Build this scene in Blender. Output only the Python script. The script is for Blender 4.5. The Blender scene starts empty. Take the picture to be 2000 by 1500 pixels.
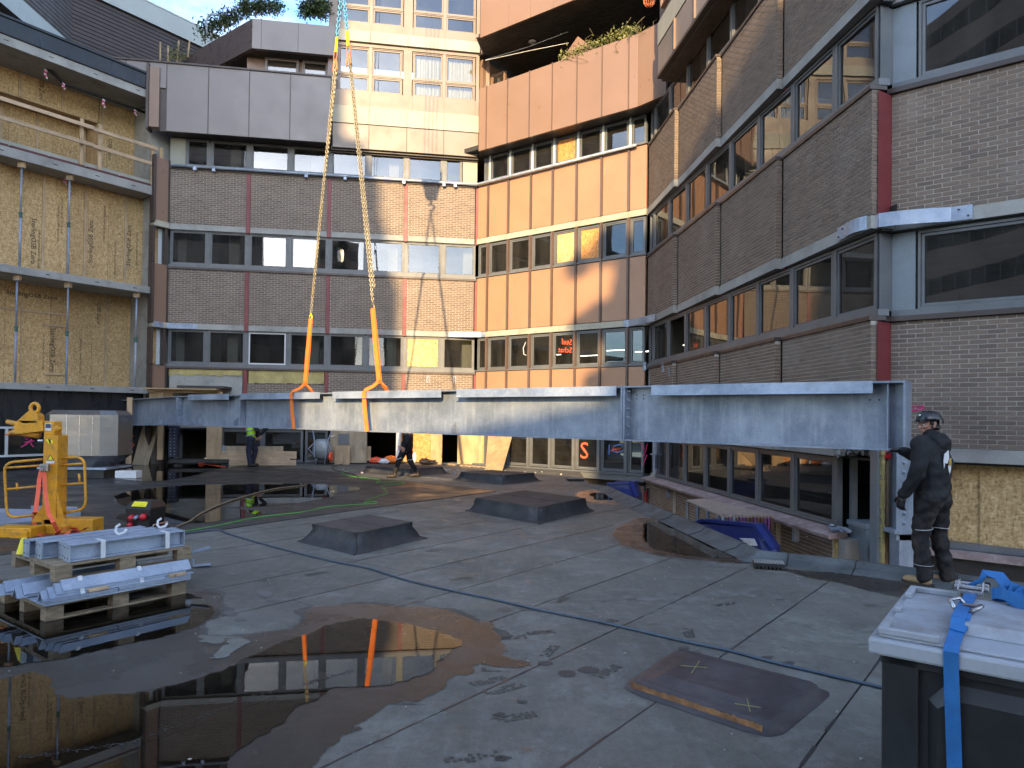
import bpy, bmesh, math, random
import numpy as np
from mathutils import Vector, Matrix

random.seed(7)
rng = np.random.RandomState(11)
SC = bpy.context.scene
COL = SC.collection
rad = math.radians

# ------------------------------------------------------------------ camera
F, PIT, ROL, PY, H = 1372.3, .0149, -.0122, 790.7, 1.75      # 2000 px wide photograph
_cp, _sp, _cr, _sr = math.cos(PIT), math.sin(PIT), math.cos(ROL), math.sin(ROL)
MC = np.array([[_cr, 0, -_sr], [0, 1, 0], [_sr, 0, _cr]]) @ np.array([[1, 0, 0], [0, _cp, _sp], [0, -_sp, _cp]])
cam_d = bpy.data.cameras.new('camera')
cam = bpy.data.objects.new('camera', cam_d)
COL.objects.link(cam)
cam_d.sensor_fit = 'HORIZONTAL'
cam_d.sensor_width = 36
cam_d.lens = F / 2000 * 36
cam_d.shift_y = (PY - 750) / 2000
cam_d.clip_start = .05
cam_d.clip_end = 600
_R = MC.T
cam.matrix_world = Matrix([[_R[0][0], _R[0][2], -_R[0][1], 0], [_R[1][0], _R[1][2], -_R[1][1], 0],
                           [_R[2][0], _R[2][2], -_R[2][1], H], [0, 0, 0, 1]])
SC.camera = cam

# ------------------------------------------------------------------ sky, sun, exposure
SUN_EL, SUN_AZ = 14.4, 185.8
W = bpy.data.worlds.new('World')
SC.world = W
W.use_nodes = True
nt = W.node_tree
nt.nodes.clear()
wo = nt.nodes.new('ShaderNodeOutputWorld')
bg = nt.nodes.new('ShaderNodeBackground')
sky = nt.nodes.new('ShaderNodeTexSky')
sky.sky_type = 'NISHITA'
sky.sun_disc = False
sky.sun_elevation = rad(SUN_EL)
sky.sun_rotation = rad(SUN_AZ)
sky.air_density = 1.0
sky.dust_density = .6
sky.ozone_density = 3.5
# thin clouds drawn in the sky itself
tc = nt.nodes.new('ShaderNodeTexCoord')
mp = nt.nodes.new('ShaderNodeMapping'); mp.inputs['Scale'].default_value = (1.2, 1.2, 3.2)
nz = nt.nodes.new('ShaderNodeTexNoise'); nz.inputs['Scale'].default_value = 2.2; nz.inputs['Detail'].default_value = 7; nz.inputs['Roughness'].default_value = .6
rp = nt.nodes.new('ShaderNodeValToRGB'); rp.color_ramp.elements[0].position = .40; rp.color_ramp.elements[1].position = .72
rp.color_ramp.elements[1].color = (.75, .75, .75, 1)
mx = nt.nodes.new('ShaderNodeMix'); mx.data_type = 'RGBA'
hs = nt.nodes.new('ShaderNodeHueSaturation'); hs.inputs['Saturation'].default_value = .25; hs.inputs['Value'].default_value = 1.9
nt.links.new(tc.outputs['Generated'], mp.inputs['Vector'])
nt.links.new(mp.outputs['Vector'], nz.inputs['Vector'])
nt.links.new(nz.outputs['Fac'], rp.inputs['Fac'])
nt.links.new(rp.outputs['Color'], mx.inputs['Factor'])
nt.links.new(sky.outputs['Color'], mx.inputs[6])
nt.links.new(sky.outputs['Color'], hs.inputs['Color'])
nt.links.new(hs.outputs['Color'], mx.inputs[7])
nt.links.new(mx.outputs[2], bg.inputs['Color'])
bg.inputs['Strength'].default_value = .15
nt.links.new(bg.outputs['Background'], wo.inputs['Surface'])

sd = bpy.data.lights.new('sun', 'SUN')
sun = bpy.data.objects.new('sun', sd)
COL.objects.link(sun)
sd.energy = 2.7
sd.angle = rad(.53)
sd.color = (1.0, .70, .36)
_d = Vector((-math.sin(rad(SUN_AZ)) * math.cos(rad(SUN_EL)), -math.cos(rad(SUN_AZ)) * math.cos(rad(SUN_EL)), -math.sin(rad(SUN_EL))))
sun.rotation_euler = _d.to_track_quat('-Z', 'Y').to_euler()

SC.view_settings.view_transform = 'Standard'
SC.view_settings.look = 'None'
SC.view_settings.gamma = 1
SC.view_settings.use_curve_mapping = False
SC.view_settings.exposure = 2.12
SC.render.engine = 'CYCLES'
SC.cycles.use_denoising = True
SC.cycles.max_bounces = 7
SC.cycles.diffuse_bounces = 3
SC.cycles.glossy_bounces = 4
SC.cycles.transparent_max_bounces = 10
SC.cycles.caustics_reflective = False
SC.cycles.caustics_refractive = False
SC.cycles.sample_clamp_indirect = 6

# ------------------------------------------------------------------ pixel -> place
def ray(x, y):
    return MC.T @ np.array([(x - 1000) / F, 1, -(y - PY) / F])
def G(x, y, z=0.0):                       # on the horizontal plane at height z
    r = ray(x, y); return r * ((z - H) / r[2]) + np.array([0, 0, H])
def DP(x, y, d):                          # at depth d
    r = ray(x, y); return r * (d / r[1]) + np.array([0, 0, H])

# ------------------------------------------------------------------ materials
def newmat(name):
    m = bpy.data.materials.new(name); m.use_nodes = True
    n = m.node_tree; b = n.nodes['Principled BSDF']
    return m, n, b
def _pos(n, scale=(1, 1, 1), rot=(0, 0, 0)):
    g = n.nodes.new('ShaderNodeNewGeometry'); mp = n.nodes.new('ShaderNodeMapping')
    mp.inputs['Scale'].default_value = scale; mp.inputs['Rotation'].default_value = rot
    n.links.new(g.outputs['Position'], mp.inputs['Vector']); return mp.outputs['Vector']
def _noise(n, vec, scale, detail=5, rough=.6, dist=0):
    t = n.nodes.new('ShaderNodeTexNoise'); t.inputs['Scale'].default_value = scale
    t.inputs['Detail'].default_value = detail; t.inputs['Roughness'].default_value = rough
    t.inputs['Distortion'].default_value = dist
    n.links.new(vec, t.inputs['Vector']); return t.outputs['Fac']
def _ramp(n, fac, stops):
    r = n.nodes.new('ShaderNodeValToRGB'); e = r.color_ramp.elements
    while len(e) < len(stops): e.new(.5)
    for i, (p, c) in enumerate(stops):
        e[i].position = p; e[i].color = (c, c, c, 1) if isinstance(c, (int, float)) else (*c, 1)
    n.links.new(fac, r.inputs['Fac']); return r.outputs['Color']
def _mix(n, fac, a, b, mode='MIX'):
    m = n.nodes.new('ShaderNodeMix'); m.data_type = 'RGBA'; m.blend_type = mode
    for s, v in ((m.inputs['Factor'], fac), (m.inputs[6], a), (m.inputs[7], b)):
        if isinstance(v, (int, float)): s.default_value = v if s is m.inputs['Factor'] or s.type == 'VALUE' else (v, v, v, 1)
        elif isinstance(v, tuple): s.default_value = (*v, 1)
        else: n.links.new(v, s)
    return m.outputs[2]
def _math(n, op, a, b=0.0):
    m = n.nodes.new('ShaderNodeMath'); m.operation = op
    for s, v in ((m.inputs[0], a), (m.inputs[1], b)):
        if isinstance(v, (int, float)): s.default_value = v
        else: n.links.new(v, s)
    return m.outputs[0]
def _bump(n, b, h, strength=.2, dist=.01):
    bp = n.nodes.new('ShaderNodeBump'); bp.inputs['Strength'].default_value = strength; bp.inputs['Distance'].default_value = dist
    n.links.new(h, bp.inputs['Height']); n.links.new(bp.outputs['Normal'], b.inputs['Normal'])

def MAT(name, col, rough=.7, metal=0.0, var=.25, vs=1.5, fine=.15, fs=40, bump=.15, bs=60, bd=.004,
        stretch=(1, 1, 1), island=0.0, spec=.5, dirt=None, dirt_s=.8, dirt_a=.5, rvar=.12):
    """painted / mineral / metal surface: broad and fine colour variation, optional dirt patches, fine relief"""
    m, n, b = newmat(name)
    v = _pos(n, stretch)
    lo = tuple(c * (1 - var) for c in col); hi = tuple(min(1, c * (1 + var)) for c in col)
    c = _mix(n, _ramp(n, _noise(n, v, vs, 6), [(.3, 0.), (.7, 1.)]), lo, hi)
    f = _ramp(n, _noise(n, v, fs, 3), [(.3, 1 - fine), (.7, 1 + fine if fine < .0 else 1.0)])
    c = _mix(n, 1.0, c, f, 'MULTIPLY')
    if island:
        g = n.nodes.new('ShaderNodeNewGeometry')
        oi = n.nodes.new('ShaderNodeObjectInfo')
        rr = _math(n, 'FRACT', _math(n, 'ADD', g.outputs['Random Per Island'], oi.outputs['Random']))
        c = _mix(n, 1.0, c, _ramp(n, rr, [(0, 1 - island), (.5, 1.0), (1, 1 - island * .35)]), 'MULTIPLY')
    if dirt:
        dm = _ramp(n, _noise(n, _pos(n), dirt_s, 8, .7), [(.48, 0.), (.68, dirt_a)])
        c = _mix(n, dm, c, dirt)
    n.links.new(c, b.inputs['Base Color'])
    rv = _ramp(n, _noise(n, v, vs * 3, 4), [(.3, max(0, rough - rvar)), (.7, min(1, rough + rvar))])
    n.links.new(rv, b.inputs['Roughness'])
    b.inputs['Metallic'].default_value = metal
    b.inputs['Specular IOR Level'].default_value = spec
    if bump: _bump(n, b, _noise(n, v, bs, 4), bump, bd)
    return m

def brick_mat():
    m, n, b = newmat('brown brick')
    v = _pos(n)
    g = n.nodes.new('ShaderNodeNewGeometry'); oi = n.nodes.new('ShaderNodeObjectInfo')
    rr = _math(n, 'FRACT', _math(n, 'ADD', g.outputs['Random Per Island'], oi.outputs['Random']))
    c = _ramp(n, rr, [(0, (.15, .112, .086)), (.35, (.19, .142, .108)), (.6, (.21, .158, .12)), (.85, (.175, .132, .102)), (1, (.135, .104, .084))])
    c = _mix(n, 1.0, c, _ramp(n, _noise(n, v, 55, 4), [(.3, .72), (.7, 1.)]), 'MULTIPLY')
    bloom = _ramp(n, _noise(n, v, .9, 8, .7), [(.52, 0.), (.75, .4)])
    c = _mix(n, bloom, c, (.29, .25, .22))
    soot = _ramp(n, _noise(n, _pos(n, (1, 1, .3)), .7, 6, .7), [(.55, 0.), (.8, .55)])
    c = _mix(n, soot, c, (.06, .045, .04))
    n.links.new(c, b.inputs['Base Color']); b.inputs['Roughness'].default_value = .85
    _bump(n, b, _noise(n, v, 90, 5), .35, .004)
    return m

def osb_mat(name='osb board', tint=(1, 1, 1)):
    m, n, b = newmat(name)
    cs = []
    for k, (rot, sc) in enumerate((((.2, .3, .4), (38, 38, 12)), ((.9, .1, 1.3), (13, 42, 38)), ((.1, 1.1, 2.2), (34, 14, 42)))):
        v = _pos(n, sc, rot)
        vo = n.nodes.new('ShaderNodeTexVoronoi'); vo.inputs['Scale'].default_value = 1.0
        n.links.new(v, vo.inputs['Vector'])
        sx = n.nodes.new('ShaderNodeSeparateColor'); n.links.new(vo.outputs['Color'], sx.inputs['Color'])
        cs.append((sx.outputs[0], vo.outputs['Distance']))
    f = _math(n, 'MULTIPLY', _math(n, 'ADD', _math(n, 'ADD', cs[0][0], cs[1][0]), cs[2][0]), 1 / 3)
    T = lambda c: tuple(a * t for a, t in zip(c, tint))
    c = _ramp(n, f, [(.12, T((.30, .17, .065))), (.34, T((.50, .32, .14))), (.55, T((.60, .40, .18))), (.75, T((.70, .50, .25))), (.92, T((.80, .62, .36)))])
    c = _mix(n, 1.0, c, _ramp(n, _noise(n, _pos(n), .8, 4), [(.3, .78), (.7, 1.)]), 'MULTIPLY')
    oi = n.nodes.new('ShaderNodeObjectInfo'); c = _mix(n, 1.0, c, _ramp(n, oi.outputs['Random'], [(0, .80), (1, 1.)]), 'MULTIPLY')
    c = _mix(n, _ramp(n, _noise(n, _pos(n, (3, 3, .35)), 1.0, 5, .7), [(.58, 0.), (.75, .35)]), c, (.22, .15, .08))
    n.links.new(c, b.inputs['Base Color']); b.inputs['Roughness'].default_value = .72
    _bump(n, b, cs[0][1], .3, .004)
    return m

def wood_mat(name, col, rings=9, dark=.55, stretch=(1, 1, 1), knots=True):
    m, n, b = newmat(name)
    v = _pos(n, stretch)
    w = n.nodes.new('ShaderNodeTexNoise'); w.inputs['Scale'].default_value = rings; w.inputs['Detail'].default_value = 6; w.inputs['Distortion'].default_value = .6
    n.links.new(v, w.inputs['Vector'])
    c = _mix(n, _ramp(n, w.outputs['Fac'], [(.35, 0.), (.65, 1.)]), tuple(x * dark for x in col), col)
    c = _mix(n, 1.0, c, _ramp(n, _noise(n, _pos(n), 3, 4), [(.3, .75), (.7, 1.)]), 'MULTIPLY')
    oi = n.nodes.new('ShaderNodeObjectInfo')
    c = _mix(n, 1.0, c, _ramp(n, oi.outputs['Random'], [(0, .8), (1, 1.)]), 'MULTIPLY')
    if knots:
        vo = n.nodes.new('ShaderNodeTexVoronoi'); vo.inputs['Scale'].default_value = 5
        n.links.new(_pos(n), vo.inputs['Vector'])
        c = _mix(n, _ramp(n, vo.outputs['Distance'], [(.03, .75), (.09, 0.)]), c, (.13, .06, .025))
    n.links.new(c, b.inputs['Base Color']); b.inputs['Roughness'].default_value = .75
    _bump(n, b, w.outputs['Fac'], .2, .003)
    return m

def glass_mat(name, ior=1.9, tint=(.55, .6, .58), smear=.0, wav=.03, rough=.01, dust=.06):
    m, n, b = newmat(name)
    n.nodes.remove(b)
    out = n.nodes['Material Output']
    fr = n.nodes.new('ShaderNodeFresnel'); fr.inputs['IOR'].default_value = ior
    gl = n.nodes.new('ShaderNodeBsdfGlossy'); gl.inputs['Roughness'].default_value = rough; gl.inputs['Color'].default_value = (.95, .97, 1, 1)
    tr = n.nodes.new('ShaderNodeBsdfTransparent'); tr.inputs['Color'].default_value = (*tint, 1)
    bp = n.nodes.new('ShaderNodeBump'); bp.inputs['Strength'].default_value = wav; bp.inputs['Distance'].default_value = .06
    n.links.new(_noise(n, _pos(n), 1.1, 1), bp.inputs['Height'])
    n.links.new(bp.outputs['Normal'], gl.inputs['Normal'])
    ms = n.nodes.new('ShaderNodeMixShader'); n.links.new(fr.outputs['Fac'], ms.inputs[0])
    n.links.new(tr.outputs[0], ms.inputs[1]); n.links.new(gl.outputs[0], ms.inputs[2])
    df = n.nodes.new('ShaderNodeBsdfDiffuse'); df.inputs['Color'].default_value = (.36, .35, .32, 1)
    m2 = n.nodes.new('ShaderNodeMixShader')
    n.links.new(_ramp(n, _noise(n, _pos(n, (1, 1, .35)), 1.6, 7, .7), [(.35, dust * .3), (.75, dust * 2.2)]), m2.inputs[0])
    n.links.new(ms.outputs[0], m2.inputs[1]); n.links.new(df.outputs[0], m2.inputs[2])
    n.links.new(m2.outputs[0], out.inputs['Surface'])
    return m

def emit_mat(name, col, s):
    m, n, b = newmat(name)
    b.inputs['Base Color'].default_value = (*col, 1)
    b.inputs['Emission Color'].default_value = (*col, 1); b.inputs['Emission Strength'].default_value = s
    return m

def galv_mat(name='galvanised steel', streak=True, base=.33, metal=.18):
    m, n, b = newmat(name)
    v = _pos(n)
    c = _mix(n, _ramp(n, _noise(n, v, 1.3, 8, .7), [(.38, 0.), (.62, 1.)]), (base * .46, base * .57, base * .75), (base * .80, base * .94, base * 1.16))
    c = _mix(n, _ramp(n, _noise(n, v, 7, 7, .75, .8), [(.56, 0.), (.70, .28)]), c, (base * 1.35, base * 1.45, base * 1.6))
    if streak:
        st = _ramp(n, _noise(n, _pos(n, (9, 9, .9)), 1.0, 6, .7), [(.50, 0.), (.72, .55)])
        c = _mix(n, st, c, (base * 1.2, base * 1.35, base * 1.55))
        st2 = _ramp(n, _noise(n, _pos(n, (12, 12, .6), (0, 0, 1)), 1.0, 5, .7), [(.56, 0.), (.8, .5)])
        c = _mix(n, st2, c, (base * .45, base * .47, base * .5))
    vo = n.nodes.new('ShaderNodeTexVoronoi'); vo.inputs['Scale'].default_value = 55
    n.links.new(v, vo.inputs['Vector'])
    sx = n.nodes.new('ShaderNodeSeparateColor'); n.links.new(vo.outputs['Color'], sx.inputs['Color'])
    c = _mix(n, 1.0, c, _ramp(n, sx.outputs[0], [(0, .88), (1, 1.)]), 'MULTIPLY')
    n.links.new(c, b.inputs['Base Color'])
    b.inputs['Metallic'].default_value = metal
    n.links.new(_ramp(n, _noise(n, v, 5, 5), [(.3, .38), (.7, .62)]), b.inputs['Roughness'])
    _bump(n, b, _noise(n, v, 14, 4), .12, .004)
    return m

M = {}
M['brick'] = brick_mat()
M['mortar'] = MAT('mortar', (.43, .40, .355), .9, var=.15, vs=2, fine=.2, bs=120)
M['concrete'] = MAT('concrete', (.33, .33, .31), .85, var=.15, vs=1.2, fine=.2, fs=60, dirt=(.12, .12, .11), dirt_s=1.5, dirt_a=.55)
M['concrete_pale'] = MAT('pale washed concrete', (.34, .34, .29), .85, var=.1, vs=1.5, fine=.2, fs=120, dirt=(.25, .25, .22), dirt_s=1.2, dirt_a=.3)
M['concrete_warm'] = MAT('band concrete', (.40, .385, .31), .85, var=.15, vs=1.8, fine=.2, fs=90, dirt=(.16, .17, .12), dirt_s=2.5, dirt_a=.5)
M['orange_panel'] = MAT('ochre brown enamel panel', (.345, .195, .115), .42, var=.07, vs=.8, fine=.04, bump=.05, bs=3, bd=.01, dirt=(.25, .14, .09), dirt_s=1.4, dirt_a=.3)
M['brown_panel'] = MAT('brown anodised panel', (.215, .138, .10), .38, var=.05, vs=.6, fine=.03, bump=.05, bs=2, bd=.01)
M['taupe_panel'] = MAT('taupe metal panel', (.19, .168, .162), .4, var=.05, vs=.6, fine=.03, bump=.04, bs=2, bd=.01)
M['beige_panel'] = MAT('beige metal panel', (.185, .15, .125), .45, var=.05, vs=.7, fine=.03, bump=.04, bs=2, bd=.01)
M['bronze'] = MAT('dark bronze trim', (.055, .040, .036), .45, var=.15, vs=2, fine=.1, bump=.05)
M['mullion_brown'] = MAT('brown cover strip', (.11, .075, .062), .45, var=.12, vs=2, fine=.1, bump=.05)
M['frame'] = MAT('grey window frame', (.115, .125, .135), .45, var=.15, vs=2, fine=.1, bump=.05, dirt=(.2, .2, .19), dirt_s=3, dirt_a=.3)
M['frame_black'] = MAT('black gasket and gap shade', (.012, .012, .013), .6, var=.1, bump=0)
M['frame_blue'] = MAT('blue grey steel panel', (.17, .205, .235), .45, var=.12, vs=1.2, fine=.12, bump=.05, dirt=(.09, .1, .11), dirt_s=1.4, dirt_a=.4)
M['red'] = MAT('oxide red paint', (.17, .026, .03), .5, var=.15, vs=2, fine=.1, bump=.08)
M['glass'] = glass_mat('window glass', ior=1.9, tint=(.52, .55, .52), dust=.035)
M['glass_dull'] = glass_mat('dull window glass', ior=1.42, tint=(.5, .53, .5), dust=.05)
M['glass_light'] = glass_mat('upper window glass', ior=2.1, tint=(.6, .62, .6), dust=.03)
M['soffit'] = MAT('dark slatted soffit', (.045, .04, .036), .5, var=.2, vs=2, bump=.05)
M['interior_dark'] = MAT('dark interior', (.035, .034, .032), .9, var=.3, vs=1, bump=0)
M['interior_wall'] = MAT('interior plaster', (.25, .24, .21), .9, var=.2, vs=1, bump=0)
M['osb'] = osb_mat()
M['osb_red'] = osb_mat('orange osb board', (1.1, .75, .5))
M['osb_warm'] = osb_mat('pale osb board', (1.15, 1.15, 1.1))
M['lumber'] = wood_mat('planed spruce', (.62, .44, .26), 7, .72, (1, 1, .25))
M['lumber_h'] = wood_mat('rail spruce', (.64, .46, .29), 6, .75, (.4, .4, 3))
M['ply'] = wood_mat('plywood sheet', (.55, .38, .2), 3.2, .7, (1.2, 1.2, .35))
M['ply_old'] = wood_mat('weathered plywood', (.52, .41, .27), 3.2, .65, (1.2, 1.2, .35))
M['pallet'] = wood_mat('pallet timber', (.33, .25, .16), 9, .55, (1, 1, 3), knots=False)
M['galv'] = galv_mat()
M['galv_plain'] = galv_mat('galvanised plate', streak=False, base=.42)
M['galv_light'] = galv_mat('bright galvanised plate', streak=False, base=.48, metal=.4)
M['alu'] = MAT('brushed aluminium', (.28, .265, .255), .36, metal=.8, var=.1, vs=.7, fine=.08, stretch=(1, 1, 4), bump=.05)
M['bitumen'] = MAT('black bitumen felt', (.022, .023, .026), .5, var=.3, vs=1.2, fine=.3, fs=90, bump=.4, bs=70, bd=.006, dirt=(.06, .06, .055), dirt_s=1.4, dirt_a=.4, rvar=.2)
M['bitumen_wall'] = MAT('bitumen wall membrane', (.016, .017, .02), .32, var=.3, vs=1.0, fine=.2, bump=.25, bs=6, bd=.02, dirt=(.05, .055, .06), dirt_s=2.2, dirt_a=.3, rvar=.15, stretch=(1, 1, .3))
M['curb'] = MAT('bitumen upstand', (.030, .031, .036), .6, var=.25, vs=1.6, fine=.35, fs=120, bump=.5, bs=110, bd=.004, dirt=(.085, .08, .068), dirt_s=2.2, dirt_a=.5)
M['curb_top'] = MAT('brown mineral felt', (.062, .05, .044), .9, var=.2, vs=2, fine=.35, fs=140, bump=.5, bs=140, bd=.004, dirt=(.11, .095, .08), dirt_s=2.5, dirt_a=.5)
M['yellow'] = MAT('machine yellow paint', (.66, .30, .012), .42, var=.14, vs=2.5, fine=.15, bump=.12, dirt=(.16, .11, .06), dirt_s=11, dirt_a=.65)
M['strap_orange'] = MAT('orange polyester webbing', (.88, .22, .03), .8, var=.12, vs=4, fine=.25, fs=260, bump=.4, bs=300, bd=.002)
M['strap_red'] = MAT('coral ratchet webbing', (.85, .13, .06), .75, var=.1, vs=4, fine=.2, fs=260, bump=.3, bs=300, bd=.002)
M['strap_blue'] = MAT('blue ratchet webbing', (.018, .15, .42), .6, var=.2, vs=5, fine=.3, fs=300, bump=.4, bs=300, bd=.002)
M['chain_steel'] = MAT('lifting chain steel', (.38, .33, .22), .4, metal=.7, var=.2, vs=9, fine=.2, bump=.1)
M['chain_blue'] = MAT('blue chain paint', (.09, .33, .55), .4, var=.15, vs=9, fine=.1, bump=.1)
M['tag_yellow'] = MAT('yellow load tag', (.85, .72, .02), .5, var=.05)
M['hook_orange'] = MAT('orange forged hook', (.55, .17, .07), .45, var=.15, vs=8)
M['crate_black'] = MAT('black moulded plastic', (.012, .013, .015), .42, var=.3, vs=2, fine=.2, bump=.15, bs=160, bd=.002, dirt=(.035, .04, .045), dirt_s=2.4, dirt_a=.45)
M['crate_grey'] = MAT('grey moulded plastic', (.30, .33, .37), .5, var=.07, vs=1.4, fine=.08, bump=.12, bs=160, bd=.002, dirt=(.14, .12, .095), dirt_s=3.2, dirt_a=.6)
M['black'] = MAT('black plastic', (.012, .012, .013), .45, var=.1, bump=.05)
M['white'] = MAT('white paint', (.62, .64, .66), .5, var=.06, vs=3)
M['steel'] = MAT('bare steel', (.45, .45, .46), .3, metal=.95, var=.1, vs=6)
M['blue_skip'] = MAT('blue skip paint', (.020, .034, .17), .42, var=.1, vs=2, fine=.1, bump=.05, dirt=(.05, .06, .12), dirt_s=3, dirt_a=.3)
M['purple'] = MAT('purple tube paint', (.20, .06, .20), .5, var=.2, vs=5)
M['mat_red'] = MAT('red socket plastic', (.5, .02, .03), .4, var=.05)
M['ink'] = MAT('black stencil ink', (.015, .014, .013), .8, var=.1, bump=0)
M['sp_orange'] = MAT('orange spray paint', (.75, .12, .05), .7, var=.1, bump=0)
M['sp_pink'] = MAT('pink spray paint', (.75, .05, .22), .7, var=.1, bump=0)
M['sp_blue'] = MAT('blue spray paint', (.12, .22, .5), .7, var=.1, bump=0)
M['chalk'] = MAT('yellow chalk', (.24, .23, .10), .9, var=.1, bump=0)
M['curtain'] = MAT('white net curtain', (.62, .62, .52), .9, var=.08, vs=3)
M['leaf'] = MAT('leaf green', (.045, .075, .022), .6, var=.4, vs=3, island=.5)
M['leaf_pale'] = MAT('pale climber leaf', (.16, .17, .05), .6, var=.4, vs=3, island=.5)
M['stalk'] = MAT('stalk brown', (.12, .09, .05), .8, var=.2)
M['insul'] = MAT('yellow insulation foam', (.46, .38, .16), .9, var=.25, vs=3, fine=.3, bump=.6, bs=30, bd=.01)
M['slat_brown'] = MAT('dark brown slat', (.055, .036, .032), .5, var=.15, vs=1, island=.2)
M['fascia_green'] = MAT('pale grey green fascia', (.36, .39, .38), .5, var=.06, vs=1)
M['tube'] = emit_mat('lit fluorescent tube', (1, .95, .8), 3.0)
M['hivis'] = MAT('high visibility yellow fabric', (.42, .85, .02), .7, var=.1, vs=6, bump=.2, bs=30, bd=.01)
M['reflect'] = MAT('silver reflective tape', (.42, .43, .45), .35, var=.05)
M['jacket'] = MAT('black work jacket cloth', (.011, .012, .015), .8, var=.35, vs=4, fine=.3, fs=60, bump=.8, bs=9, bd=.02, spec=.35)
M['trouser'] = MAT('black work trousers', (.009, .009, .011), .8, var=.35, vs=5, fine=.3, fs=60, bump=.8, bs=11, bd=.02, dirt=(.09, .07, .05), dirt_s=5, dirt_a=.35, spec=.35)
M['navy'] = MAT('navy work trousers', (.018, .022, .045), .8, var=.3, vs=5, bump=.6, bs=11, bd=.02)
M['skin'] = MAT('skin', (.36, .19, .14), .55, var=.12, vs=9, fine=.08, bump=.1, bs=120)
M['hair'] = MAT('dark hair', (.012, .009, .008), .6, var=.2, vs=30, bump=.5, bs=150)
M['helmet'] = MAT('black helmet shell', (.014, .016, .02), .28, var=.1, bump=0)
M['boot'] = MAT('tan work boot leather', (.36, .24, .12), .7, var=.25, vs=8, bump=.3, bs=40)
M['boot_dark'] = MAT('dark boot leather', (.03, .022, .018), .6, var=.25, vs=8)
M['barrow_grey'] = MAT('grey barrow tray', (.26, .28, .29), .45, metal=.3, var=.15, vs=3)
M['rust'] = MAT('rusted iron', (.13, .07, .045), .8, var=.3, vs=6, bump=.3)
M['navy_steel'] = MAT('navy primed steel', (.035, .045, .085), .5, var=.2, vs=3, bump=.1)
# ------------------------------------------------------------------ mesh helpers
def tag(o, label=None, cat=None, group=None, kind=None):
    if label: o['label'] = label
    if cat: o['category'] = cat
    if group: o['group'] = group
    if kind: o['kind'] = kind
    return o
def thing(name, loc, label, cat, group=None):
    o = bpy.data.objects.new(name, None); COL.objects.link(o)
    o.location = Vector((float(loc[0]), float(loc[1]), float(loc[2])))
    o.empty_display_size = .2
    return tag(o, label, cat, group)

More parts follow.
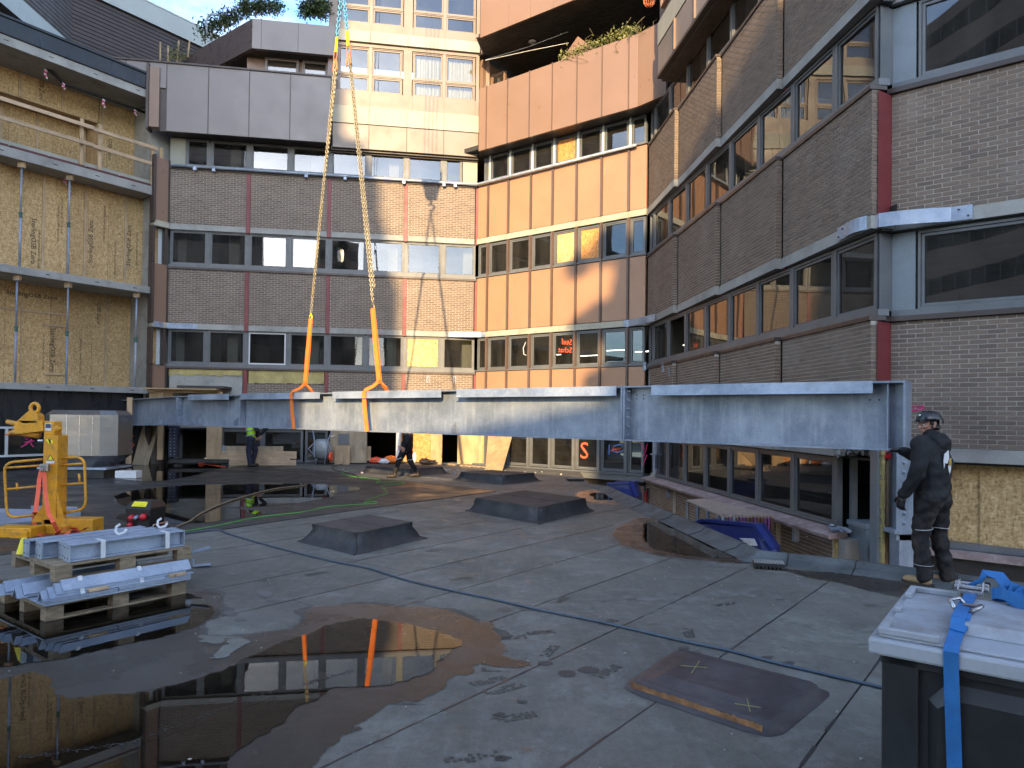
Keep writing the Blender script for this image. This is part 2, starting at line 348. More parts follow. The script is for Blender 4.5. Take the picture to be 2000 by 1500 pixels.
class MB:
    def __init__(s): s.v = []; s.f = []; s.r = []
    def add(s, vs, fs):
        k = len(s.v); s.r.append((k, k + len(vs), len(s.f), len(s.f) + len(fs))); s.v.extend([tuple(float(c) for c in p) for p in vs]); s.f.extend([tuple(i + k for i in f) for f in fs]); return s
    def hexa(s, p):      # 0-3 bottom ccw, 4-7 top
        return s.add(p, [(3, 2, 1, 0), (4, 5, 6, 7), (0, 1, 5, 4), (1, 2, 6, 5), (2, 3, 7, 6), (3, 0, 4, 7)])
    def box(s, x0, x1, y0, y1, z0, z1):
        return s.hexa([(x0, y0, z0), (x1, y0, z0), (x1, y1, z0), (x0, y1, z0), (x0, y0, z1), (x1, y0, z1), (x1, y1, z1), (x0, y1, z1)])
    def bar(s, a, b, w, h, up=(0, 0, 1)):          # box from a to b, width w, height h (along up)
        a = Vector(a); b = Vector(b); d = (b - a); 
        if d.length < 1e-6: return s
        d.normalize(); u = Vector(up)
        if abs(d.dot(u)) > .98: u = Vector((1, 0, 0))
        x = d.cross(u).normalized(); z = x.cross(d).normalized()
        x *= w / 2; z *= h / 2
        return s.hexa([a - x - z, a + x - z, b + x - z, b - x - z, a - x + z, a + x + z, b + x + z, b - x + z])
    def tube(s, pts, r, n=8, caps=True, closed=False):
        P = [Vector(p) for p in pts]; m = len(P)
        if isinstance(r, (int, float)): r = [r] * m
        rings = []; up = None
        for i in range(m):
            if closed: t = P[(i + 1) % m] - P[i - 1]
            else: t = P[min(i + 1, m - 1)] - P[max(i - 1, 0)]
            if t.length < 1e-9: t = Vector((0, 0, 1))
            t.normalize()
            if up is None:
                up = Vector((0, 0, 1)) if abs(t.z) < .9 else Vector((1, 0, 0))
            x = up.cross(t)
            if x.length < 1e-4: x = Vector((1, 0, 0)).cross(t)
            x.normalize(); up = t.cross(x).normalized()
            rings.append([P[i] + (x * math.cos(2 * math.pi * k / n) + up * math.sin(2 * math.pi * k / n)) * r[i] for k in range(n)])
        vs = [p for q in rings for p in q]; fs = []
        for i in range(m if closed else m - 1):
            j = (i + 1) % m
            for k in range(n):
                l = (k + 1) % n; fs.append((i * n + k, i * n + l, j * n + l, j * n + k))
        if caps and not closed:
            fs.append(tuple(reversed(range(n)))); fs.append(tuple((m - 1) * n + k for k in range(n)))
        return s.add(vs, fs)
    def prism(s, poly, z0, z1):
        n = len(poly)
        vs = [(p[0], p[1], z0) for p in poly] + [(p[0], p[1], z1) for p in poly]
        a = sum(poly[i][0] * poly[(i + 1) % n][1] - poly[(i + 1) % n][0] * poly[i][1] for i in range(n))
        fs = [tuple(reversed(range(n))), tuple(range(n, 2 * n))] + [(i, (i + 1) % n, n + (i + 1) % n, n + i) for i in range(n)]
        if a < 0: fs = [tuple(reversed(f)) for f in fs]
        return s.add(vs, fs)
    def extrude(s, poly3, vec):                    # planar 3-D polygon swept by vec
        n = len(poly3); q = [tuple(np.array(p, float) + np.array(vec, float)) for p in poly3]
        return s.add(list(poly3) + q, [tuple(reversed(range(n))), tuple(range(n, 2 * n))] + [(i, (i + 1) % n, n + (i + 1) % n, n + i) for i in range(n)])
    def strip(s, pts, w, side, th=.004):           # flat ribbon through pts, width along side, thickness th
        P = [Vector(p) for p in pts]; S = side if isinstance(side, list) else [side] * len(P)
        vs = []; m = len(P)
        for i in range(m):
            t = (P[min(i + 1, m - 1)] - P[max(i - 1, 0)]).normalized(); sd = Vector(S[i]); sd = (sd - t * sd.dot(t)).normalized()
            nn = t.cross(sd) * th / 2
            for q in (P[i] - sd * w / 2 - nn, P[i] + sd * w / 2 - nn, P[i] + sd * w / 2 + nn, P[i] - sd * w / 2 + nn): vs.append(q)
        fs = [(0, 1, 2, 3), tuple((m - 1) * 4 + k for k in (3, 2, 1, 0))]
        for i in range(m - 1):
            for k in range(4): fs.append((i * 4 + k, i * 4 + (k + 1) % 4, i * 4 + 4 + (k + 1) % 4, i * 4 + 4 + k))
        return s.add(vs, fs)
    def lathe(s, prof, c=(0, 0, 0), n=16):
        vs = []; m = len(prof)
        for r, z in prof:
            for k in range(n): vs.append((c[0] + r * math.cos(2 * math.pi * k / n), c[1] + r * math.sin(2 * math.pi * k / n), c[2] + z))
        fs = [(i * n + k, i * n + (k + 1) % n, (i + 1) * n + (k + 1) % n, (i + 1) * n + k) for i in range(m - 1) for k in range(n)]
        fs.append(tuple(reversed(range(n)))); fs.append(tuple((m - 1) * n + k for k in range(n)))
        return s.add(vs, fs)
    def xf(s, Mx):
        s.v = [tuple(Mx @ Vector(p)) for p in s.v]; return s
    def mesh(s, name, mat, off=(0, 0, 0), smooth=False, fix=False):
        me = bpy.data.meshes.new(name)
        ox, oy, oz = [float(c) for c in off]
        me.from_pydata([(a - ox, b - oy, c - oz) for a, b, c in s.v], [], s.f)
        me.materials.append(M[mat] if isinstance(mat, str) else mat)
        if fix:
            bm = bmesh.new(); bm.from_mesh(me); bmesh.ops.recalc_face_normals(bm, faces=bm.faces); bm.to_mesh(me); bm.free()
        if smooth: me.polygons.foreach_set('use_smooth', [True] * len(me.polygons))
        me.update(); return me
    def each(s, name, mat, parent=None, **kw):
        out = []
        for a, b, c, d in s.r:
            q = MB(); q.add(s.v[a:b], [tuple(i - a for i in f) for f in s.f[c:d]]); out.append(q.build(name, mat, parent, **kw))
        return out
    def build(s, name, mat, parent=None, smooth=False, bevel=0, fix=False, **kw):
        """world-coordinate vertices become ONE object (origin at the parent's base)"""
        off = wloc(parent) if parent else np.mean(np.array(s.v), axis=0) if kw.pop('centre', False) else (0, 0, 0)
        me = s.mesh(name, mat, off, smooth, fix)
        o = bpy.data.objects.new(name, me); COL.objects.link(o)
        if parent: o.parent = parent
        else: o.location = Vector([float(c) for c in off])
        if bevel:
            b = o.modifiers.new('edge', 'BEVEL'); b.width = bevel; b.segments = 2; b.limit_method = 'ANGLE'; b.angle_limit = rad(40)
        return tag(o, kw.get('label'), kw.get('cat'), kw.get('group'), kw.get('kind'))
def wloc(o):
    v = Vector((0, 0, 0))
    while o: v += o.location; o = o.parent
    return v
def place(me, name, parent, loc, rotz=0.0, rot=None):
    o = bpy.data.objects.new(name, me); COL.objects.link(o)
    if parent: o.parent = parent; o.location = Vector([float(c) for c in loc]) - wloc(parent)
    else: o.location = Vector([float(c) for c in loc])
    o.rotation_euler = rot if rot else (0, 0, rotz)
    return o
def kids(o): return [c for c in bpy.data.objects if c.parent == o]
def copy_tree(o, loc=None, rotz=None, parent=None):
    ch = kids(o)
    c = o.copy(); COL.objects.link(c); c.parent = parent
    if loc is not None: c.location = Vector([float(v) for v in loc])
    if rotz is not None: c.rotation_euler = (0, 0, rotz)
    for k in ch: copy_tree(k, parent=c)
    return c

class Fc:
    """a vertical facade: origin o, direction t along it, n out of it towards the yard"""
    def __init__(s, o, t):
        s.o = np.array(o[:2], float); t = np.array(t[:2], float); s.t = t / np.linalg.norm(t)
        s.n = np.array([s.t[1], -s.t[0]])
        if s.n @ (-s.o) < 0: s.n = -s.n
        s.ang = math.atan2(s.t[1], s.t[0])
    def p(s, u, z, f=0.0):
        q = s.o + s.t * u + s.n * f; return (q[0], q[1], z)
    def hit(s, x, y, f=0.0):
        r = ray(x, y); k = ((s.o + s.n * f) @ s.n) / (r[:2] @ s.n); q = r * k + np.array([0, 0, H])
        return float((q[:2] - s.o) @ s.t), float(q[2])
    def box(s, mb, u0, u1, z0, z1, f0, f1):
        return mb.hexa([s.p(u0, z0, f0), s.p(u1, z0, f0), s.p(u1, z0, f1), s.p(u0, z0, f1), s.p(u0, z1, f0), s.p(u1, z1, f0), s.p(u1, z1, f1), s.p(u0, z1, f1)])
    def taper(s, mb, u0, u1, z0, z1, b0, b1, f0, f1):     # back at b0/b1, face at f0 (u0) .. f1 (u1)
        return mb.hexa([s.p(u0, z0, b0), s.p(u1, z0, b1), s.p(u1, z0, f1), s.p(u0, z0, f0), s.p(u0, z1, b0), s.p(u1, z1, b1), s.p(u1, z1, f1), s.p(u0, z1, f0)])
    def mat(s):      # local (u, outward, z) -> world rotation; determinant kept positive by the caller's mirrored mesh
        return s.ang

def text_mesh(txt, size, mat, name='lettering', spacing=1.0, ext=.0015):
    c = bpy.data.curves.new(name, 'FONT'); c.body = txt; c.size = size; c.extrude = ext; c.space_character = spacing; c.resolution_u = 2
    o = bpy.data.objects.new(name, c)
    COL.objects.link(o)
    dg = bpy.context.evaluated_depsgraph_get()
    me = bpy.data.meshes.new_from_object(o.evaluated_get(dg))
    bpy.data.objects.remove(o); me.materials.clear(); me.materials.append(M[mat])
    return me
def put_text(me, fc, u, z, f, parent, name='lettering', rot=0.0, mirror=False):
    """lettering on a facade, reading left to right for someone facing it, turned by rot in its plane"""
    rt = np.array([-fc.n[1], fc.n[0], 0.0])           # viewer's right when facing the wall
    if mirror: rt = -rt
    up = np.array([0, 0, 1.0]); nn = np.array([fc.n[0], fc.n[1], 0.0])
    c, s_ = math.cos(rot), math.sin(rot)
    X = rt * c + up * s_; Y = -rt * s_ + up * c
    P = fc.p(u, z, f)
    o = bpy.data.objects.new(name, me); COL.objects.link(o)
    L = Matrix([[X[0], Y[0], nn[0], P[0]], [X[1], Y[1], nn[1], P[1]], [X[2], Y[2], nn[2], P[2]], [0, 0, 0, 1]])
    if parent:
        o.parent = parent; w = wloc(parent); L = Matrix.Translation(-w) @ L
    o.matrix_local = L
    return o
def spray(fc, pts, f, r, mat, name='graffiti', parent=None, **kw):
    """a hand-sprayed line: pts are photo pixels landing on the wall"""
    mb = MB()
    for line in pts:
        q = []
        for (x, y) in line:
            u, z = fc.hit(x, y, f); q.append(fc.p(u, z, f))
        mb.strip(q, r, tuple(np.cross(np.array([fc.n[0], fc.n[1], 0]), np.array(q[-1]) - np.array(q[0])) + 1e-6), .002) if False else mb.tube(q, r / 2, 5)
    return mb.build(name, mat, parent, **kw)

# smooth noise outline for puddles
def blob(pts, sub=6, jag=.03, seed=1):
    rs = np.random.RandomState(seed); P = [np.array(p, float) for p in pts]; n = len(P); out = []
    for i in range(n):
        a, b, c, d = P[i - 1], P[i], P[(i + 1) % n], P[(i + 2) % n]
        for k in range(sub):
            t = k / sub
            q = .5 * ((2 * b) + (-a + c) * t + (2 * a - 5 * b + 4 * c - d) * t * t + (-a + 3 * b - 3 * c + d) * t ** 3)
            out.append(q + rs.uniform(-jag, jag, 2))
    return out
def tri_fill(poly, z, inner_attr=None):
    bm = bmesh.new(); vs = [bm.verts.new((p[0], p[1], z)) for p in poly]
    es = [bm.edges.new((vs[i], vs[(i + 1) % len(vs)])) for i in range(len(vs))]
    bmesh.ops.triangle_fill(bm, edges=es, use_beauty=True)
    return bm
# ================================================================== the octagonal office building
K2 = DP(930, 548, 25.0); KB = DP(1262, 600, 21.0); KC = DP(1711, 400, 10.05); KD = DP(1741, 400, 10.2)
ang = lambda d: np.array([math.sin(rad(d)), math.cos(rad(d))])
FA = Fc(K2, ang(-99.2)); FB = Fc(K2, KB[:2] - K2[:2]); FCc = Fc(KB, KC[:2] - KB[:2]); FD = Fc(KD, ang(180 - 50.6))
UA = 10.35
E0 = FA.p(UA, 0)
FE = Fc(E0, ang(35.2 + 180))           # short return at the left end, carries on into the boarded wing
FL = FE
LB = FB.hit(1262, 600)[0]; LC = 11.03
LV = [(1.18, 1.37, 3.17, 3.34), (4.50, 4.69, 6.50, 6.67), (7.83, 8.02, 9.84, 10.0)]
WN = [(.05, 1.18), (3.34, 4.50), (6.67, 7.83), (10.0, 10.93)]

office = thing('office_building', (0, 26, 0), 'octagonal brown brick office building with ochre panels wrapping round the roof deck', 'building')

BC, BL, BJ = .0647, .2005, .0125           # brick course, brick length, joint
def brick_rows(fc, u0, u1, z0, z1, off=lambda u: 0.0, shift=0):
    r = 0; z = z0 + .006
    while z + .050 < z1 + .01:
        u = u0 + .004; first = True
        half = (r + shift) % 2
        while u < u1 - .02:
            L = BL / 2 - .006 if (first and half) else BL
            e = min(u + L, u1 - .004)
            if e - u > .025: yield (u, e, z, min(z + BC - .0115, z1 - .002), off((u + e) / 2))
            u = e + BJ; first = False
        z += BC; r += 1
def add_brick(mb, fc, u0, u1, z0, z1, f):
    d = rng.uniform(-.0008, .0016); f1 = f + d; f0 = f - .018; j = rng.uniform(-.0012, .0012, 4)
    p = [fc.p(u0 + j[0], z0 + j[2], f0), fc.p(u1 + j[1], z0 + j[3], f0), fc.p(u1 + j[1], z1 + j[3], f0), fc.p(u0 + j[0], z1 + j[2], f0),
         fc.p(u0 + j[0], z0 + j[2], f1), fc.p(u1 + j[1], z0 + j[3], f1), fc.p(u1 + j[1], z1 + j[3], f1), fc.p(u0 + j[0], z1 + j[2], f1)]
    mb.add(p, [(4, 5, 6, 7), (0, 1, 5, 4), (1, 2, 6, 5), (2, 3, 7, 6), (3, 0, 4, 7)])
brickwork = MB(); mortar = MB(); bands = MB()
def spandrel(fc, u0, u1, z0, z1, f0=0.0, f1=0.0, sh=0):
    sl = lambda u: f0 + (f1 - f0) * (u - u0) / max(1e-6, u1 - u0)
    fc.taper(mortar, u0, u1, z0, z1, -.14, -.14 if f1 < .04 else -.03, f0 - .005, f1 - .005)
    for (a, b, c, d, f) in brick_rows(fc, u0, u1, z0, z1, sl, sh): add_brick(brickwork, fc, a, b, c, d, f)
def band(fc, u0, u1, z0, z1, f0=0.0, f1=0.0, mb=None):
    fc.taper(mb if mb is not None else bands, u0, u1, z0, z1, -.30, -.30, f0 + .002, f1 + .002)

# --- facade A (left of the corner): four bays with red steel posts
RA = [2.51, 5.13, 7.80]
edgesA = [0.03] + RA + [UA - .03]
redp = []
for k, (zb, zc, zt, zs) in enumerate(LV):
    for i in range(4):
        u0, u1 = edgesA[i] + (.075 if i else .05), edgesA[i + 1] - (.075 if i < 3 else .02)
        if k == 0 and i == 3: continue
        top = 2.72 if (k == 0 and i == 2) else zt
        spandrel(FA, u0, u1, zc, top, sh=i)
        band(FA, u0, u1, zb, zc - .004)
    for i, u in enumerate(RA + [.0]):
        mb = MB(); w = .06 if u > .1 else .03
        FA.box(mb, u - w, u + w, zb - .02, zt, -.12, .012); FA.box(mb, u - w - .015, u - w, zb, zt, -.14, -.03); FA.box(mb, u + w, u + w + .015, zb, zt, -.14, -.03)
        mb.build('red_post', 'red', office, fix=True)
# stripped bay at the foot of the left end: bare concrete with torn insulation
mb = MB(); FA.box(mb, 7.9, UA - .12, 1.2, 3.05, -.14, -.05); mb.build('bare_concrete_panel', 'concrete', office, label='bare concrete panel where the brick has been stripped off')
mb = MB()
for i in range(26):
    u = 7.9 + i * .09; FA.box(mb, u, u + .093, 3.0 - rng.uniform(0, .07), 3.165, -.14, -.02 + rng.uniform(-.02, .015))
mb.build('insulation_strip', 'insul', office, label='torn yellow insulation under the window sill')
mb = MB()
for i in range(28):
    u = 5.22 + i * .0885; FA.box(mb, u, u + .09, 2.74 + rng.uniform(-.01, .015), 3.165, -.12, -.03 + rng.uniform(-.012, .012))
mb.build('insulation_strip', 'insul', office, label='yellow insulation exposed above cut brickwork')

# --- facade B: ochre panels with brown cover strips
MBs = [.02, .52, 1.42, 2.37, 3.25, 4.17, 5.09, 6.04, LB - .02]
bandB = MB()
for k, (zb, zc, zt, zs) in enumerate(LV):
    for i in range(8):
        u0, u1 = MBs[i] + .02, MBs[i + 1] - .02
        mb = MB(); FB.box(mb, u0, u1, zc + .015, zt + (.10 if k < 2 else .12), -.10, -.004); mb.build('ochre_panel', 'orange_panel', office, bevel=.008)
        FB.box(bandB, MBs[i] + .003, MBs[i + 1] - .003, zb, zc, -.26, .012)
bandB.each('concrete_band', 'concrete_warm', office)
for u in MBs[1:8]:
    for (a, b) in ((-.1, LV[0][0] - .01), (LV[0][1] + .005, LV[1][0] - .01), (LV[1][1] + .005, LV[2][0] - .01), (LV[2][1] + .005, 9.90)):
        mb = MB(); FB.box(mb, u - .032, u + .032, a, b, -.16, .055); FB.box(mb, u - .045, u + .045, a, b, -.16, .012)
        mb.each('cover_strip', 'mullion_brown' if a > 0 else 'frame', office)

# --- facade C (right, running towards the camera): saw-tooth brick bays
CC = [0.0, 2.61, 5.39, 8.20, LC]
for k, (zb, zc, zt, zs) in enumerate(LV):
    for i in range(4):
        u0, u1 = CC[i] + .05, CC[i + 1] - .015
        if k == 0 and i == 0: u0 = .35
        spandrel(FCc, u0, u1, zc, zt, -.03, .075, sh=i)
        brk = k == 0 and i == 3
        band(FCc, u0 - .045, (10.05 if brk else u1), zb, zc - .004, -.03, .075)
        # brick return at the near end of the bay
        z = zc + .006
        r = MB()
        while z + .05 < zt:
            FCc.box(r, u1 - .002, u1 + .0085, z, z + BC - .0115, -.035, .073); z += BC
        r.build('brick_return', 'brick', office, kind='stuff')
    mb = MB()
    for u in CC[1:4]:
        FCc.box(mb, u + .005, u + .045, zb - .05, zt, -.16, -.07)
    mb.each('red_post', 'red', office)
# extra storey of C above (seen to the top edge of the picture)
# lower brick plinth of C, below the roof edge
for i in range(4):
    u0, u1 = CC[i] + .05, (CC[i + 1] - .02 if i < 3 else 10.0)
    spandrel(FCc, u0, u1, -1.75, -.10, -.03, .03, sh=i)
for i, (a, b) in enumerate(((.15, 1.55), (1.56, 4.3), (4.31, 7.05), (7.06, 10.15))):
    mb = MB()
    mb.hexa([FCc.p(a, -.10, -.14), FCc.p(b - .01, -.10, -.14), FCc.p(b - .01, -.115, .17), FCc.p(a, -.115, .17), FCc.p(a, .035, -.14), FCc.p(b - .01, .035, -.14), FCc.p(b - .01, -.05, .19), FCc.p(a, -.05, .19)])
    mb.build('sill_slab', MAT('mauve stone sill', (.27, .205, .20), .75, var=.2, vs=3, dirt=(.5, .44, .42), dirt_s=4, dirt_a=.6) if i == 0 else bpy.data.materials['mauve stone sill'], office, bevel=.01)
mb = MB(); FCc.box(mb, 10.0, 10.28, -1.75, -.10, -.35, -.02); mb.build('broken_wall_end', 'concrete', office, label='rough broken end of the low wall')
mb = MB()
for i in range(18):
    z = -1.7 + i * .09; FCc.box(mb, 10.0, 10.05 + rng.uniform(-.01, .03), z, z + .08, -.06, .0 + rng.uniform(-.01, .02))
mb.build('insulation_strip', 'insul', office)
# crumbled end of the lowest band above the opening
mb = MB()
for i in range(46):
    u = 9.95 + rng.uniform(0, .95); s_ = rng.uniform(.025, .08) * (1.1 - (u - 9.95) * .6); z = 1.22 + rng.uniform(0, .14)
    a = rng.uniform(0, 3, 3); q = MB().box(-s_, s_, -s_ * .8, s_ * .8, -s_ * .7, s_ * .7)
    q.xf(Matrix.Translation(FCc.p(u, z, -.02 - rng.uniform(0, .2))) @ Matrix.Rotation(a[0], 4, 'X') @ Matrix.Rotation(a[1], 4, 'Y') @ Matrix.Rotation(a[2], 4, 'Z'))
    mb.add(q.v, q.f)
FCc.box(mb, 9.9, 11.0, 1.26, 1.365, -.3, -.08)
mb.build('broken_concrete', 'concrete', office, kind='stuff', label='broken crumbling concrete end of the band')

# --- facade D (right edge): nearest brickwork, single bricks are parts
LD = 5.2
nb = 0
for k, (zb, zc, zt, zs) in enumerate(LV + [(11.16, 11.35, 13.0, 13.2)]):
    if k == 3: continue
    band(FD, -.02, LD, zb, zc - .004, .01, .01)
    FD.box(mortar, 0, LD, zc, zt, -.14, -.005)
    for j, (a, b, c, d, f) in enumerate(brick_rows(FD, 0, LD, zc, zt, sh := (lambda u: 0.0), 1)):
        if k == 0 and b < 2.15 and nb < 270:
            mb = MB(); add_brick(mb, FD, a, b, c, d, f)
            cx = FD.p((a + b) / 2, (c + d) / 2, f)
            me = mb.mesh('brick', 'brick', cx, fix=False)
            o = bpy.data.objects.new('brick', me); COL.objects.link(o); o.parent = office; o.location = Vector([float(q) for q in cx]) - office.location
            nb += 1
        else: add_brick(brickwork, FD, a, b, c, d, f)
brickwork.build('brickwork', 'brick', office, kind='stuff', fix=True)
mortar.each('mortar_bed', 'mortar', office, fix=True)
bands.each('concrete_band', 'concrete', office, fix=True)
for (zb, zc, zt, zs) in LV:       # red post at the C / D corner
    mb = MB()
    P0 = np.array(FCc.p(LC + .012, 0, -.01)[:2]); P1 = np.array(FD.p(-.012, 0, .03)[:2]); bk = np.array([.15, .1])
    mb.prism([P0, P1, P1 + bk, P0 + bk], zb, zt - .01); mb.build('red_post', 'red', office, fix=True)

# --- copings and sills
cop = MB(); sil = MB(); gap_strip = MB()
for k, (zb, zc, zt, zs) in enumerate(LV):
    FA.box(cop, -.02, UA, zt + .003, zt + .075, -.16, .05); FA.box(sil, .0, UA, zt + .078, zs, -.2, -.02)
    if k < 2:
        pass
    for i in range(4):
        FCc.taper(cop, CC[i] + .02, CC[i + 1] + .0, zt + .003, zt + .07, -.16, -.16, .0, .105)
    FCc.box(sil, .0, LC, zt + .074, zs, -.2, -.03)
    FD.box(cop, -.06, LD, zt + .003, zt + .08, -.16, .05); FD.box(sil, .0, LD, zt + .083, zs, -.22, -.02)
    # black strip put in as the shade of the gap under each band
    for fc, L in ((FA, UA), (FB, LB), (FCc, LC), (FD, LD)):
        fc.box(gap_strip, 0, L, zb - .035, zb - .002, -.25, -.09)
    FB.box(sil, 0, LB, zs - .05, zs, -.2, .03) if k < 2 else FB.box(sil, 0, LB, 9.97, 10.02, -.2, .06)
cop.each('coping', 'bronze', office, fix=True, bevel=.006); sil.each('sill_rail', 'frame', office, fix=True); gap_strip.each('shadow_gap_strip', 'frame_black', office, fix=True)

# --- windows: frame > sash, pane
_wc = {}
def window_meshes(w, h, fm='frame', sm='frame', gm='glass'):
    key = (round(w, 3), round(h, 3), fm, sm, gm)
    if key in _wc: return _wc[key]
    a, b = w / 2, h / 2; f = MB()
    t = .035
    for (x0, x1, z0, z1) in ((-a, -a + t, -b, b), (a - t, a, -b, b), (-a + t, a - t, -b, -b + t), (-a + t, a - t, b - t, b)):
        f.box(x0, x1, -.05, .05, z0, z1)
    s = MB(); i = t + .006; q = .04
    for (x0, x1, z0, z1) in ((-a + i, -a + i + q, -b + i, b - i), (a - i - q, a - i, -b + i, b - i), (-a + i + q, a - i - q, -b + i, -b + i + q), (-a + i + q, a - i - q, b - i - q, b - i)):
        s.box(x0, x1, -.035, .028, z0, z1)
    i2 = i + q + .0
    g = MB(); g.add([(-a + i2, .0, -b + i2), (a - i2, .0, -b + i2), (a - i2, .0, b - i2), (-a + i2, .0, b - i2)], [(3, 2, 1, 0)])
    k = MB(); gk = .012
    for (x0, x1, z0, z1) in ((-a + i2, -a + i2 + gk, -b + i2, b - i2), (a - i2 - gk, a - i2, -b + i2, b - i2), (-a + i2 + gk, a - i2 - gk, -b + i2, -b + i2 + gk), (-a + i2 + gk, a - i2 - gk, b - i2 - gk, b - i2)):
        k.box(x0, x1, -.02, .008, z0, z1)
    r = (f.mesh('window_frame', fm), s.mesh('sash', sm), g.mesh('pane', gm), k.mesh('gasket', 'frame_black'), (a - i2, b - i2))
    _wc[key] = r; return r
def window(fc, u0, u1, z0, z1, f=-.13, parent=None, fill='glass', sash='frame', frame='frame', label=None):
    parent = parent or office
    fm, sm, gm, km, (ga, gb) = window_meshes(u1 - u0, z1 - z0, frame, sash, fill if fill.startswith('glass') else 'glass')
    X = fc.t if fc.t[0] * fc.n[1] - fc.t[1] * fc.n[0] > 0 else -fc.t
    ang_ = math.atan2(X[1], X[0]); c = fc.p((u0 + u1) / 2, (z0 + z1) / 2, f)
    w = place(fm, 'window', parent, c, ang_)
    if label: w['label'] = label
    def sub(me, nm):
        o = bpy.data.objects.new(nm, me); COL.objects.link(o); o.parent = w; return o
    sub(sm, 'sash'); sub(km, 'gasket')
    if fill.startswith('glass'): sub(gm, 'pane')
    elif fill == 'open': pass
    else:
        mb = MB(); mb.box(-ga, ga, -.012, .006, -gb, gb); sub(mb.mesh('osb_board', fill), 'osb_board')
    return w
# A: eight windows a storey
ea = [.03] + [x for r in range(4) for x in ()]
MA = [.03, 1.20, 2.51, 3.83, 5.13, 6.45, 7.80, 9.08, UA - .03]
for k in (1, 2, 3):
    z0, z1 = WN[k]
    for i in range(8):
        u0, u1 = MA[i] + (.03 if i else 0), MA[i + 1] - .03
        if k == 3 and i == 7: u1 = 9.85
        if k == 3 and i == 0: u0 = .55
        kw = {}
        if k == 1 and i == 1: kw = dict(fill='osb_warm', label='window boarded with bright osb')
        if k == 1 and i == 5: kw = dict(sash='white', label='window with a pale aluminium opening sash')
        if k == 3: kw.update(fill='glass_light')
        if k == 1 and 'fill' not in kw: kw['fill'] = 'glass_dull'
        window(FA, u0, u1, z0, z1 - (.0 if k < 3 else -.0), **kw)
    mb = MB()
    for u in MA[1:8]: FA.box(mb, u - .03, u + .03, z0, z1 - .035, -.2, -.10)
    mb.each('mullion', 'frame', office, fix=True)
mb = MB(); FA.box(mb, 9.87, UA, 10.0, 10.93, -.3, -.1); FA.box(mb, .0, .52, 10.0, 10.93, -.3, -.08); mb.each('concrete_pier', 'concrete_pale', office)
# B: one window per bay
for k in (0, 1, 2, 3):
    z0, z1 = WN[k]
    for i in range(8):
        u0, u1 = MBs[i] + .045, MBs[i + 1] - .045
        if k == 0 and i < 2: continue
        if k == 3 and i in (0,): u0 = .28
        kw = {}
        if k == 2 and i == 4: kw = dict(fill='osb_warm', label='window boarded with pale osb')
        if k == 2 and i == 5: kw = dict(fill='osb_red', label='window boarded with orange osb')
        if k == 3 and i == 4: kw = dict(fill='osb_red', label='top row window boarded with osb')
        if k == 3 and not kw: kw = dict(fill='glass_light')
        window(FB, u0, u1, z0 + .01, z1 - .04, f=-.09, frame='frame', **kw)
    if k == 3:
        mb = MB()
        for u in MBs[1:8]: FB.box(mb, u - .04, u + .04, z0, z1, -.2, -.05)
        mb.each('mullion', 'white', office, fix=True)
# C
MCs = [.40 + 1.345 * i for i in range(8)]
for k in (0, 1, 2, 3):
    z0, z1 = WN[k]
    e = ([.03] if k else []) + MCs + ([LC - .1] if k else [])
    if k == 0: e = [.40, 1.74, 3.07, 4.46, 5.81, 7.16, 8.54]; e = [.42] + [1.74, 3.07, 4.46, 5.81, 7.16, 8.54, 9.87][0:7]
    for i in range(len(e) - 1):
        kw = {}
        if k == 1 and i == 2: kw = dict(fill='open', label='open window with a plank leaning inside')
        window(FCc, e[i] + .03, e[i + 1] - .03, z0, z1 - .035, f=-.13, **kw)
    mb = MB()
    for u in e[1:-1] + ([e[-1]] if k == 0 else []): FCc.box(mb, u - .03, u + .03, z0, z1 - .035, -.2, -.085)
    mb.each('mullion', 'frame', office, fix=True)
# D: large lights with a blue grey steel corner
for k in (1, 2, 3):
    z0, z1 = WN[k]
    window(FD, .33, 2.9, z0, z1 - .035, f=-.12); window(FD, 2.95, 5.1, z0, z1 - .035, f=-.12)
    mb = MB(); FD.box(mb, .0, .30, z0, z1 - .035, -.2, -.07); mb.build('corner_panel', 'frame_blue', office)
    mb = MB()
    a = FCc.p(LC - .08, 0, -.1); b = FD.p(-.0, 0, -.075)
    mb.prism([a[:2], b[:2], (b[0] + .2, b[1] + .12), (a[0] + .2, a[1] + .12)], z0, z1 - .035); mb.build('corner_panel', 'frame', office, fix=True)

# --- inside: floors, back walls, columns, lit tubes
def inner(f):
    return [np.array(FA.p(UA - .1, 0, f)[:2]), np.array(FA.p(0, 0, f)[:2]) + (np.array(FB.p(0, 0, f)[:2]) - np.array(FA.p(0, 0, f)[:2])) * .5,
            np.array(FB.p(LB, 0, f)[:2]) * .5 + np.array(FCc.p(0, 0, f)[:2]) * .5, np.array(FCc.p(LC + .05, 0, f)[:2]), np.array(FD.p(0, 0, f)[:2]), np.array(FD.p(LD + 3, 0, f)[:2])]
ip = inner(-.28); back = [np.array([17, 9.0]), np.array([17, 38.0]), np.array([-9, 38.0])]
for i, z in enumerate((-.1, 1.25, 4.57, 7.9, 11.2)):
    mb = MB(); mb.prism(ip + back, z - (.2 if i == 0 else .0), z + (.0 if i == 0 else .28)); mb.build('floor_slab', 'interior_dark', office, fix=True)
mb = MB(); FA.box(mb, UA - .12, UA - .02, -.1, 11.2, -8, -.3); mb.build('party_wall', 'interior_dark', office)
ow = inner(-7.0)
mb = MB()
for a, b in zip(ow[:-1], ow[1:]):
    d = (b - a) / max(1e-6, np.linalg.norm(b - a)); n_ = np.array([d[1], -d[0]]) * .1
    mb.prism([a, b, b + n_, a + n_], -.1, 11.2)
mb.build('core_wall', 'interior_dark', office, fix=True)
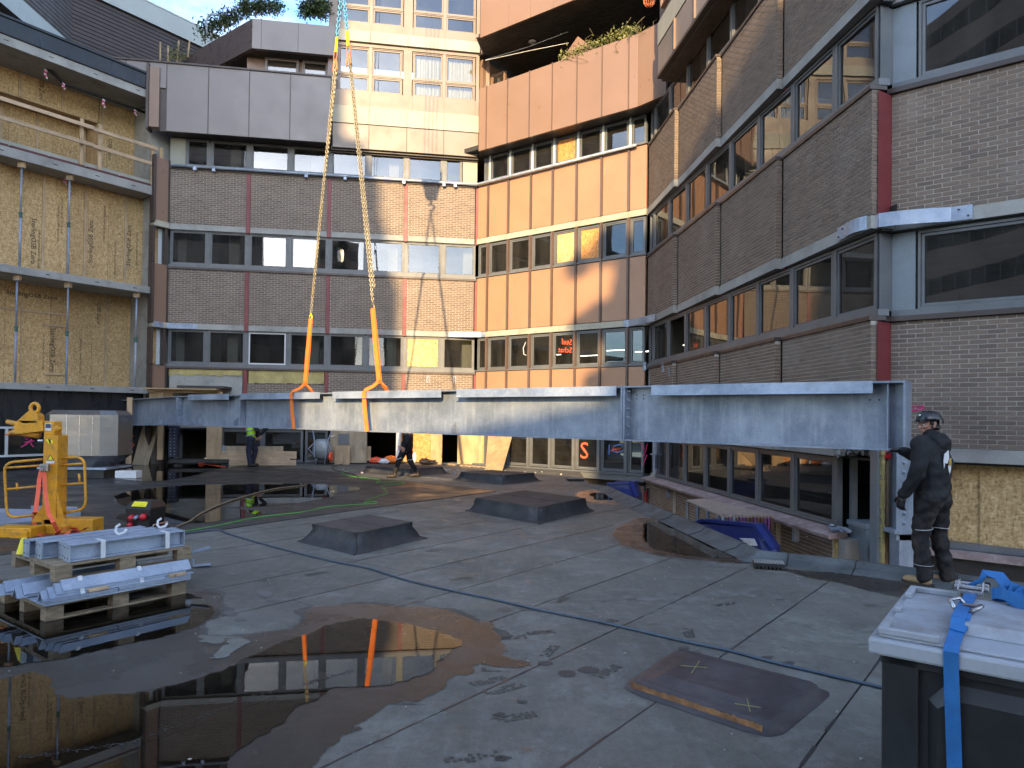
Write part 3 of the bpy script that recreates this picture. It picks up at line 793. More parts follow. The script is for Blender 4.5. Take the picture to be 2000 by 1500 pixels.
mb = MB()
for fc, L in ((FA, UA), (FB, LB), (FCc, LC)):
    u = .25
    while u < L:
        for (z0, z1) in ((1.53, 4.57), (4.85, 7.9), (8.18, 11.2)): fc.box(mb, u - .17, u + .17, z0, z1, -1.0, -.55)
        u += 2.7 if fc is not FB else 3.2
mb.each('inner_column', 'interior_wall', office, fix=True)
mb = MB()
for (x0, y0, x1, y1) in ((1003, 660, 1006, 712), (1150, 695, 1222, 688), (1010, 600, 1050, 590)): pass
for q in range(5):
    a = FB.p(1.2 + q * 1.25, 4.1 - .12 * (q % 2), -3.4 + .25 * q); b = FB.p(2.0 + q * 1.25, 4.1 - .12 * (q % 2), -3.4 + .25 * q); mb.bar(a, b, .02, .02)
for q in range(3):
    a = FCc.p(1.6 + q * 2.2, 4.15, -3.2); b = FCc.p(2.8 + q * 2.2, 4.15, -3.2); mb.bar(a, b, .02, .02)
mb.each('lit_tube', 'tube', office)

# --- head-height storey: balcony fronts and upper storeys
# balcony front of A
SA = [FA.hit(x, 190, .55)[0] for x in (646, 567, 487, 407, 325, 245, 180)]
for i in range(len(SA) - 1):
    mb = MB(); FA.box(mb, SA[i] + .008, SA[i + 1] - .008, 10.90 if i < 4 else 12.3, 13.12, .46, .55); mb.build('balcony_panel', 'taupe_panel', office, bevel=.006)
    mb = MB(); FA.box(mb, SA[i + 1] - .012, SA[i + 1] + .012, 10.89 if i < 4 else 12.3, 13.14, .44, .565); mb.each('cover_strip', 'bronze', office)
mb = MB(); FA.box(mb, SA[0], SA[-1], 13.12, 13.17, .40, .60); mb.build('coping', 'bronze', office)
mb = MB(); FA.box(mb, SA[0], SA[4], 10.95, 11.1, -1.5, .45); mb.build('balcony_soffit', 'soffit', office)
mb = MB(); FA.box(mb, SA[0], SA[4], 11.1, 11.3, -6, .45); mb.build('terrace_floor', 'interior_dark', office)
ua, ub = FA.hit(311, 180, .62)[0], FA.hit(291, 180, .62)[0]
mb = MB(); FA.box(mb, ua, ub, 10.98, 12.95, .3, .62); mb.build('fin_panel', 'brown_panel', office, bevel=.01)
mb = MB(); FA.box(mb, ub, ub + .08, 10.9, 13.05, .25, .66); FA.box(mb, SA[4] + .01, ua, 10.9, 12.6, .3, .5); mb.each('edge_strip', 'bronze', office)
# fin panel at the left end
for (z0, z1, m_) in ((LV[1][1] - .0, 6.6, 'brown_panel'), (8.0, 10.1, 'brown_panel'), (1.5, 3.25, 'brown_panel')):
    mb = MB(); FE.box(mb, .04, .48, z0, z1, -.05, .06); mb.build('end_panel', 'brown_panel', office, bevel=.006)
    mb = MB(); FE.box(mb, .48, .56, z0 - .05, z1 + .05, -.12, .12); FE.box(mb, -.02, .04, z0, z1, -.1, .05); mb.each('cover_strip', 'bronze', office)
mb = MB()
for (z0, z1) in ((4.50, 4.69), (7.83, 8.02)): FE.box(mb, 0, .5, z0, z1, -.1, .09)
mb.each('concrete_band', 'concrete_warm', office)
mb = MB()
for (z0, z1) in ((3.25, 4.50), (6.6, 7.83), (0, 1.5)): FE.box(mb, .48, .56, z0, z1, -.12, .12); FE.box(mb, .02, .1, z0, z1, -.1, .03)
mb.each('cover_strip', 'bronze', office)
mb = MB()
for (z0, z1) in ((3.3, 4.48), (6.65, 7.8)): FE.box(mb, .22, .48, z0, z1, -.25, -.2)
mb.each('osb_board', 'osb', office)
mb = MB()
for (z0, z1) in ((3.3, 4.48), (6.65, 7.8)): FE.box(mb, .1, .22, z0, z1, -.25, -.18)
mb.each('white_reveal', 'white', office)

# tower T above A (right part)
T0 = FA.hit(935, 260, .2)[0]; T1 = FA.hit(646, 260, .2)[0]
sx = [FA.hit(x, 260, .2)[0] for x in (935, 867, 794.5, 720.6, 649, 640)]
for i in range(4):
    a, b = sx[i] + .01, sx[i + 1] - .01
    mb = MB(); FA.box(mb, a, b, 10.90, 11.74, .1, .2); mb.build('beige_cladding_panel', 'beige_panel', office, bevel=.006)
    for (z0, z1) in ((11.76, 12.36), (14.62, 15.0)):
        mb = MB(); FA.box(mb, a - .006, b + .006, z0, z1, -.1, .22); mb.build('concrete_fascia', 'concrete_pale', office, bevel=.006)
mb = MB(); FA.box(mb, sx[4], sx[4] + .25, 14.62, 15.0, -1.5, .22); mb.build('concrete_fascia', 'concrete_pale', office)
mb = MB()
for u in sx[1:4]: FA.box(mb, u - .012, u + .012, 10.9, 11.75, .08, .185)
FA.box(mb, T0, T1, 10.84, 10.9, -.1, .1); FA.box(mb, T0, T1 + .1, 10.80, 10.86, -.2, -.02)
mb.each('joint_strip', 'bronze', office)
mb = MB(); FA.box(mb, T0, T1, 10.86, 11.0, -.6, .1); mb.build('soffit', 'soffit', office)
def tower_storey(z0, zl0, zl1, zu0, zu1, z1, curt):
    w = [FA.hit(x, 120, .1)[0] for x in (930, 868, 805, 788, 724, 658)]
    uL = [(w[0], w[1]), (w[1], w[2]), (w[3], w[4]), (w[4], w[5])]
    mb = MB()
    FA.box(mb, T0, T1 + .1, z0, zl0, -.1, .12); FA.box(mb, T0, T1 + .1, zu1, z1, -.1, .12); FA.box(mb, T0, w[5] , zl1, zu0, -.1, .10)
    FA.box(mb, T0, w[0], zl0, zu1, -.1, .12); FA.box(mb, w[2], w[3], zl0, zu1, -.1, .12); FA.box(mb, w[5], T1 + .1, zl0, zu1, -.1, .12)
    for u in (w[1], w[4]): FA.box(mb, u - .05, u + .05, zl0, zu1, -.1, .11)
    mb.each('taupe_cladding', 'beige_panel', office, fix=True)
    mb = MB()
    for u in (w[1], w[4], w[2] - .04, w[0] + .02, w[5] + .1): FA.box(mb, u - .004, u + .004, z0, zl0 - .02, .118, .125)
    mb.each('panel_joint', 'bronze', office)
    for i, (a, b) in enumerate(uL):
        for (p, q) in ((zl0, zl1), (zu0, zu1)):
            ww = window(FA, a + .03, b - .03, p, q, f=.03, fill='glass_light', frame='beige_panel', sash='beige_panel')
            if curt and i < 2:
                mb = MB(); n = 26; L_ = b - a - .2
                prev = None
                for j in range(n + 1):
                    u = a + .1 + L_ * j / n; ff = -.13 - .03 * math.sin(j * 2.3) - .015 * math.sin(j * 5.1)
                    if prev: mb.add([FA.p(prev[0], p + .03, prev[1]), FA.p(u, p + .03, ff), FA.p(u, q - .03, ff), FA.p(prev[0], q - .03, prev[1])], [(0, 1, 2, 3)])
                    prev = (u, ff)
                o = mb.build('curtain', 'curtain', office, smooth=True)
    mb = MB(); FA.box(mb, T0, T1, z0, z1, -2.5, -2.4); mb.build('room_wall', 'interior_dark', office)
tower_storey(12.37, 12.92, 13.50, 13.52, 14.50, 14.61, True)
tower_storey(15.01, 15.32, 15.9, 15.92, 16.9, 17.3, False)
mb = MB(); FA.box(mb, T0, T1 + .12, 17.3, 20.0, -5, .1); mb.build('upper_wall', 'taupe_panel', office)
mb = MB(); FA.box(mb, T1 + .1, T1 + .14, 12.3, 17.3, -5, .1); mb.build('side_wall', 'taupe_panel', office)

# set back storey behind the balcony, with the upper terrace front
mb = MB(); FA.box(mb, T1, T1 + 2.9, 11.3, 14.0, -.5, -.36); FA.box(mb, T1 + 2.9, T1 + 6, 11.3, 14.0, -3, -2.9); mb.build('recessed_wall', 'brown_panel', office)
for (xa, xb) in ((518, 584), (591, 641)):
    ua = FA.hit(xb, 120, -.25)[0]; ub = FA.hit(xa, 120, -.25)[0]
    window(FA, ua, ub, 12.7, 13.99, f=-.25, fill='glass_light', frame='taupe_panel', sash='taupe_panel')
uc = FA.hit(493, 40, .35)[0]
mb = MB(); FA.box(mb, T1 - .1, uc, 13.98, 14.98, .2, .35); mb.build('terrace_front', 'taupe_panel', office, label='upper terrace front in grey metal panels')
for x in (511, 583):
    u = FA.hit(x, 40, .35)[0]; mb = MB(); FA.box(mb, u - .006, u + .006, 13.99, 14.97, .345, .36); mb.each('joint_strip', 'bronze', office)
FG = Fc(FA.p(uc, 0, .35), ang(-53))
mb = MB(); FG.box(mb, 0, 9.5, 13.98, 14.98, -.15, 0); mb.build('terrace_front', MAT('bronze grey panel', (.11, .085, .08), .3, var=.05, vs=1, bump=.03), office, label='angled side of the upper terrace front')
pts = [FA.p(T1, 0, .3)[:2], FA.p(uc, 0, .3)[:2], FG.p(9.4, 0, -.05)[:2], FA.p(T1, 0, -9)[:2]]
mb = MB(); mb.prism(pts, 14.0, 14.2); mb.build('terrace_soffit', 'soffit', office, fix=True)

# pipe rail along the top sill of A and B
rail = thing('safety_pipe', FA.p(5, 9.9, .15), 'long grey pipe clamped along the top sill of the brick facades', 'pipe')
mb = MB(); mb.tube([FA.p(UA - .1, 9.93, .12), FA.p(5, 9.93, .14), FA.p(.35, 9.93, .14), FA.p(.0, 9.93, .2), FB.p(.35, 9.93, .14), FB.p(LB - .3, 9.95, .14)], .045, 10)
mb.build('pipe', 'galv_plain', rail, smooth=True)
for u in (9.5, 8.9, 5.9, 4.6, 2.6, 1.2, .8): 
    mb = MB(); FA.box(mb, u - .05, u + .05, 9.80, 9.92, .05, .17); mb.build('clamp', 'galv_light', rail)

# balcony of B
SBx = [FB.hit(x, 170, .6)[0] for x in (936, 951, 992, 1034.6, 1079, 1127, 1176, 1228, 1246)]
for i in range(8):
    mb = MB(); FB.box(mb, SBx[i] + .006, SBx[i + 1] - .006, 10.88, 13.05, .5, .6); mb.build('balcony_panel', 'brown_panel', office, bevel=.006)
    if i: 
        mb = MB(); FB.box(mb, SBx[i] - .014, SBx[i] + .014, 10.87, 13.07, .48, .63); mb.each('cover_strip', 'mullion_brown', office)
mb = MB(); mb.prism([FB.p(0, 0, -1)[:2], FB.p(SBx[8], 0, -1)[:2], FB.p(SBx[8], 0, .5)[:2], FB.p(SBx[0] + .02, 0, .5)[:2], FB.p(.02, 0, .0)[:2]], 10.92, 11.1); mb.build('balcony_soffit', 'soffit', office, fix=True)
mb = MB(); FA.box(mb, -.4, T0 + .05, 10.9, 20, -2, -.12); mb.build('corner_wall', 'brown_panel', office)
eB = FB.p(SBx[8], 0, .6)[:2]; eC = DP(1290, 130, 19.9)[:2]
FH = Fc(eB, np.array(eC) - np.array(eB))
LH = float(np.linalg.norm(np.array(eC) - np.array(eB)))
mb = MB(); FH.box(mb, 0, LH + .2, 10.88, 13.05, -.1, 0); mb.build('balcony_panel', 'brown_panel', office, bevel=.006)
mb = MB(); mb.prism([FB.p(SBx[8] - .5, 0, -.5)[:2], FB.p(SBx[8], 0, .55)[:2], FH.p(LH + .2, 0, -.02)[:2], FCc.p(.3, 0, -.4)[:2]], 10.9, 11.05); mb.build('balcony_soffit', 'soffit', office, fix=True)
# loggia behind it
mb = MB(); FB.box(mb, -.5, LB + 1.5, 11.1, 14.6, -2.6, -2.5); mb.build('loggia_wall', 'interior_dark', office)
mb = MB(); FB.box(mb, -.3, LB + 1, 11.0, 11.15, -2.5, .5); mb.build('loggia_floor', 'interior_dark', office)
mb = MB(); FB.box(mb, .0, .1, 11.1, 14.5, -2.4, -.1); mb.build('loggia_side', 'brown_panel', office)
window(FB, .12, .75, 13.0, 14.1, f=-.6, fill='glass_light', frame='brown_panel', sash='brown_panel')
mb = MB()
for i in range(30):
    f0 = -2.4 + i * .115; FB.box(mb, (0 if f0 < .1 else .25 + f0 * .5), LB + 1.2, 14.56, 14.60, f0, f0 + .095)
mb.build('soffit_slat', 'soffit', office, kind='stuff')
mb = MB(); FB.box(mb, 0, LB + 1.2, 14.62, 14.7, -2.5, .0); FB.box(mb, .8, LB + 1.2, 14.62, 14.7, .0, 1.0); mb.build('soffit_board', 'interior_dark', office)
S2 = [FB.hit(x, 40, 1.05)[0] for x in (938, 993, 1036, 1080, 1150, 1230)]
for i in range(5):
    mb = MB(); FB.box(mb, S2[i] + .005, S2[i + 1] - .005, 14.52, 16.6, .98, 1.05); mb.build('balcony_panel', 'brown_panel', office, bevel=.006)
mb = MB(); mb.lathe([(.10, 0), (.13, .02), (.13, .05), (.10, .06)], FB.p(2.2, 14.49, -.2), 16); mb.build('ceiling_lamp', 'white', office)
# climber plants and bits on the balcony edge
def leaves(mb, pts, n, spread, size, rs):
    for i in range(n):
        k = rs.uniform(0, len(pts) - 1.001); a = np.array(pts[int(k)]); b = np.array(pts[int(k) + 1]); c = a + (b - a) * (k - int(k)) + rs.normal(0, 1, 3) * spread
        s_ = size * rs.uniform(.5, 1.3); x = rs.normal(0, 1, 3); x /= np.linalg.norm(x); y = np.cross(x, rs.normal(0, 1, 3)); y /= np.linalg.norm(y)
        mb.add([c - x * s_, c + y * s_ * .45, c + x * s_, c - y * s_ * .45], [(0, 1, 2, 3)])
rs = np.random.RandomState(3)
u0 = FB.hit(1095, 100, .55)[0]
cl = thing('climber_plant', FB.p(5, 13.05, .5), 'pale straggly climber trailing along the brown balcony top', 'plant')
mb = MB(); leaves(mb, [FB.p(u0, 13.1, .52), FB.p(u0 + 1.2, 13.22, .5), FB.p(u0 + 2.2, 13.25, .5), FB.p(LB - .2, 13.25, .45)], 1300, .10, .055, rs); mb.build('foliage', 'leaf_pale', cl, kind='stuff')
mb = MB()
for i in range(16):
    q = [FB.p(u0 + rs.uniform(0, 3.2), 13.1, .5)]
    for j in range(5): q.append(tuple(np.array(q[-1]) + rs.normal(0, .12, 3) + np.array([.05, -.04, .03])))
    mb.tube(q, .008, 4)
mb.build('stem', 'stalk', cl)
mb = MB(); a = FB.hit(1092, 90, .2)[0]; b = FB.hit(1150, 60, .2)[0]
mb.extrude([FB.p(a - .1, 12.9, -.1), FB.p(a - .1, 13.35, -.1), FB.p(a + .6, 14.0, -.1), FB.p(b, 13.5, -.1), FB.p(b, 12.9, -.1)], (FB.n[0] * .12, FB.n[1] * .12, 0)); tag(mb.build('wall_piece', 'brown_panel', None, fix=True), 'brown pentagonal screen behind the balcony plants', 'screen')
wl = MB(); wl.tube([DP(948, 117, 24.6), DP(1030, 92, 23.8), DP(1110, 62, 23)], .012, 5); wl.tube([DP(948, 118, 24.6), DP(1030, 100, 23.8), DP(1110, 84, 23)], .012, 5)
tag(wl.build('washing_line', 'white'), 'two pale lines strung across the dark loggia', 'washing line')
bl = thing('wire_lantern', DP(1268, 0, 20.6), 'round wire lantern hanging in the top loggia', 'lantern')
mb = MB(); c = np.array(DP(1268, 2, 20.6))
for i in range(8):
    a = math.pi * i / 8; mb.tube([c + np.array([.17 * math.cos(a) * math.sin(t), .17 * math.sin(a) * math.sin(t), .17 * math.cos(t)]) for t in np.linspace(0, 2 * math.pi, 18)], .008, 4)
mb.build('wire_cage', 'hook_orange', bl)
mb = MB(); mb.tube([c + np.array([0, 0, .17]), c + np.array([0, 0, 1.3])], .006, 4); mb.build('cord', 'black', bl)

# C upper: cladding and fascia
FCU = Fc(FCc.p(0, 0, .4), FCc.t)
us = [FCU.hit(x, 150)[0] for x in (1285, 1312, 1350, 1400)]; us = [us[0] + 1.38 * i for i in range(9)]
for i in range(8):
    a, b = us[i], us[i + 1] - .03
    if b > LC - .1: break
    mb = MB(); FCU.taper(mb, a, b, 10.95, 11.74, -.15, -.15, 0, .0); mb.build('taupe_cladding_panel', 'taupe_panel', office, bevel=.006)
    mb = MB(); FCU.box(mb, b, b + .03, 10.95, 11.74, -.15, .05); mb.each('cover_strip', 'brown_panel', office)
mb = MB(); FCU.box(mb, us[0], LC, 11.76, 12.36, -.3, .02); mb.build('concrete_fascia', 'concrete_pale', office)
mb = MB(); FCU.box(mb, us[0], LC, 10.86, 10.94, -.5, .03); FCU.box(mb, us[0], LC, 10.8, 10.86, -.5, -.1); mb.build('soffit', 'soffit', office)
mb = MB(); FCU.box(mb, us[0] - .05, LC, 12.37, 16, -.4, -.05); mb.build('upper_wall', 'beige_panel', office)
for i in range(4): window(FCU, us[0] + .3 + i * 1.9, us[0] + 1.9 + i * 1.9, 12.6, 14.0, f=-.0, fill='glass_light', frame='brown_panel', sash='brown_panel')
mb = MB(); FD.box(mb, -.1, LD, 11.0, 13.5, -.4, .3); mb.build('upper_wall', 'taupe_panel', office)
mb = MB(); FCc.box(mb, -.02, .35, 1.37, 3.17, -.3, -.1); mb.build('bare_column', 'concrete', office)

# bumper plates bolted over the bands
def plate(fc_pts, z0, z1, name='deflector_plate', label=None):
    o = thing(name, fc_pts[0], label, 'metal plate', 'curved pale metal plates bolted over the concrete bands')
    mb = MB(); n = len(fc_pts)
    vs = []
    for p in fc_pts: vs += [(p[0], p[1], z0), (p[0], p[1], z1)]
    fs = [(2 * i, 2 * i + 2, 2 * i + 3, 2 * i + 1) for i in range(n - 1)]
    mb.add(vs, fs); q = mb.build('plate', 'galv_light', o)
    q.modifiers.new('thickness', 'SOLIDIFY').thickness = .006
    bo = MB()
    for p in (fc_pts[0], fc_pts[-1]):
        q = fc_pts[1] if p is fc_pts[0] else fc_pts[-2]; d = np.array(q[:2]) - np.array(p[:2]); d /= np.linalg.norm(d)
        for s_ in (.05, .16):
            c = np.array(p[:2]) + d * s_; zz = z0 + (.05 if s_ < .1 else z1 - z0 - .05)
            nn = np.array([d[1], -d[0]]);  nn = nn if nn @ (-c) > 0 else -nn
            bo.tube([(c[0], c[1], zz), (c[0] + nn[0] * .015, c[1] + nn[1] * .015, zz)], .012, 6)
    bo.build('bolt', 'black', o)
def arc(pts, n=14):
    P = [np.array(p[:2]) for p in pts]; out = []
    for t in np.linspace(0, 1, n):
        out.append((1 - t) ** 2 * P[0] + 2 * t * (1 - t) * P[1] + t * t * P[2])
    return [(q[0], q[1], 4.6) for q in out]
plate([FCc.p(FCc.hit(1635, 465, .1)[0], 4.6, .10)] + arc([FCc.p(FCc.hit(1652, 465, .1)[0], 0, .11), FCc.p(LC + .05, 0, .34), FD.p(.75, 0, .04)]) + [FD.p(1.0, 4.6, .03)], 4.51, 4.71, label='long pale curved plate wrapping the brick corner above the right window')
plate([FB.p(5.95, 4.6, .05)] + arc([FB.p(6.1, 0, .05), FCc.p(-.15, 0, .35), FCc.p(.9, 0, .09)]) + [FCc.p(1.05, 4.6, .06)], 4.49, 4.69, label='short pale curved plate in the inner corner beside the ochre panels')
plate([FA.p(.95, 4.6, .05)] + arc([FA.p(.8, 0, .05), FA.p(.1, 0, .2), FB.p(.3, 0, .06)]) + [FB.p(.48, 4.6, .05)], 4.50, 4.68, label='pale plate on the band between the brick bay and first ochre panel')
plate([FA.p(9.35, 4.6, .04), FA.p(9.6, 0, .04), FA.p(10.1, 0, .05), FA.p(10.35, 0, .08), FE.p(.3, 0, .14), FE.p(.48, 0, .13)], 4.50, 4.68, label='straight white plate on the band at the left end of the brick wall')
# ================================================================== boarded wing on the left
wing = thing('boarded_wing', FL.p(4, 0, -2), 'stripped concrete wing closed with osb boards behind open floor slabs', 'building')
UW = 16.0
SL = [(2.31, 2.50), (5.58, 5.80), (8.82, 9.10), (11.93, 12.20)]
RC = [1.5, .8, 1.5]
for i, (a, b) in enumerate(SL):
    mb = MB(); FL.box(mb, .50, UW, a, b, -5, 0.0); mb.build('floor_slab', 'concrete', wing, label='exposed concrete floor slab edge' if i else None, bevel=.01)
mb = MB()
for i in range(13):
    for (a, b) in SL:
        u = 1.0 + i * 1.22 + rng.uniform(-.1, .1); FL.box(mb, u, u + .12, (a + b) / 2 - .01, (a + b) / 2 + .012, -.01, .004)
mb.build('cast_in_slot', 'frame_black', wing)
mb = MB(); FL.box(mb, .45, UW, 12.2, 12.68, -.3, .05); FL.box(mb, .40, UW, 12.66, 12.75, -.45, .09); mb.build('roof_parapet', 'bitumen_wall', wing, bevel=.02)
mb = MB(); FL.box(mb, .5, UW, 12.2, 12.3, -12, -.4); mb.build('wing_roof', 'bitumen', wing)
# upstand and red brown edge blocks on the second slab
mb = MB(); FL.box(mb, .55, UW, 9.1, 9.32, -.35, -.15); mb.build('slab_upstand', 'concrete_pale', wing)
for i in range(14):
    mb = MB(); FL.box(mb, .6 + i * 1.0, 1.55 + i * 1.0, 9.103, 9.17, -.14, -.005); mb.build('edge_tile', MAT('oxblood edge tile', (.10, .03, .03), .6) if i == 0 else bpy.data.materials['oxblood edge tile'], wing)
# boards
def boards(z0, z1, f, ulist, m='osb'):
    for a, b in zip(ulist[:-1], ulist[1:]):
        mb = MB(); FL.box(mb, a + .004, b - .004, z0, z1, f - .018 + rng.uniform(-.003, .003), f); mb.build('osb_board', m, wing)
st = [-.8 + 1.22 * i for i in range(15)]
boards(2.50, 5.58, -1.5, st)
boards(5.80, 8.82, -.8, [.3 + 1.22 * i for i in range(13)])
uo = FL.hit(192, 260, -1.5)[0]; 
boards(9.1, 11.93, -1.5, [-.8, -.2, .6, 1.3, uo - .02])
boards(11.2, 11.93, -1.5, [uo, uo + 1.22, uo + 2.44, uo + 3.66, uo + 4.9, uo + 6.1]); boards(9.1, 9.75, -1.5, [uo, uo + 1.22, uo + 2.44, uo + 3.66, uo + 4.9, uo + 6.1])
boards(9.1, 11.93, -2.3, [uo - .2 + 1.22 * i for i in range(7)])
mb = MB(); FL.box(mb, uo, uo + 6, 11.16, 11.2, -2.3, -1.5); FL.box(mb, uo - .02, uo + .02, 9.75, 11.2, -2.3, -1.5); mb.build('opening_reveal', 'ply', wing)
# battens over the joints
def batten(x0, y0, y1, f, z0, z1, w=.07):
    u = FL.hit(x0, (y0 + y1) / 2, f)[0]
    mb = MB(); FL.box(mb, u - w / 2, u + w / 2, z0, z1, f + .002, f + .04); mb.build('batten', 'lumber', wing)
for x in (38, 122, 200, 268): batten(x, 130, 290, -1.5, 9.1 if x > 190 else 11.2, 11.93, .09 if x == 38 else .06)
for x in (165, 72, 1): batten(x, 240, 300, -2.3, 9.1, 11.16)
for x in (84, 166, 245, -5): batten(x, 350, 520, -.8, 5.8, 8.82)
for x in (206, 262, 276): batten(x, 590, 740, -1.5, 2.5, 5.58)
for x in (40,): batten(x, 610, 740, -1.5, 2.5, 5.0, .03)
for (xa, xb, y) in ((-10, 126, 607), (84, 128, 636), (84, 125, 729)):
    (ua, za), (ub, zb) = FL.hit(xa, y, -1.5), FL.hit(xb, y + (xb - xa) * .06, -1.5)
    mb = MB(); FL.box(mb, ub, ua, zb - .03, zb + .03, -1.49, -1.455); mb.build('batten', 'lumber_h', wing)
mb = MB(); FL.box(mb, .3, UW, 2.2, 12.3, -5.2, -5.1); mb.build('inner_wall', 'interior_dark', wing)
mb = MB(); FL.box(mb, -.9, .42, -.2, 12.3, -5, -.42); mb.build('end_wall', 'concrete', wing)
# stencilled board lettering
tm = text_mesh('SterlingOSB Zero', .19, 'ink', spacing=1.0)
ts = text_mesh('STRUCTURAL BOARD  EN 300 OSB/3', .07, 'ink')
tz = text_mesh('OSB Zero', .17, 'ink')
H90 = math.pi / 2
for (x, y, f, rot, me) in ((62, 425, -.8, -H90, tm), (180, 515, -.8, H90, tm), (254, 520, -.8, H90, tm), (120, 385, -.8, -H90, ts), (203, 400, -.8, -H90, ts), (100, 640, -1.5, -H90, tm),
                           (258, 660, -1.5, -H90, tm), (12, 574, -1.5, 0, tm), (78, 150, -1.5, -H90, tz), (212, 270, -1.5, -H90, tz), (190, 590, -1.5, -H90, tz), (158, 730, -1.5, H90, ts), (75, 450, -.8, -H90, ts), (113, 400, -.8, -H90, ts), (84, 650, -1.5, -H90, ts), (268, 520, -.8, H90, ts), (224, 470, -.8, -H90, ts)):
    u, z = FL.hit(x, y, f); put_text(me, FL, u, z, f + .003, wing, 'stencil_lettering', rot)
# bitumen wall and its window strip at roof level
mb = MB(); FL.box(mb, .55, UW, -.1, 2.31, -.45, -.3); mb.build('bitumen_wall', 'bitumen_wall', wing)
mb = MB()
for i in range(10): FL.box(mb, 1.1 + i * 1.1, 1.115 + i * 1.1, -.1, 2.31, -.3, -.293)
mb.build('membrane_lap', 'bitumen', wing)
zt_, zb_ = FL.hit(60, 835, -.25)[1], FL.hit(60, 889, -.25)[1]
mb = MB(); FL.box(mb, .9, UW, zt_ - .03, zt_ + .03, -.3, -.24); FL.box(mb, .9, UW, zb_ - .03, zb_ + .03, -.3, -.22)
for x in (-8, 13, 228): 
    u = FL.hit(x, 860, -.25)[0]; FL.box(mb, u - .035, u + .035, zb_, zt_, -.3, -.245)
mb.build('window_frame', 'white', wing, fix=True)
mb = MB(); a, b = .95, 9.0
mb.add([FL.p(a, zb_, -.285), FL.p(b, zb_, -.285), FL.p(b, zt_, -.285), FL.p(a, zt_, -.285)], [(0, 1, 2, 3)]); o = mb.build('window_pane', 'glass', wing)
spray(FL, [[(48, 853), (66, 851), (50, 858), (64, 862), (48, 864), (67, 861)], [(62, 858), (52, 867), (41, 874)], [(58, 862), (63, 870), (66, 873)]], -.27, .035, 'sp_pink', 'graffiti', wing)
spray(FL, [[(262, 852), (250, 850), (244, 856), (252, 862), (262, 868), (256, 876), (246, 874)]], -.27, .035, 'sp_orange', 'graffiti', wing)

# black pipe and warning tape under the roof slab
pp = thing('drain_pipe', DP(125, 165, 21.5), 'thin black pipe hung under the left roof slab', 'pipe')
mb = MB()
P = [FL.hit(x, y, -.6) for (x, y) in ((84, 122), (98, 138), (128, 165), (200, 190), (290, 222))]
mb.tube([FL.p(u, z, -.6) for u, z in P], [.07, .06, .05, .045, .045], 8); mb.build('pipe', 'black', pp, smooth=True)
for i, (x, y) in enumerate(((90, 138), (125, 165), (203, 196), (265, 217), (128, 352))):
    t = thing('warning_tape', DP(x, y, 21), ['red and white tape knotted by the pipe bend', 'small red and white tape end at the pipe elbow', 'red and white tape hanging midway along the pipe', 'red and white tape near the right end of the pipe', 'red and white tape hanging above the upper prop'][i], 'tape')
    u, z = FL.hit(x, y, -.5); 
    w, r_ = MB(), MB(); hh = .26 if i in (0, 2) else .17
    for q in range(5):
        (r_ if q % 2 else w).strip([FL.p(u + .02 * math.sin(q), z + .03 - hh * q / 5, -.5 + .02 * math.sin(q * 2)), FL.p(u + .03 * math.sin(q + 1), z + .03 - hh * (q + 1) / 5, -.5 + .03 * math.sin(q + 2))], .09 - .012 * q, (FL.t[0], FL.t[1], .3))
    w.build('white_band', 'white', t); r_.build('red_band', 'sp_pink', t)

# steel props
def make_prop(z0, z1, loc, label):
    t = thing('steel_prop', loc, label, 'prop', 'adjustable steel props between the floor slabs')
    h = z1 - z0; hs = h * .52
    for (nm, a, b, r, m_) in (('outer_tube', 0, hs, .035, 'galv_plain'), ('inner_tube', hs, h - .16, .026, 'galv_plain')):
        mb = MB(); mb.tube([(0, 0, a), (0, 0, b)], r, 10); me = mb.mesh(nm, m_, smooth=True); place(me, nm, t, wloc(t))
    mb = MB(); mb.tube([(0, 0, hs - .14), (0, 0, hs + .02)], .045, 10); mb.tube([(-.07, 0, hs - .02), (.07, 0, hs - .02)], .012, 6)
    place(mb.mesh('collar', MAT('green prop collar', (.03, .10, .085), .5) if 'green prop collar' not in bpy.data.materials else bpy.data.materials['green prop collar']), 'collar', t, wloc(t))
    mb = MB()
    for i in range(9): mb.tube([(-.028, 0, hs + .08 + i * .12), (.028, 0, hs + .08 + i * .12)], .008, 5)
    place(mb.mesh('pin_hole', 'black'), 'pin_hole', t, wloc(t))
    mb = MB(); mb.box(-.06, .06, -.06, .06, 0, .01); mb.box(-.06, .06, -.06, .06, h - .165, h - .155); place(mb.mesh('end_plate', 'galv_plain'), 'end_plate', t, wloc(t))
    mb = MB(); mb.box(-.09, .09, -.05, .05, h - .155, h - .002); place(mb.mesh('timber_pad', 'lumber'), 'timber_pad', t, wloc(t))
    return t
for (x, y, k, lb) in ((40, 430, 1, 'steel prop on the middle slab, the one nearer the left picture edge'), (134, 450, 1, 'steel prop on the middle slab below the hanging tape'),
                      (31, 660, 0, 'steel prop on the lowest slab, farthest left'), (131, 660, 0, 'steel prop on the lowest slab between lettered boards'), (265, 670, 0, 'steel prop on the lowest slab beside the brick building')):
    f = -.18; u = FL.hit(x, y, f)[0]; z0 = SL[k][1]; z1 = SL[k + 1][0]
    make_prop(z0, z1, FL.p(u, z0, f), lb)
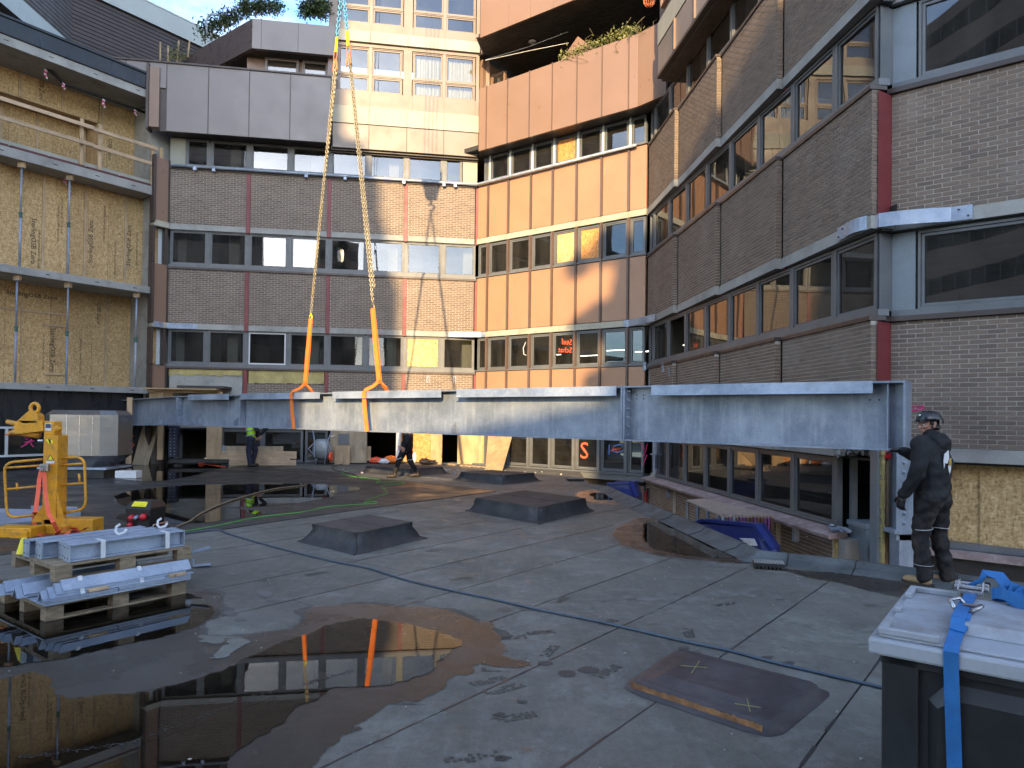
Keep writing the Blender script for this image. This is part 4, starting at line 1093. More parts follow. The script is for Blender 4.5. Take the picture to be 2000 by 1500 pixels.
# timber guard rail
gr = thing('timber_guard_rail', FL.p(3, 9.3, -.1), 'pale timber guard rail along the upper slab edge', 'railing')
for (a, b) in (((0, 196), (308, 289)), ((0, 233), (296, 317))):
    (u0, z0), (u1, z1) = FL.hit(*a, .0), FL.hit(*b, .0); zz = (z0 + z1) / 2
    mb = MB(); FL.box(mb, u1, 2.6, zz - .055, zz + .055, -.02, .025); mb.build('rail', 'lumber_h', gr); mb = MB(); FL.box(mb, 2.4, UW - 6, zz - .05, zz + .06, .027, .07); mb.build('rail', 'lumber_h', gr)
for x, y in ((316, 290), (299, 290)):
    u = FL.hit(x, y, -.03)[0]; mb = MB(); FL.box(mb, u - .05, u + .05, 9.1, 10.48, -.07, -.022); mb.build('post', 'lumber', gr)
for x in (196, 160):
    u = FL.hit(x, 260, -.08)[0]; mb = MB(); FL.box(mb, u - .05, u + .05, 9.1, 10.6, -.12, -.07); mb.build('post', 'lumber', gr)

# ================================================================== far slatted house above the wing
far = thing('slatted_house', (-16, 34, 12), 'house clad in dark brown slats with pale grey fascias beyond the left roof', 'building')
Cn = DP(141, 60, 27.0); FR = Fc(Cn, ang(35.2)); FS = Fc(Cn, ang(180 - 2))
if FS.n @ np.array([1, 0]) < 0: FS.n = -FS.n
zf = FR.hit(300, 27)[1]
zF0, zF1 = FR.hit(300, 50)[1], FR.hit(300, 12)[1]
mb = MB(); FR.box(mb, -0.2, 22, 12, zF1, -6, -.06); mb.build('wall', 'slat_brown', far)
mb = MB(); z = 12.0
while z < zF0: FR.box(mb, 0, 22, z, z + .135, -.06, .0); z += .16
mb.build('slat', 'slat_brown', far, kind='stuff', fix=True)
mb = MB(); FR.box(mb, -.0, 22.2, zF0, zF1, -.3, .12); mb.build('fascia', 'fascia_green', far)
mb = MB(); FR.box(mb, -.0, 22.2, zF1, zF1 + .06, -.3, .15); mb.build('fascia_cap', 'white', far)
mb = MB(); FS.box(mb, 0, 14, 12, 26, -4, -.06); mb.build('wall', 'slat_brown', far)
mb = MB(); z = 12.0
while z < 25: FS.box(mb, 0, 14, z, z + .135, -.06, .0); z += .16
mb.build('slat', 'slat_brown', far, kind='stuff', fix=True)
z1_, z2_ = FS.hit(75, 52, .2)[1], FS.hit(100, 42, .2)[1]
mb = MB(); FS.box(mb, .3, 14, z1_ - .35, z1_ + .35, 0, .3); mb.build('fascia', 'fascia_green', far)
mb = MB(); FS.box(mb, 2.0, 2.1, 12, z1_, .0, .12); mb.build('drain', 'black', far)
# bits behind the balcony: stakes, hoop, plants
for i, (x, y0, y1) in enumerate(((313, 82, 116), (328, 90, 118), (346, 80, 118), (367, 80, 106))):
    a, b = DP(x, y1 + 6, 25.5), DP(x + (3 if i > 1 else 0), y0, 25.5); mb = MB(); mb.tube([a, b], .03, 6)
    tag(mb.build('garden_stake', 'lumber'), ['leftmost bamboo stake behind the grey balcony', 'second bamboo stake behind the grey balcony', 'leaning bamboo stake behind the grey balcony', 'rightmost short stake by the dark terrace side'][i], 'stake', 'stakes behind the balcony')
mb = MB(); mb.tube([DP(404, 68, 28), DP(403, 40, 28), DP(407, 31, 28), DP(414, 28, 28), DP(440, 31, 28)], .045, 8)
tag(mb.build('vent_hoop', 'galv_plain', smooth=True), 'bent grey pipe hoop on the upper terrace', 'pipe')
rs = np.random.RandomState(5)
def shrub(name, label, pts, n, spread, size, m, cat='shrub'):
    t = thing(name, pts[0], label, cat); mb = MB()
    for p in pts: leaves(mb, [np.array(p) - [.02, 0, 0], np.array(p) + [.02, 0, 0]], n // len(pts), spread, size, rs)
    mb.build('foliage', m, t, kind='stuff'); mb = MB()
    for p in pts:
        for k in range(3): mb.tube([np.array(p) - [0, 0, spread * 2.5], np.array(p) + rs.normal(0, spread * .7, 3)], .015, 4)
    mb.build('stem', 'stalk', t); return t
shrub('terrace_shrub', 'dark evergreen shrub on the terrace corner against the sky', [DP(x, y, 24.6) for x, y in ((440, 40), (455, 32), (470, 24), (484, 18), (498, 14), (512, 14), (528, 14), (542, 14), (510, 4), (480, 8))], 3600, .13, .05, 'leaf')
shrub('planter_shrub', 'leafy shrub behind the terrace glass beside the tower', [DP(x, y, 24.0) for x, y in ((596, 22), (612, 18), (626, 22), (634, 14), (605, 8), (626, 4))], 2200, .13, .06, 'leaf')
shrub('edge_shrub', 'low shrub spilling over the dark terrace side', [DP(x, y, 28.5) for x, y in ((402, 62), (415, 52), (428, 48), (440, 40))], 800, .2, .08, 'leaf')
shrub('dry_plant', 'dry grass tuft behind the grey balcony', [DP(x, y, 25.5) for x, y in ((352, 104), (338, 112))], 260, .16, .05, 'leaf_pale', 'plant')

# ================================================================== unseen surroundings added behind the camera, shaped for yard shade and glass reflections
ys = -26.0
def shade_box(x0, x1, z1, y0=None, dep=6, name='shade_building', label='', m='brown_panel', z0=-6):  # unseen block whose outline is shaped to cast the yard's shadow edges
    y0 = ys if y0 is None else y0
    t = thing(name, ((x0 + x1) / 2, y0, z0), label, 'building'); mb = MB(); mb.box(x0, x1, y0 - dep, y0, z0, z1); mb.build('wall', m, t)
    mb = MB(); mb2 = MB(); z = z0 + 1.2
    while z + 1.6 < z1:
        mb.box(x0 + .2, x1 - .2, y0 + .0, y0 + .03, z, z + 1.3)
        x = x0 + .2
        while x < x1: mb2.box(x, x + .08, y0 + .02, y0 + .07, z, z + 1.3); x += 1.35
        z += 3.33
    mb.build('window_band', 'interior_dark', t); mb2.build('mullion', 'frame', t, kind='stuff'); return t
shade_box(-40.00, -11.60, 34, label='unseen tall dark block far left, shaped to shade the yard and darken the glass', name='shade_tower')
shade_box(-11.60, -10.40, 24.2, label='unseen brown block shaped to shade the yard left of the sun gap')
shade_box(-10.40, -10.15, 22.6, label='unseen narrow block stepping the shadow edge down beside the tall block', name='shade_step')
shade_box(-10.16, -9.75, 20.6, label='unseen lower step shaping the shadow edge at the sun gap', name='shade_step')
shade_box(-9.75, -2.30, 11.55, label='unseen low flat roofed hall shaped to shade the deck', name='shade_hall')
shade_box(-2.30, -1.75, 14.6, label='unseen narrow block stepping the shadow up beside the low hall', name='shade_rise')
shade_box(3.50, 40.00, 12.0, label='unseen lower block shaped to leave sky in the glass', name='shade_low_block')
ys = -45.0
shade_box(-3.50, 1.70, 24.4, label='unseen tower far across the yard, shaped to shade the right facades', name='shade_far_tower')
ys = -26.0
shade_box(-1.76, -1.30, 19.6, label='unseen narrow block shaped to shade the yard right of the sun gap')
tr = thing('bare_tree', (-2.2, ys, -4), 'rounded tree beside the shading block opposite', 'tree')
mb = MB(); rs = np.random.RandomState(8)
for (cx, cz, r, n) in ((-1.75, 16.9, .62, 420), (-2.2, 16.9, .4, 150), (-1.5, 19.2, .55, 280), (-1.7, 14.9, .5, 240), (-2.35, 18.9, .45, 90), (-1.6, 13.2, .3, 80)):
    for i in range(n):
        p = rs.normal(0, 1, 3); p = p / np.linalg.norm(p) * r * rs.uniform(.2, 1) ** .5; c = np.array([cx - .4 + p[0], ys + p[1] + .7, cz + p[2]]); x = rs.normal(0, .11, 3); y = rs.normal(0, .11, 3)
        mb.add([c - x, c + y, c + x, c - y], [(0, 1, 2, 3)])
mb.build('crown', 'leaf', tr, kind='stuff'); mb = MB(); mb.tube([(-1.9, ys + .7, -4), (-1.8, ys + .7, 14), (-1.7, ys + .7, 18)], [.25, .14, .05], 8); mb.build('trunk', 'stalk', tr)
# ================================================================== roof deck, upstands, puddles
def deck_mat():
    m, n, b = newmat('weathered roofing felt')
    v = _pos(n)
    c = _mix(n, _ramp(n, _noise(n, v, .7, 8, .65), [(.32, 0.), (.68, 1.)]), (.100, .102, .088), (.20, .198, .172))
    c = _mix(n, _ramp(n, _noise(n, _pos(n, (1, 1, 1), (0, 0, .65)), .35, 4), [(.45, 0.), (.75, .45)]), c, (.15, .145, .12))
    rot = _pos(n, (7, .9, 1), (0, 0, rad(37.5)))
    c = _mix(n, _ramp(n, _noise(n, rot, 1.4, 6, .7), [(.5, 0.), (.8, .5)]), c, (.24, .255, .245))
    c = _mix(n, 1.0, c, _ramp(n, _noise(n, v, 140, 3, .8), [(.30, .45), (.5, .92), (.72, 1.)]), 'MULTIPLY')
    c = _mix(n, _ramp(n, _noise(n, v, 260, 2), [(.66, 0.), (.72, .35)]), c, (.32, .34, .33))
    c = _mix(n, 1.0, c, _ramp(n, _noise(n, v, 14, 6, .75), [(.35, .74), (.65, 1.)]), 'MULTIPLY')
    c = _mix(n, _ramp(n, _noise(n, v, 34, 4, .8), [(.58, 0.), (.70, .35)]), c, (.27, .275, .26))
    # damp blots and boot marks
    w1 = _ramp(n, _noise(n, v, 2.1, 6, .62), [(.655, 0.), (.675, 1.)])
    w2 = _math(n, 'MULTIPLY', _ramp(n, _noise(n, v, .9, 3), [(.50, 0.), (.56, 1.)]), _ramp(n, _noise(n, v, 9, 6, .75, .6), [(.60, 0.), (.63, 1.)]))
    w = _math(n, 'MAXIMUM', w1, w2)
    c = _mix(n, _math(n, 'MULTIPLY', w, .6), c, (.022, .022, .02))
    st = _ramp(n, _noise(n, v, 1.3, 9, .78, .4), [(.52, 0.), (.60, .5)])
    c = _mix(n, _math(n, 'MULTIPLY', st, .8), c, (.235, .24, .225))
    sc = _ramp(n, _noise(n, _pos(n, (1, 22, 1), (0, 0, 1.1)), 1.6, 3), [(.70, 0.), (.74, .22)])
    c = _mix(n, sc, c, (.38, .39, .38))
    oi = n.nodes.new('ShaderNodeObjectInfo')
    c = _mix(n, 1.0, c, _ramp(n, oi.outputs['Random'], [(0, .86), (1, 1.)]), 'MULTIPLY')
    n.links.new(c, b.inputs['Base Color'])
    r = _mix(n, w, _ramp(n, _noise(n, v, 3, 5), [(.3, .55), (.7, .8)]), .38)
    n.links.new(r, b.inputs['Roughness'])
    h = _math(n, 'ADD', _math(n, 'MULTIPLY', _noise(n, v, 110, 4), .5), _math(n, 'MULTIPLY', _noise(n, v, 2.2, 3), 2.2))
    _bump(n, b, h, .5, .006)
    return m
M['deck'] = deck_mat()
def dark_felt():
    m, n, b = newmat('new dark roofing felt')
    v = _pos(n); rot = _pos(n, (1.0, 8, 1), (0, 0, rad(-20)))
    c = _mix(n, _ramp(n, _noise(n, rot, .8, 8, .7), [(.35, 0.), (.7, 1.)]), (.022, .021, .022), (.06, .056, .054))
    c = _mix(n, _ramp(n, _noise(n, v, .6, 8, .7), [(.52, 0.), (.7, .6)]), c, (.085, .08, .072))
    c = _mix(n, _ramp(n, _noise(n, rot, 3.2, 5, .7), [(.63, 0.), (.7, .5)]), c, (.16, .16, .155))
    c = _mix(n, 1.0, c, _ramp(n, _noise(n, v, 120, 3), [(.3, .6), (.7, 1.)]), 'MULTIPLY')
    n.links.new(c, b.inputs['Base Color'])
    n.links.new(_ramp(n, _noise(n, v, 1.1, 6), [(.35, .28), (.65, .7)]), b.inputs['Roughness'])
    _bump(n, b, _math(n, 'ADD', _noise(n, v, 90, 3), _math(n, 'MULTIPLY', _noise(n, v, 1.6, 3), 3.0)), .4, .006)
    return m
M['dark_felt'] = dark_felt()
def water_mat(name, tint, ior, r0, r1, bump, edge=False):
    m, n, b = newmat(name); n.nodes.remove(b); out = n.nodes['Material Output']
    fr = n.nodes.new('ShaderNodeFresnel'); fr.inputs['IOR'].default_value = ior
    gl = n.nodes.new('ShaderNodeBsdfGlossy'); gl.inputs['Color'].default_value = (1, 1, 1, 1)
    v = _pos(n)
    n.links.new(_ramp(n, _noise(n, v, 1.8, 5), [(.35, r0), (.7, r1)]), gl.inputs['Roughness'])
    tr = n.nodes.new('ShaderNodeBsdfTransparent'); tr.inputs['Color'].default_value = (*tint, 1)
    bp = n.nodes.new('ShaderNodeBump'); bp.inputs['Strength'].default_value = bump; bp.inputs['Distance'].default_value = .003
    n.links.new(_noise(n, v, 220 if edge else 2.5, 3), bp.inputs['Height'])
    n.links.new(bp.outputs['Normal'], gl.inputs['Normal']); 
    ms = n.nodes.new('ShaderNodeMixShader'); n.links.new(fr.outputs[0], ms.inputs[0]); n.links.new(tr.outputs[0], ms.inputs[1]); n.links.new(gl.outputs[0], ms.inputs[2])
    n.links.new(ms.outputs[0], out.inputs['Surface']); return m
M['wet'] = water_mat('damp film', (.46, .42, .37), 1.33, .18, .40, .9, True)
M['wet_spot'] = water_mat('damp spot film', (.42, .40, .38), 1.2, .5, .7, .3, True)
M['water'] = water_mat('standing water', (.46, .42, .36), 1.45, .0, .015, .02)

def ragged(poly, seed, a1=.03, a2=.012, a3=.005):
    rs_ = np.random.RandomState(seed); n_ = len(poly); ph = rs_.uniform(0, 6.28, 6); s_ = 0; out = []; m = 3
    for i in range(n_):
        a, b = poly[i], poly[(i + 1) % n_]; d = b - a; L_ = np.linalg.norm(d) + 1e-9; nn = np.array([-d[1], d[0]]) / L_
        for k in range(m):
            q = a + d * k / m; u = s_ + L_ * k / m
            o_ = a1 * math.sin(u * 7.1 + ph[0] + 1.3 * math.sin(u * 2.9 + ph[1])) + a2 * math.sin(u * 31 + ph[2] + 2 * math.sin(u * 11 + ph[3])) + rs_.normal(0, a3)
            out.append(q + nn * o_)
        s_ += L_
    return out
OUT = [G(x, y, .11)[:2] for x, y in ((1150, 937), (1190, 946), (1232, 969), (1298, 996), (1347, 1015), (1430, 1050), (1489, 1075), (1595, 1085), (1760, 1105), (2000, 1138))]
OUT.append(OUT[-1] + (OUT[-1] - OUT[-2]) / np.linalg.norm(OUT[-1] - OUT[-2]) * 4)
roof_poly = [np.array(FL.p(13.5, 0, -.3)[:2]), np.array(FL.p(.5, 0, -.3)[:2]), np.array(FA.p(UA, 0, -.12)[:2]), np.array(FA.p(0, 0, -.12)[:2]), np.array(FB.p(4.3, 0, -.12)[:2])] + OUT + [np.array([11, -12.0]), np.array([-24, -12.0])]
roof_poly = [p for p in roof_poly]
def clip(poly, nrm, c, keep_less=True):
    out = []; n = len(poly); s_ = 1 if keep_less else -1
    for i in range(n):
        a, b = poly[i], poly[(i + 1) % n]; da = s_ * (a @ nrm - c); db = s_ * (b @ nrm - c)
        if da <= 0: out.append(a)
        if (da < 0 < db) or (db < 0 < da): out.append(a + (b - a) * (da / (da - db)))
    return out
deck = thing('roof_deck', (0, 0, 0), None, None); deck['kind'] = 'structure'
mb = MB(); mb.prism(roof_poly, -.45, -.03); mb.build('deck_slab', 'bitumen', deck, fix=True)
tv = np.array([math.sin(rad(37.8)), math.cos(rad(37.8))]); nv = np.array([tv[1], -tv[0]])
cs = [-1.02 + .925 * k for k in range(-24, 20)]
j1 = float(G(635, 1190)[:2] @ tv); j2 = float(G(945, 1275)[:2] @ tv)
rs = np.random.RandomState(21)
for a, b in zip(cs[:-1], cs[1:]):
    p = clip(roof_poly, nv, b - .006); p = clip(p, nv, a + .006, False) if len(p) > 2 else []
    if len(p) < 3: continue
    mid = (a + b) / 2; t0 = rs.uniform(-3, 3)
    js = [t0 + 6.5 * k for k in range(-4, 6)]
    if abs(mid - (G(635, 1190)[:2] @ nv)) < .47: js = [j1 + 8 * k for k in range(-3, 4)]
    if abs(mid - (G(945, 1275)[:2] @ nv)) < .47: js = [j2 + 8 * k for k in range(-3, 4)]
    js = [-60] + js + [60]
    for q0, q1 in zip(js[:-1], js[1:]):
        r = clip(p, tv, q1 - .004); r = clip(r, tv, q0 + .004, False) if len(r) > 2 else []
        if len(r) < 3: continue
        z = rs.uniform(-.0015, .0)
        bm = bmesh.new(); vs = [bm.verts.new((x, y, z)) for x, y in r]
        try: f = bm.faces.new(vs)
        except ValueError: bm.free(); continue
        bmesh.ops.recalc_face_normals(bm, faces=bm.faces)
        if f.normal.z < 0: f.normal_flip()
        ex = bmesh.ops.extrude_face_region(bm, geom=[f]); 
        for v_ in [g for g in ex['geom'] if isinstance(g, bmesh.types.BMVert)]: v_.co.z = z
        for v_ in vs: v_.co.z = -.028
        me = bpy.data.meshes.new('felt_strip'); bm.to_mesh(me); bm.free(); me.materials.append(M['deck'])
        o = bpy.data.objects.new('felt_strip', me); COL.objects.link(o); o.parent = deck
# tar bleeding out along the laps
mb = MB()
for c_ in cs:
    t_ = -4.0
    while t_ < 24:
        L_ = rs.uniform(.10, .35); a_ = nv * (c_ + rs.normal(0, .002)) + tv * t_; b_ = nv * (c_ + rs.normal(0, .002)) + tv * (t_ + L_); w_ = rs.uniform(.004, .011); t_ += L_
        if not (-7 < a_[0] < 5.5 and 2.2 < a_[1] < 21) or rs.rand() < .12: continue
        inside = all(((OUT[i + 1] - OUT[i])[0] * (a_ - OUT[i])[1] - (OUT[i + 1] - OUT[i])[1] * (a_ - OUT[i])[0]) < 0 or True for i in range(3))
        if a_[0] > 2.6 and a_[1] > 7.8: continue
        mb.add([(*(a_ - nv * w_), .0012), (*(b_ - nv * w_ * rs.uniform(.5, 1.2)), .0012), (*(b_ + nv * w_), .0012), (*(a_ + nv * w_ * rs.uniform(.5, 1.2)), .0012)], [(0, 1, 2, 3)])
mb.build('seam_tar', 'bitumen', deck, kind='stuff')
# edge upstand along the drop
mb = MB(); n = len(OUT)
prof = [(-.34, .0015), (-.14, .055), (-.07, .11), (.0, .11), (.0, -.4)]
vs = []
for i in range(n):
    d = OUT[min(i + 1, n - 1)] - OUT[max(i - 1, 0)]; d /= np.linalg.norm(d); o_ = np.array([-d[1], d[0]]) 
    k = 1.0 if i > 1 else (.0 + .6 * i)
    for (f, z) in prof: vs.append((*(OUT[i] + o_ * f * 1.0), z * (k if z > 0 else 1)))
m_ = len(prof); fs = [(i * m_ + j, (i + 1) * m_ + j, (i + 1) * m_ + j + 1, i * m_ + j + 1) for i in range(n - 1) for j in range(m_ - 1)]
mb.add(vs, fs); up = mb.build('edge_upstand', MAT('mineral felt upstand', (.10, .115, .12), .75, var=.3, vs=2.5, fine=.4, fs=70, bump=.5, bs=80, bd=.006, dirt=(.03, .035, .035), dirt_s=3, dirt_a=.7), deck, fix=True)
sv = bmesh.new()
mb = MB()
for i in range(1, n - 1):
    for w_ in (0.5,):
        p = OUT[i] * (1 - w_) + OUT[i + 1] * w_; d = OUT[i + 1] - OUT[i]; d /= np.linalg.norm(d); o_ = np.array([-d[1], d[0]])
        mb.tube([(*(p - o_ * .33), .008), (*(p - o_ * .14), .062), (*(p - o_ * .07), .114), (*(p + o_ * .0), .114)], .006, 4)
mb.each('felt_lap', 'bitumen', deck)
# dark new membrane on the back left part
DM = [G(x, y)[:2] for x, y in ((350, 1046), (440, 1034), (560, 1016), (700, 996), (850, 976), (968, 960), (850, 945), (760, 938), (700, 930), (640, 921), (590, 914), (540, 911))] + [np.array(FA.p(8.5, 0, .45)[:2]), np.array(FA.p(UA - .1, 0, .3)[:2]), np.array(FL.p(1.0, 0, -.1)[:2]), np.array(FL.p(13, 0, -.1)[:2])] + [G(x, y)[:2] for x, y in ((-500, 1190), (-200, 1120), (0, 1085), (180, 1062))]
dmm = MB(); dmm.prism(DM, -.01, .012); o = dmm.build('dark_membrane', 'dark_felt', None, fix=True); o['kind'] = 'structure'

# puddles: damp film sheet and water sheet above it
M['damp_margin'] = water_mat('drying damp margin', (.66, .65, .63), 1.08, .5, .7, .2, True)
def sheet(name, px, z, m, jag, sub=7, seed=1, kind='stuff', label=None, grow=0):
    P = [G(x, y, z)[:2] for x, y in px]
    if grow:
        n_ = len(P); ar = sum(P[i][0] * P[(i + 1) % n_][1] - P[(i + 1) % n_][0] * P[i][1] for i in range(n_)); sg = 1 if ar > 0 else -1; Q_ = []
        for i in range(n_):
            d = P[(i + 1) % n_] - P[i - 1]; d = d / (np.linalg.norm(d) + 1e-9); Q_.append(P[i] + np.array([d[1], -d[0]]) * sg * grow)
        P = Q_
    poly = blob(P, sub, jag * .3, seed)
    if sub > 4: poly = ragged(poly, seed, .022 if jag < .02 else .04, .011, .0045)
    bm = tri_fill(poly, z)
    for f in bm.faces:
        if f.normal.z < 0: f.normal_flip()
    me = bpy.data.meshes.new(name); bm.to_mesh(me); bm.free()
    me.materials.append(M[m]); o = bpy.data.objects.new(name, me); COL.objects.link(o); o['kind'] = kind
    if label: o['label'] = label
    return o
W1 = [(-60, 1135), (100, 1150), (250, 1170), (370, 1150), (420, 1160), (436, 1195), (400, 1215), (382, 1238), (400, 1247), (470, 1243), (560, 1228), (592, 1210), (600, 1190), (640, 1183), (740, 1180), (800, 1185), (880, 1192), (925, 1215), (955, 1217), (992, 1262), (985, 1278), (1030, 1297), (985, 1303), (935, 1300), (925, 1312), (880, 1320), (868, 1345), (825, 1368), (770, 1372), (720, 1395), (660, 1440), (615, 1500), (590, 1580), (200, 1620), (-300, 1560), (-340, 1300)]
sheet('damp_patch', W1, .004, 'wet', .011, 12, 1)
sheet('drying_margin', W1, .002, 'damp_margin', .02, 12, 61, grow=.05)
RW = [(1212, 1027), (1250, 1012), (1300, 1013), (1370, 1037), (1430, 1062), (1478, 1086), (1470, 1098), (1400, 1097), (1330, 1090), (1270, 1080), (1215, 1062), (1200, 1045)]
sheet('drying_margin', RW, .002, 'damp_margin', .02, 8, 62, grow=.08)
P1a = [(704, 1207), (752, 1211), (800, 1222), (860, 1235), (905, 1256), (860, 1288), (830, 1312), (785, 1333), (740, 1340), (659, 1339), (629, 1363), (590, 1381), (546, 1415), (455, 1467), (430, 1520), (400, 1580), (-250, 1580), (-300, 1400), (-60, 1335), (0, 1327), (63, 1313), (110, 1345), (150, 1362), (262, 1352), (315, 1341), (437, 1310), (490, 1282), (560, 1248), (591, 1240), (640, 1222)]
sheet('puddle_water', P1a, .008, 'water', .006, 8, 2, 'structure')
P1b = [(-100, 1150), (80, 1158), (250, 1185), (360, 1158), (400, 1176), (424, 1192), (380, 1222), (250, 1258), (100, 1288), (0, 1305), (-200, 1340), (-300, 1250)]
sheet('puddle_water', P1b, .008, 'water', .006, 8, 3, 'structure')
for dk in ([(413, 1283), (428, 1263), (452, 1257), (450, 1249), (486, 1250), (480, 1261), (462, 1272), (440, 1281)], [(392, 1250), (410, 1243), (440, 1247), (425, 1255)], [(375, 1205), (392, 1199), (404, 1205), (390, 1212)]): sheet('dry_patch', dk, .0065, 'deck', .006, 7, 77)
mb = MB()
for (pa, pb) in (((250, 1452), (560, 1340)), ((30, 1480), (250, 1452)), ((595, 1335), (690, 1310))):
    a_, b_ = G(*pa, .008), G(*pb, .008)
    for i in range(130):
        q = a_ + (b_ - a_) * rs.rand() + rs.normal(0, .012, 3); z_ = .008; s_ = rs.uniform(.001, .0035); mb.box(q[0] - s_ * 2, q[0] + s_ * 2, q[1] - s_, q[1] + s_, z_, z_ + s_ * .6)
o = mb.build('floating_grit', 'bitumen', None); o['kind'] = 'stuff'
sheet('puddle_water', [(240, 962), (330, 950), (420, 946), (560, 944), (680, 949), (700, 956), (660, 962), (640, 972), (560, 985), (480, 990), (360, 992), (260, 990), (225, 978)], .016, 'water', .012, 7, 4, 'structure')
sheet('puddle_water', [(330, 996), (420, 992), (500, 997), (520, 1003), (470, 1012), (400, 1020), (330, 1022), (250, 1020), (235, 1005)], .016, 'water', .012, 7, 5, 'structure')
sheet('puddle_water', [(228, 932), (240, 914), (330, 905), (440, 905), (470, 909), (430, 915), (370, 930), (300, 940)], .016, 'water', .012, 7, 6, 'structure')
sheet('damp_patch', [(1212, 1027), (1250, 1012), (1300, 1013), (1370, 1037), (1430, 1062), (1478, 1086), (1470, 1098), (1400, 1097), (1330, 1090), (1270, 1080), (1215, 1062), (1200, 1045)], .004, 'wet', .015, 7, 7)
sheet('puddle_water', [(1262, 1020), (1310, 1022), (1380, 1052), (1450, 1083), (1425, 1091), (1330, 1082), (1268, 1066), (1255, 1040)], .008, 'water', .012, 7, 8, 'structure')
sheet('damp_patch', [(1128, 965), (1150, 957), (1200, 960), (1232, 975), (1215, 986), (1170, 983), (1135, 976)], .004, 'wet', .02, 6, 9)
sheet('puddle_water', [(1155, 963), (1195, 965), (1208, 975), (1165, 975)], .008, 'water', .01, 6, 10, 'structure')
sheet('damp_patch', [(1530, 1112), (1640, 1118), (1760, 1137), (1900, 1165), (1900, 1200), (1770, 1170), (1700, 1152), (1640, 1140), (1600, 1130), (1555, 1122)], .004, 'wet', .02, 7, 11)
sp = [(800, 1165, 22), (822, 1173, 22), (985, 1190, 26), (1025, 1186, 36), (1008, 1178, 18), (450, 1197, 30), (535, 1170, 26), (520, 1160, 30), (470, 1210, 22), (1065, 1295, 30), (1105, 1315, 36), (1150, 1308, 40), (695, 1423, 24), (835, 1250, 8), (1335, 1265, 26), (1360, 1275, 22), (1500, 1283, 20), (1320, 1158, 14), (1345, 1160, 14), (1180, 1172, 16), (1280, 1240, 12), (1540, 1295, 26), (980, 1480, 34), (1020, 1370, 24), (975, 1395, 24), (1390, 1100, 20), (1420, 1105, 20), (1700, 1180, 22), (580, 1190, 12), (455, 1120, 14), (700, 1145, 14), (880, 1096, 12)]
sbm = MB()
for i, (x, y, w) in enumerate(sp):
    k = [(x + w * .5 * math.cos(a) * rs.uniform(.75, 1.2), y + w * .18 * math.sin(a) * rs.uniform(.75, 1.2)) for a in np.linspace(0, 2 * math.pi, 9)[:-1]]
    q = blob([G(a, b, .004)[:2] for a, b in k], 4, .004, 30 + i); sbm.add([(p[0], p[1], .004) for p in q], [tuple(range(len(q)))])
o = sbm.build('damp_spots', 'wet_spot', None); o['kind'] = 'stuff'
for f in o.data.polygons:
    if f.normal.z < 0: f.flip()
# boot prints: rows of small damp tread marks
mb = MB()
for (x, y, ln, a0) in ((955, 1330, .3, .5), (990, 1345, .3, .6), (1000, 1245, .26, .2), (1075, 1270, .26, 1.2), (1190, 1310, .28, .9), (850, 1075, .28, .7), (1010, 1400, .28, .4), (930, 1480, .3, .3), (620, 1120, .26, .8), (1190, 1215, .22, .9), (1345, 1235, .25, 1.4), (1060, 1235, .24, .3), (1100, 1170, .24, 1.0), (900, 1130, .24, .5), (1420, 1180, .24, .4)):
    c = G(x, y)[:2]; d = np.array([math.cos(a0), math.sin(a0)]); s_ = np.array([-d[1], d[0]])
    for i in range(9):
        for j in range(3):
            if rs.rand() < .25: continue
            q = c + d * (i / 9 - .5) * ln + s_ * (j - 1) * .03 + rs.normal(0, .003, 2); w, h = rs.uniform(.008, .013, 2)
            mb.add([(*(q - d * w - s_ * h), .0035), (*(q + d * w - s_ * h), .0035), (*(q + d * w + s_ * h * .7), .0035), (*(q - d * w + s_ * h), .0035)], [(0, 1, 2, 3)])
o = mb.build('boot_prints', MAT('damp boot mark', (.055, .057, .053), .6), None); o['kind'] = 'stuff'
# grit and crumbs
mb = MB()
for i in range(900):
    x, y = rs.uniform(-6, 5), rs.uniform(2.6, 20); s_ = rs.uniform(.002, .008)
    if i > 820: x, y = rs.normal(-2.3, 1.4), rs.uniform(20.5, 22.5); s_ = rs.uniform(.01, .035)
    mb.box(x - s_, x + s_ * rs.uniform(.5, 1.5), y - s_, y + s_, 0, s_ * 1.2)
o = mb.build('grit', 'concrete', None); o['kind'] = 'stuff'

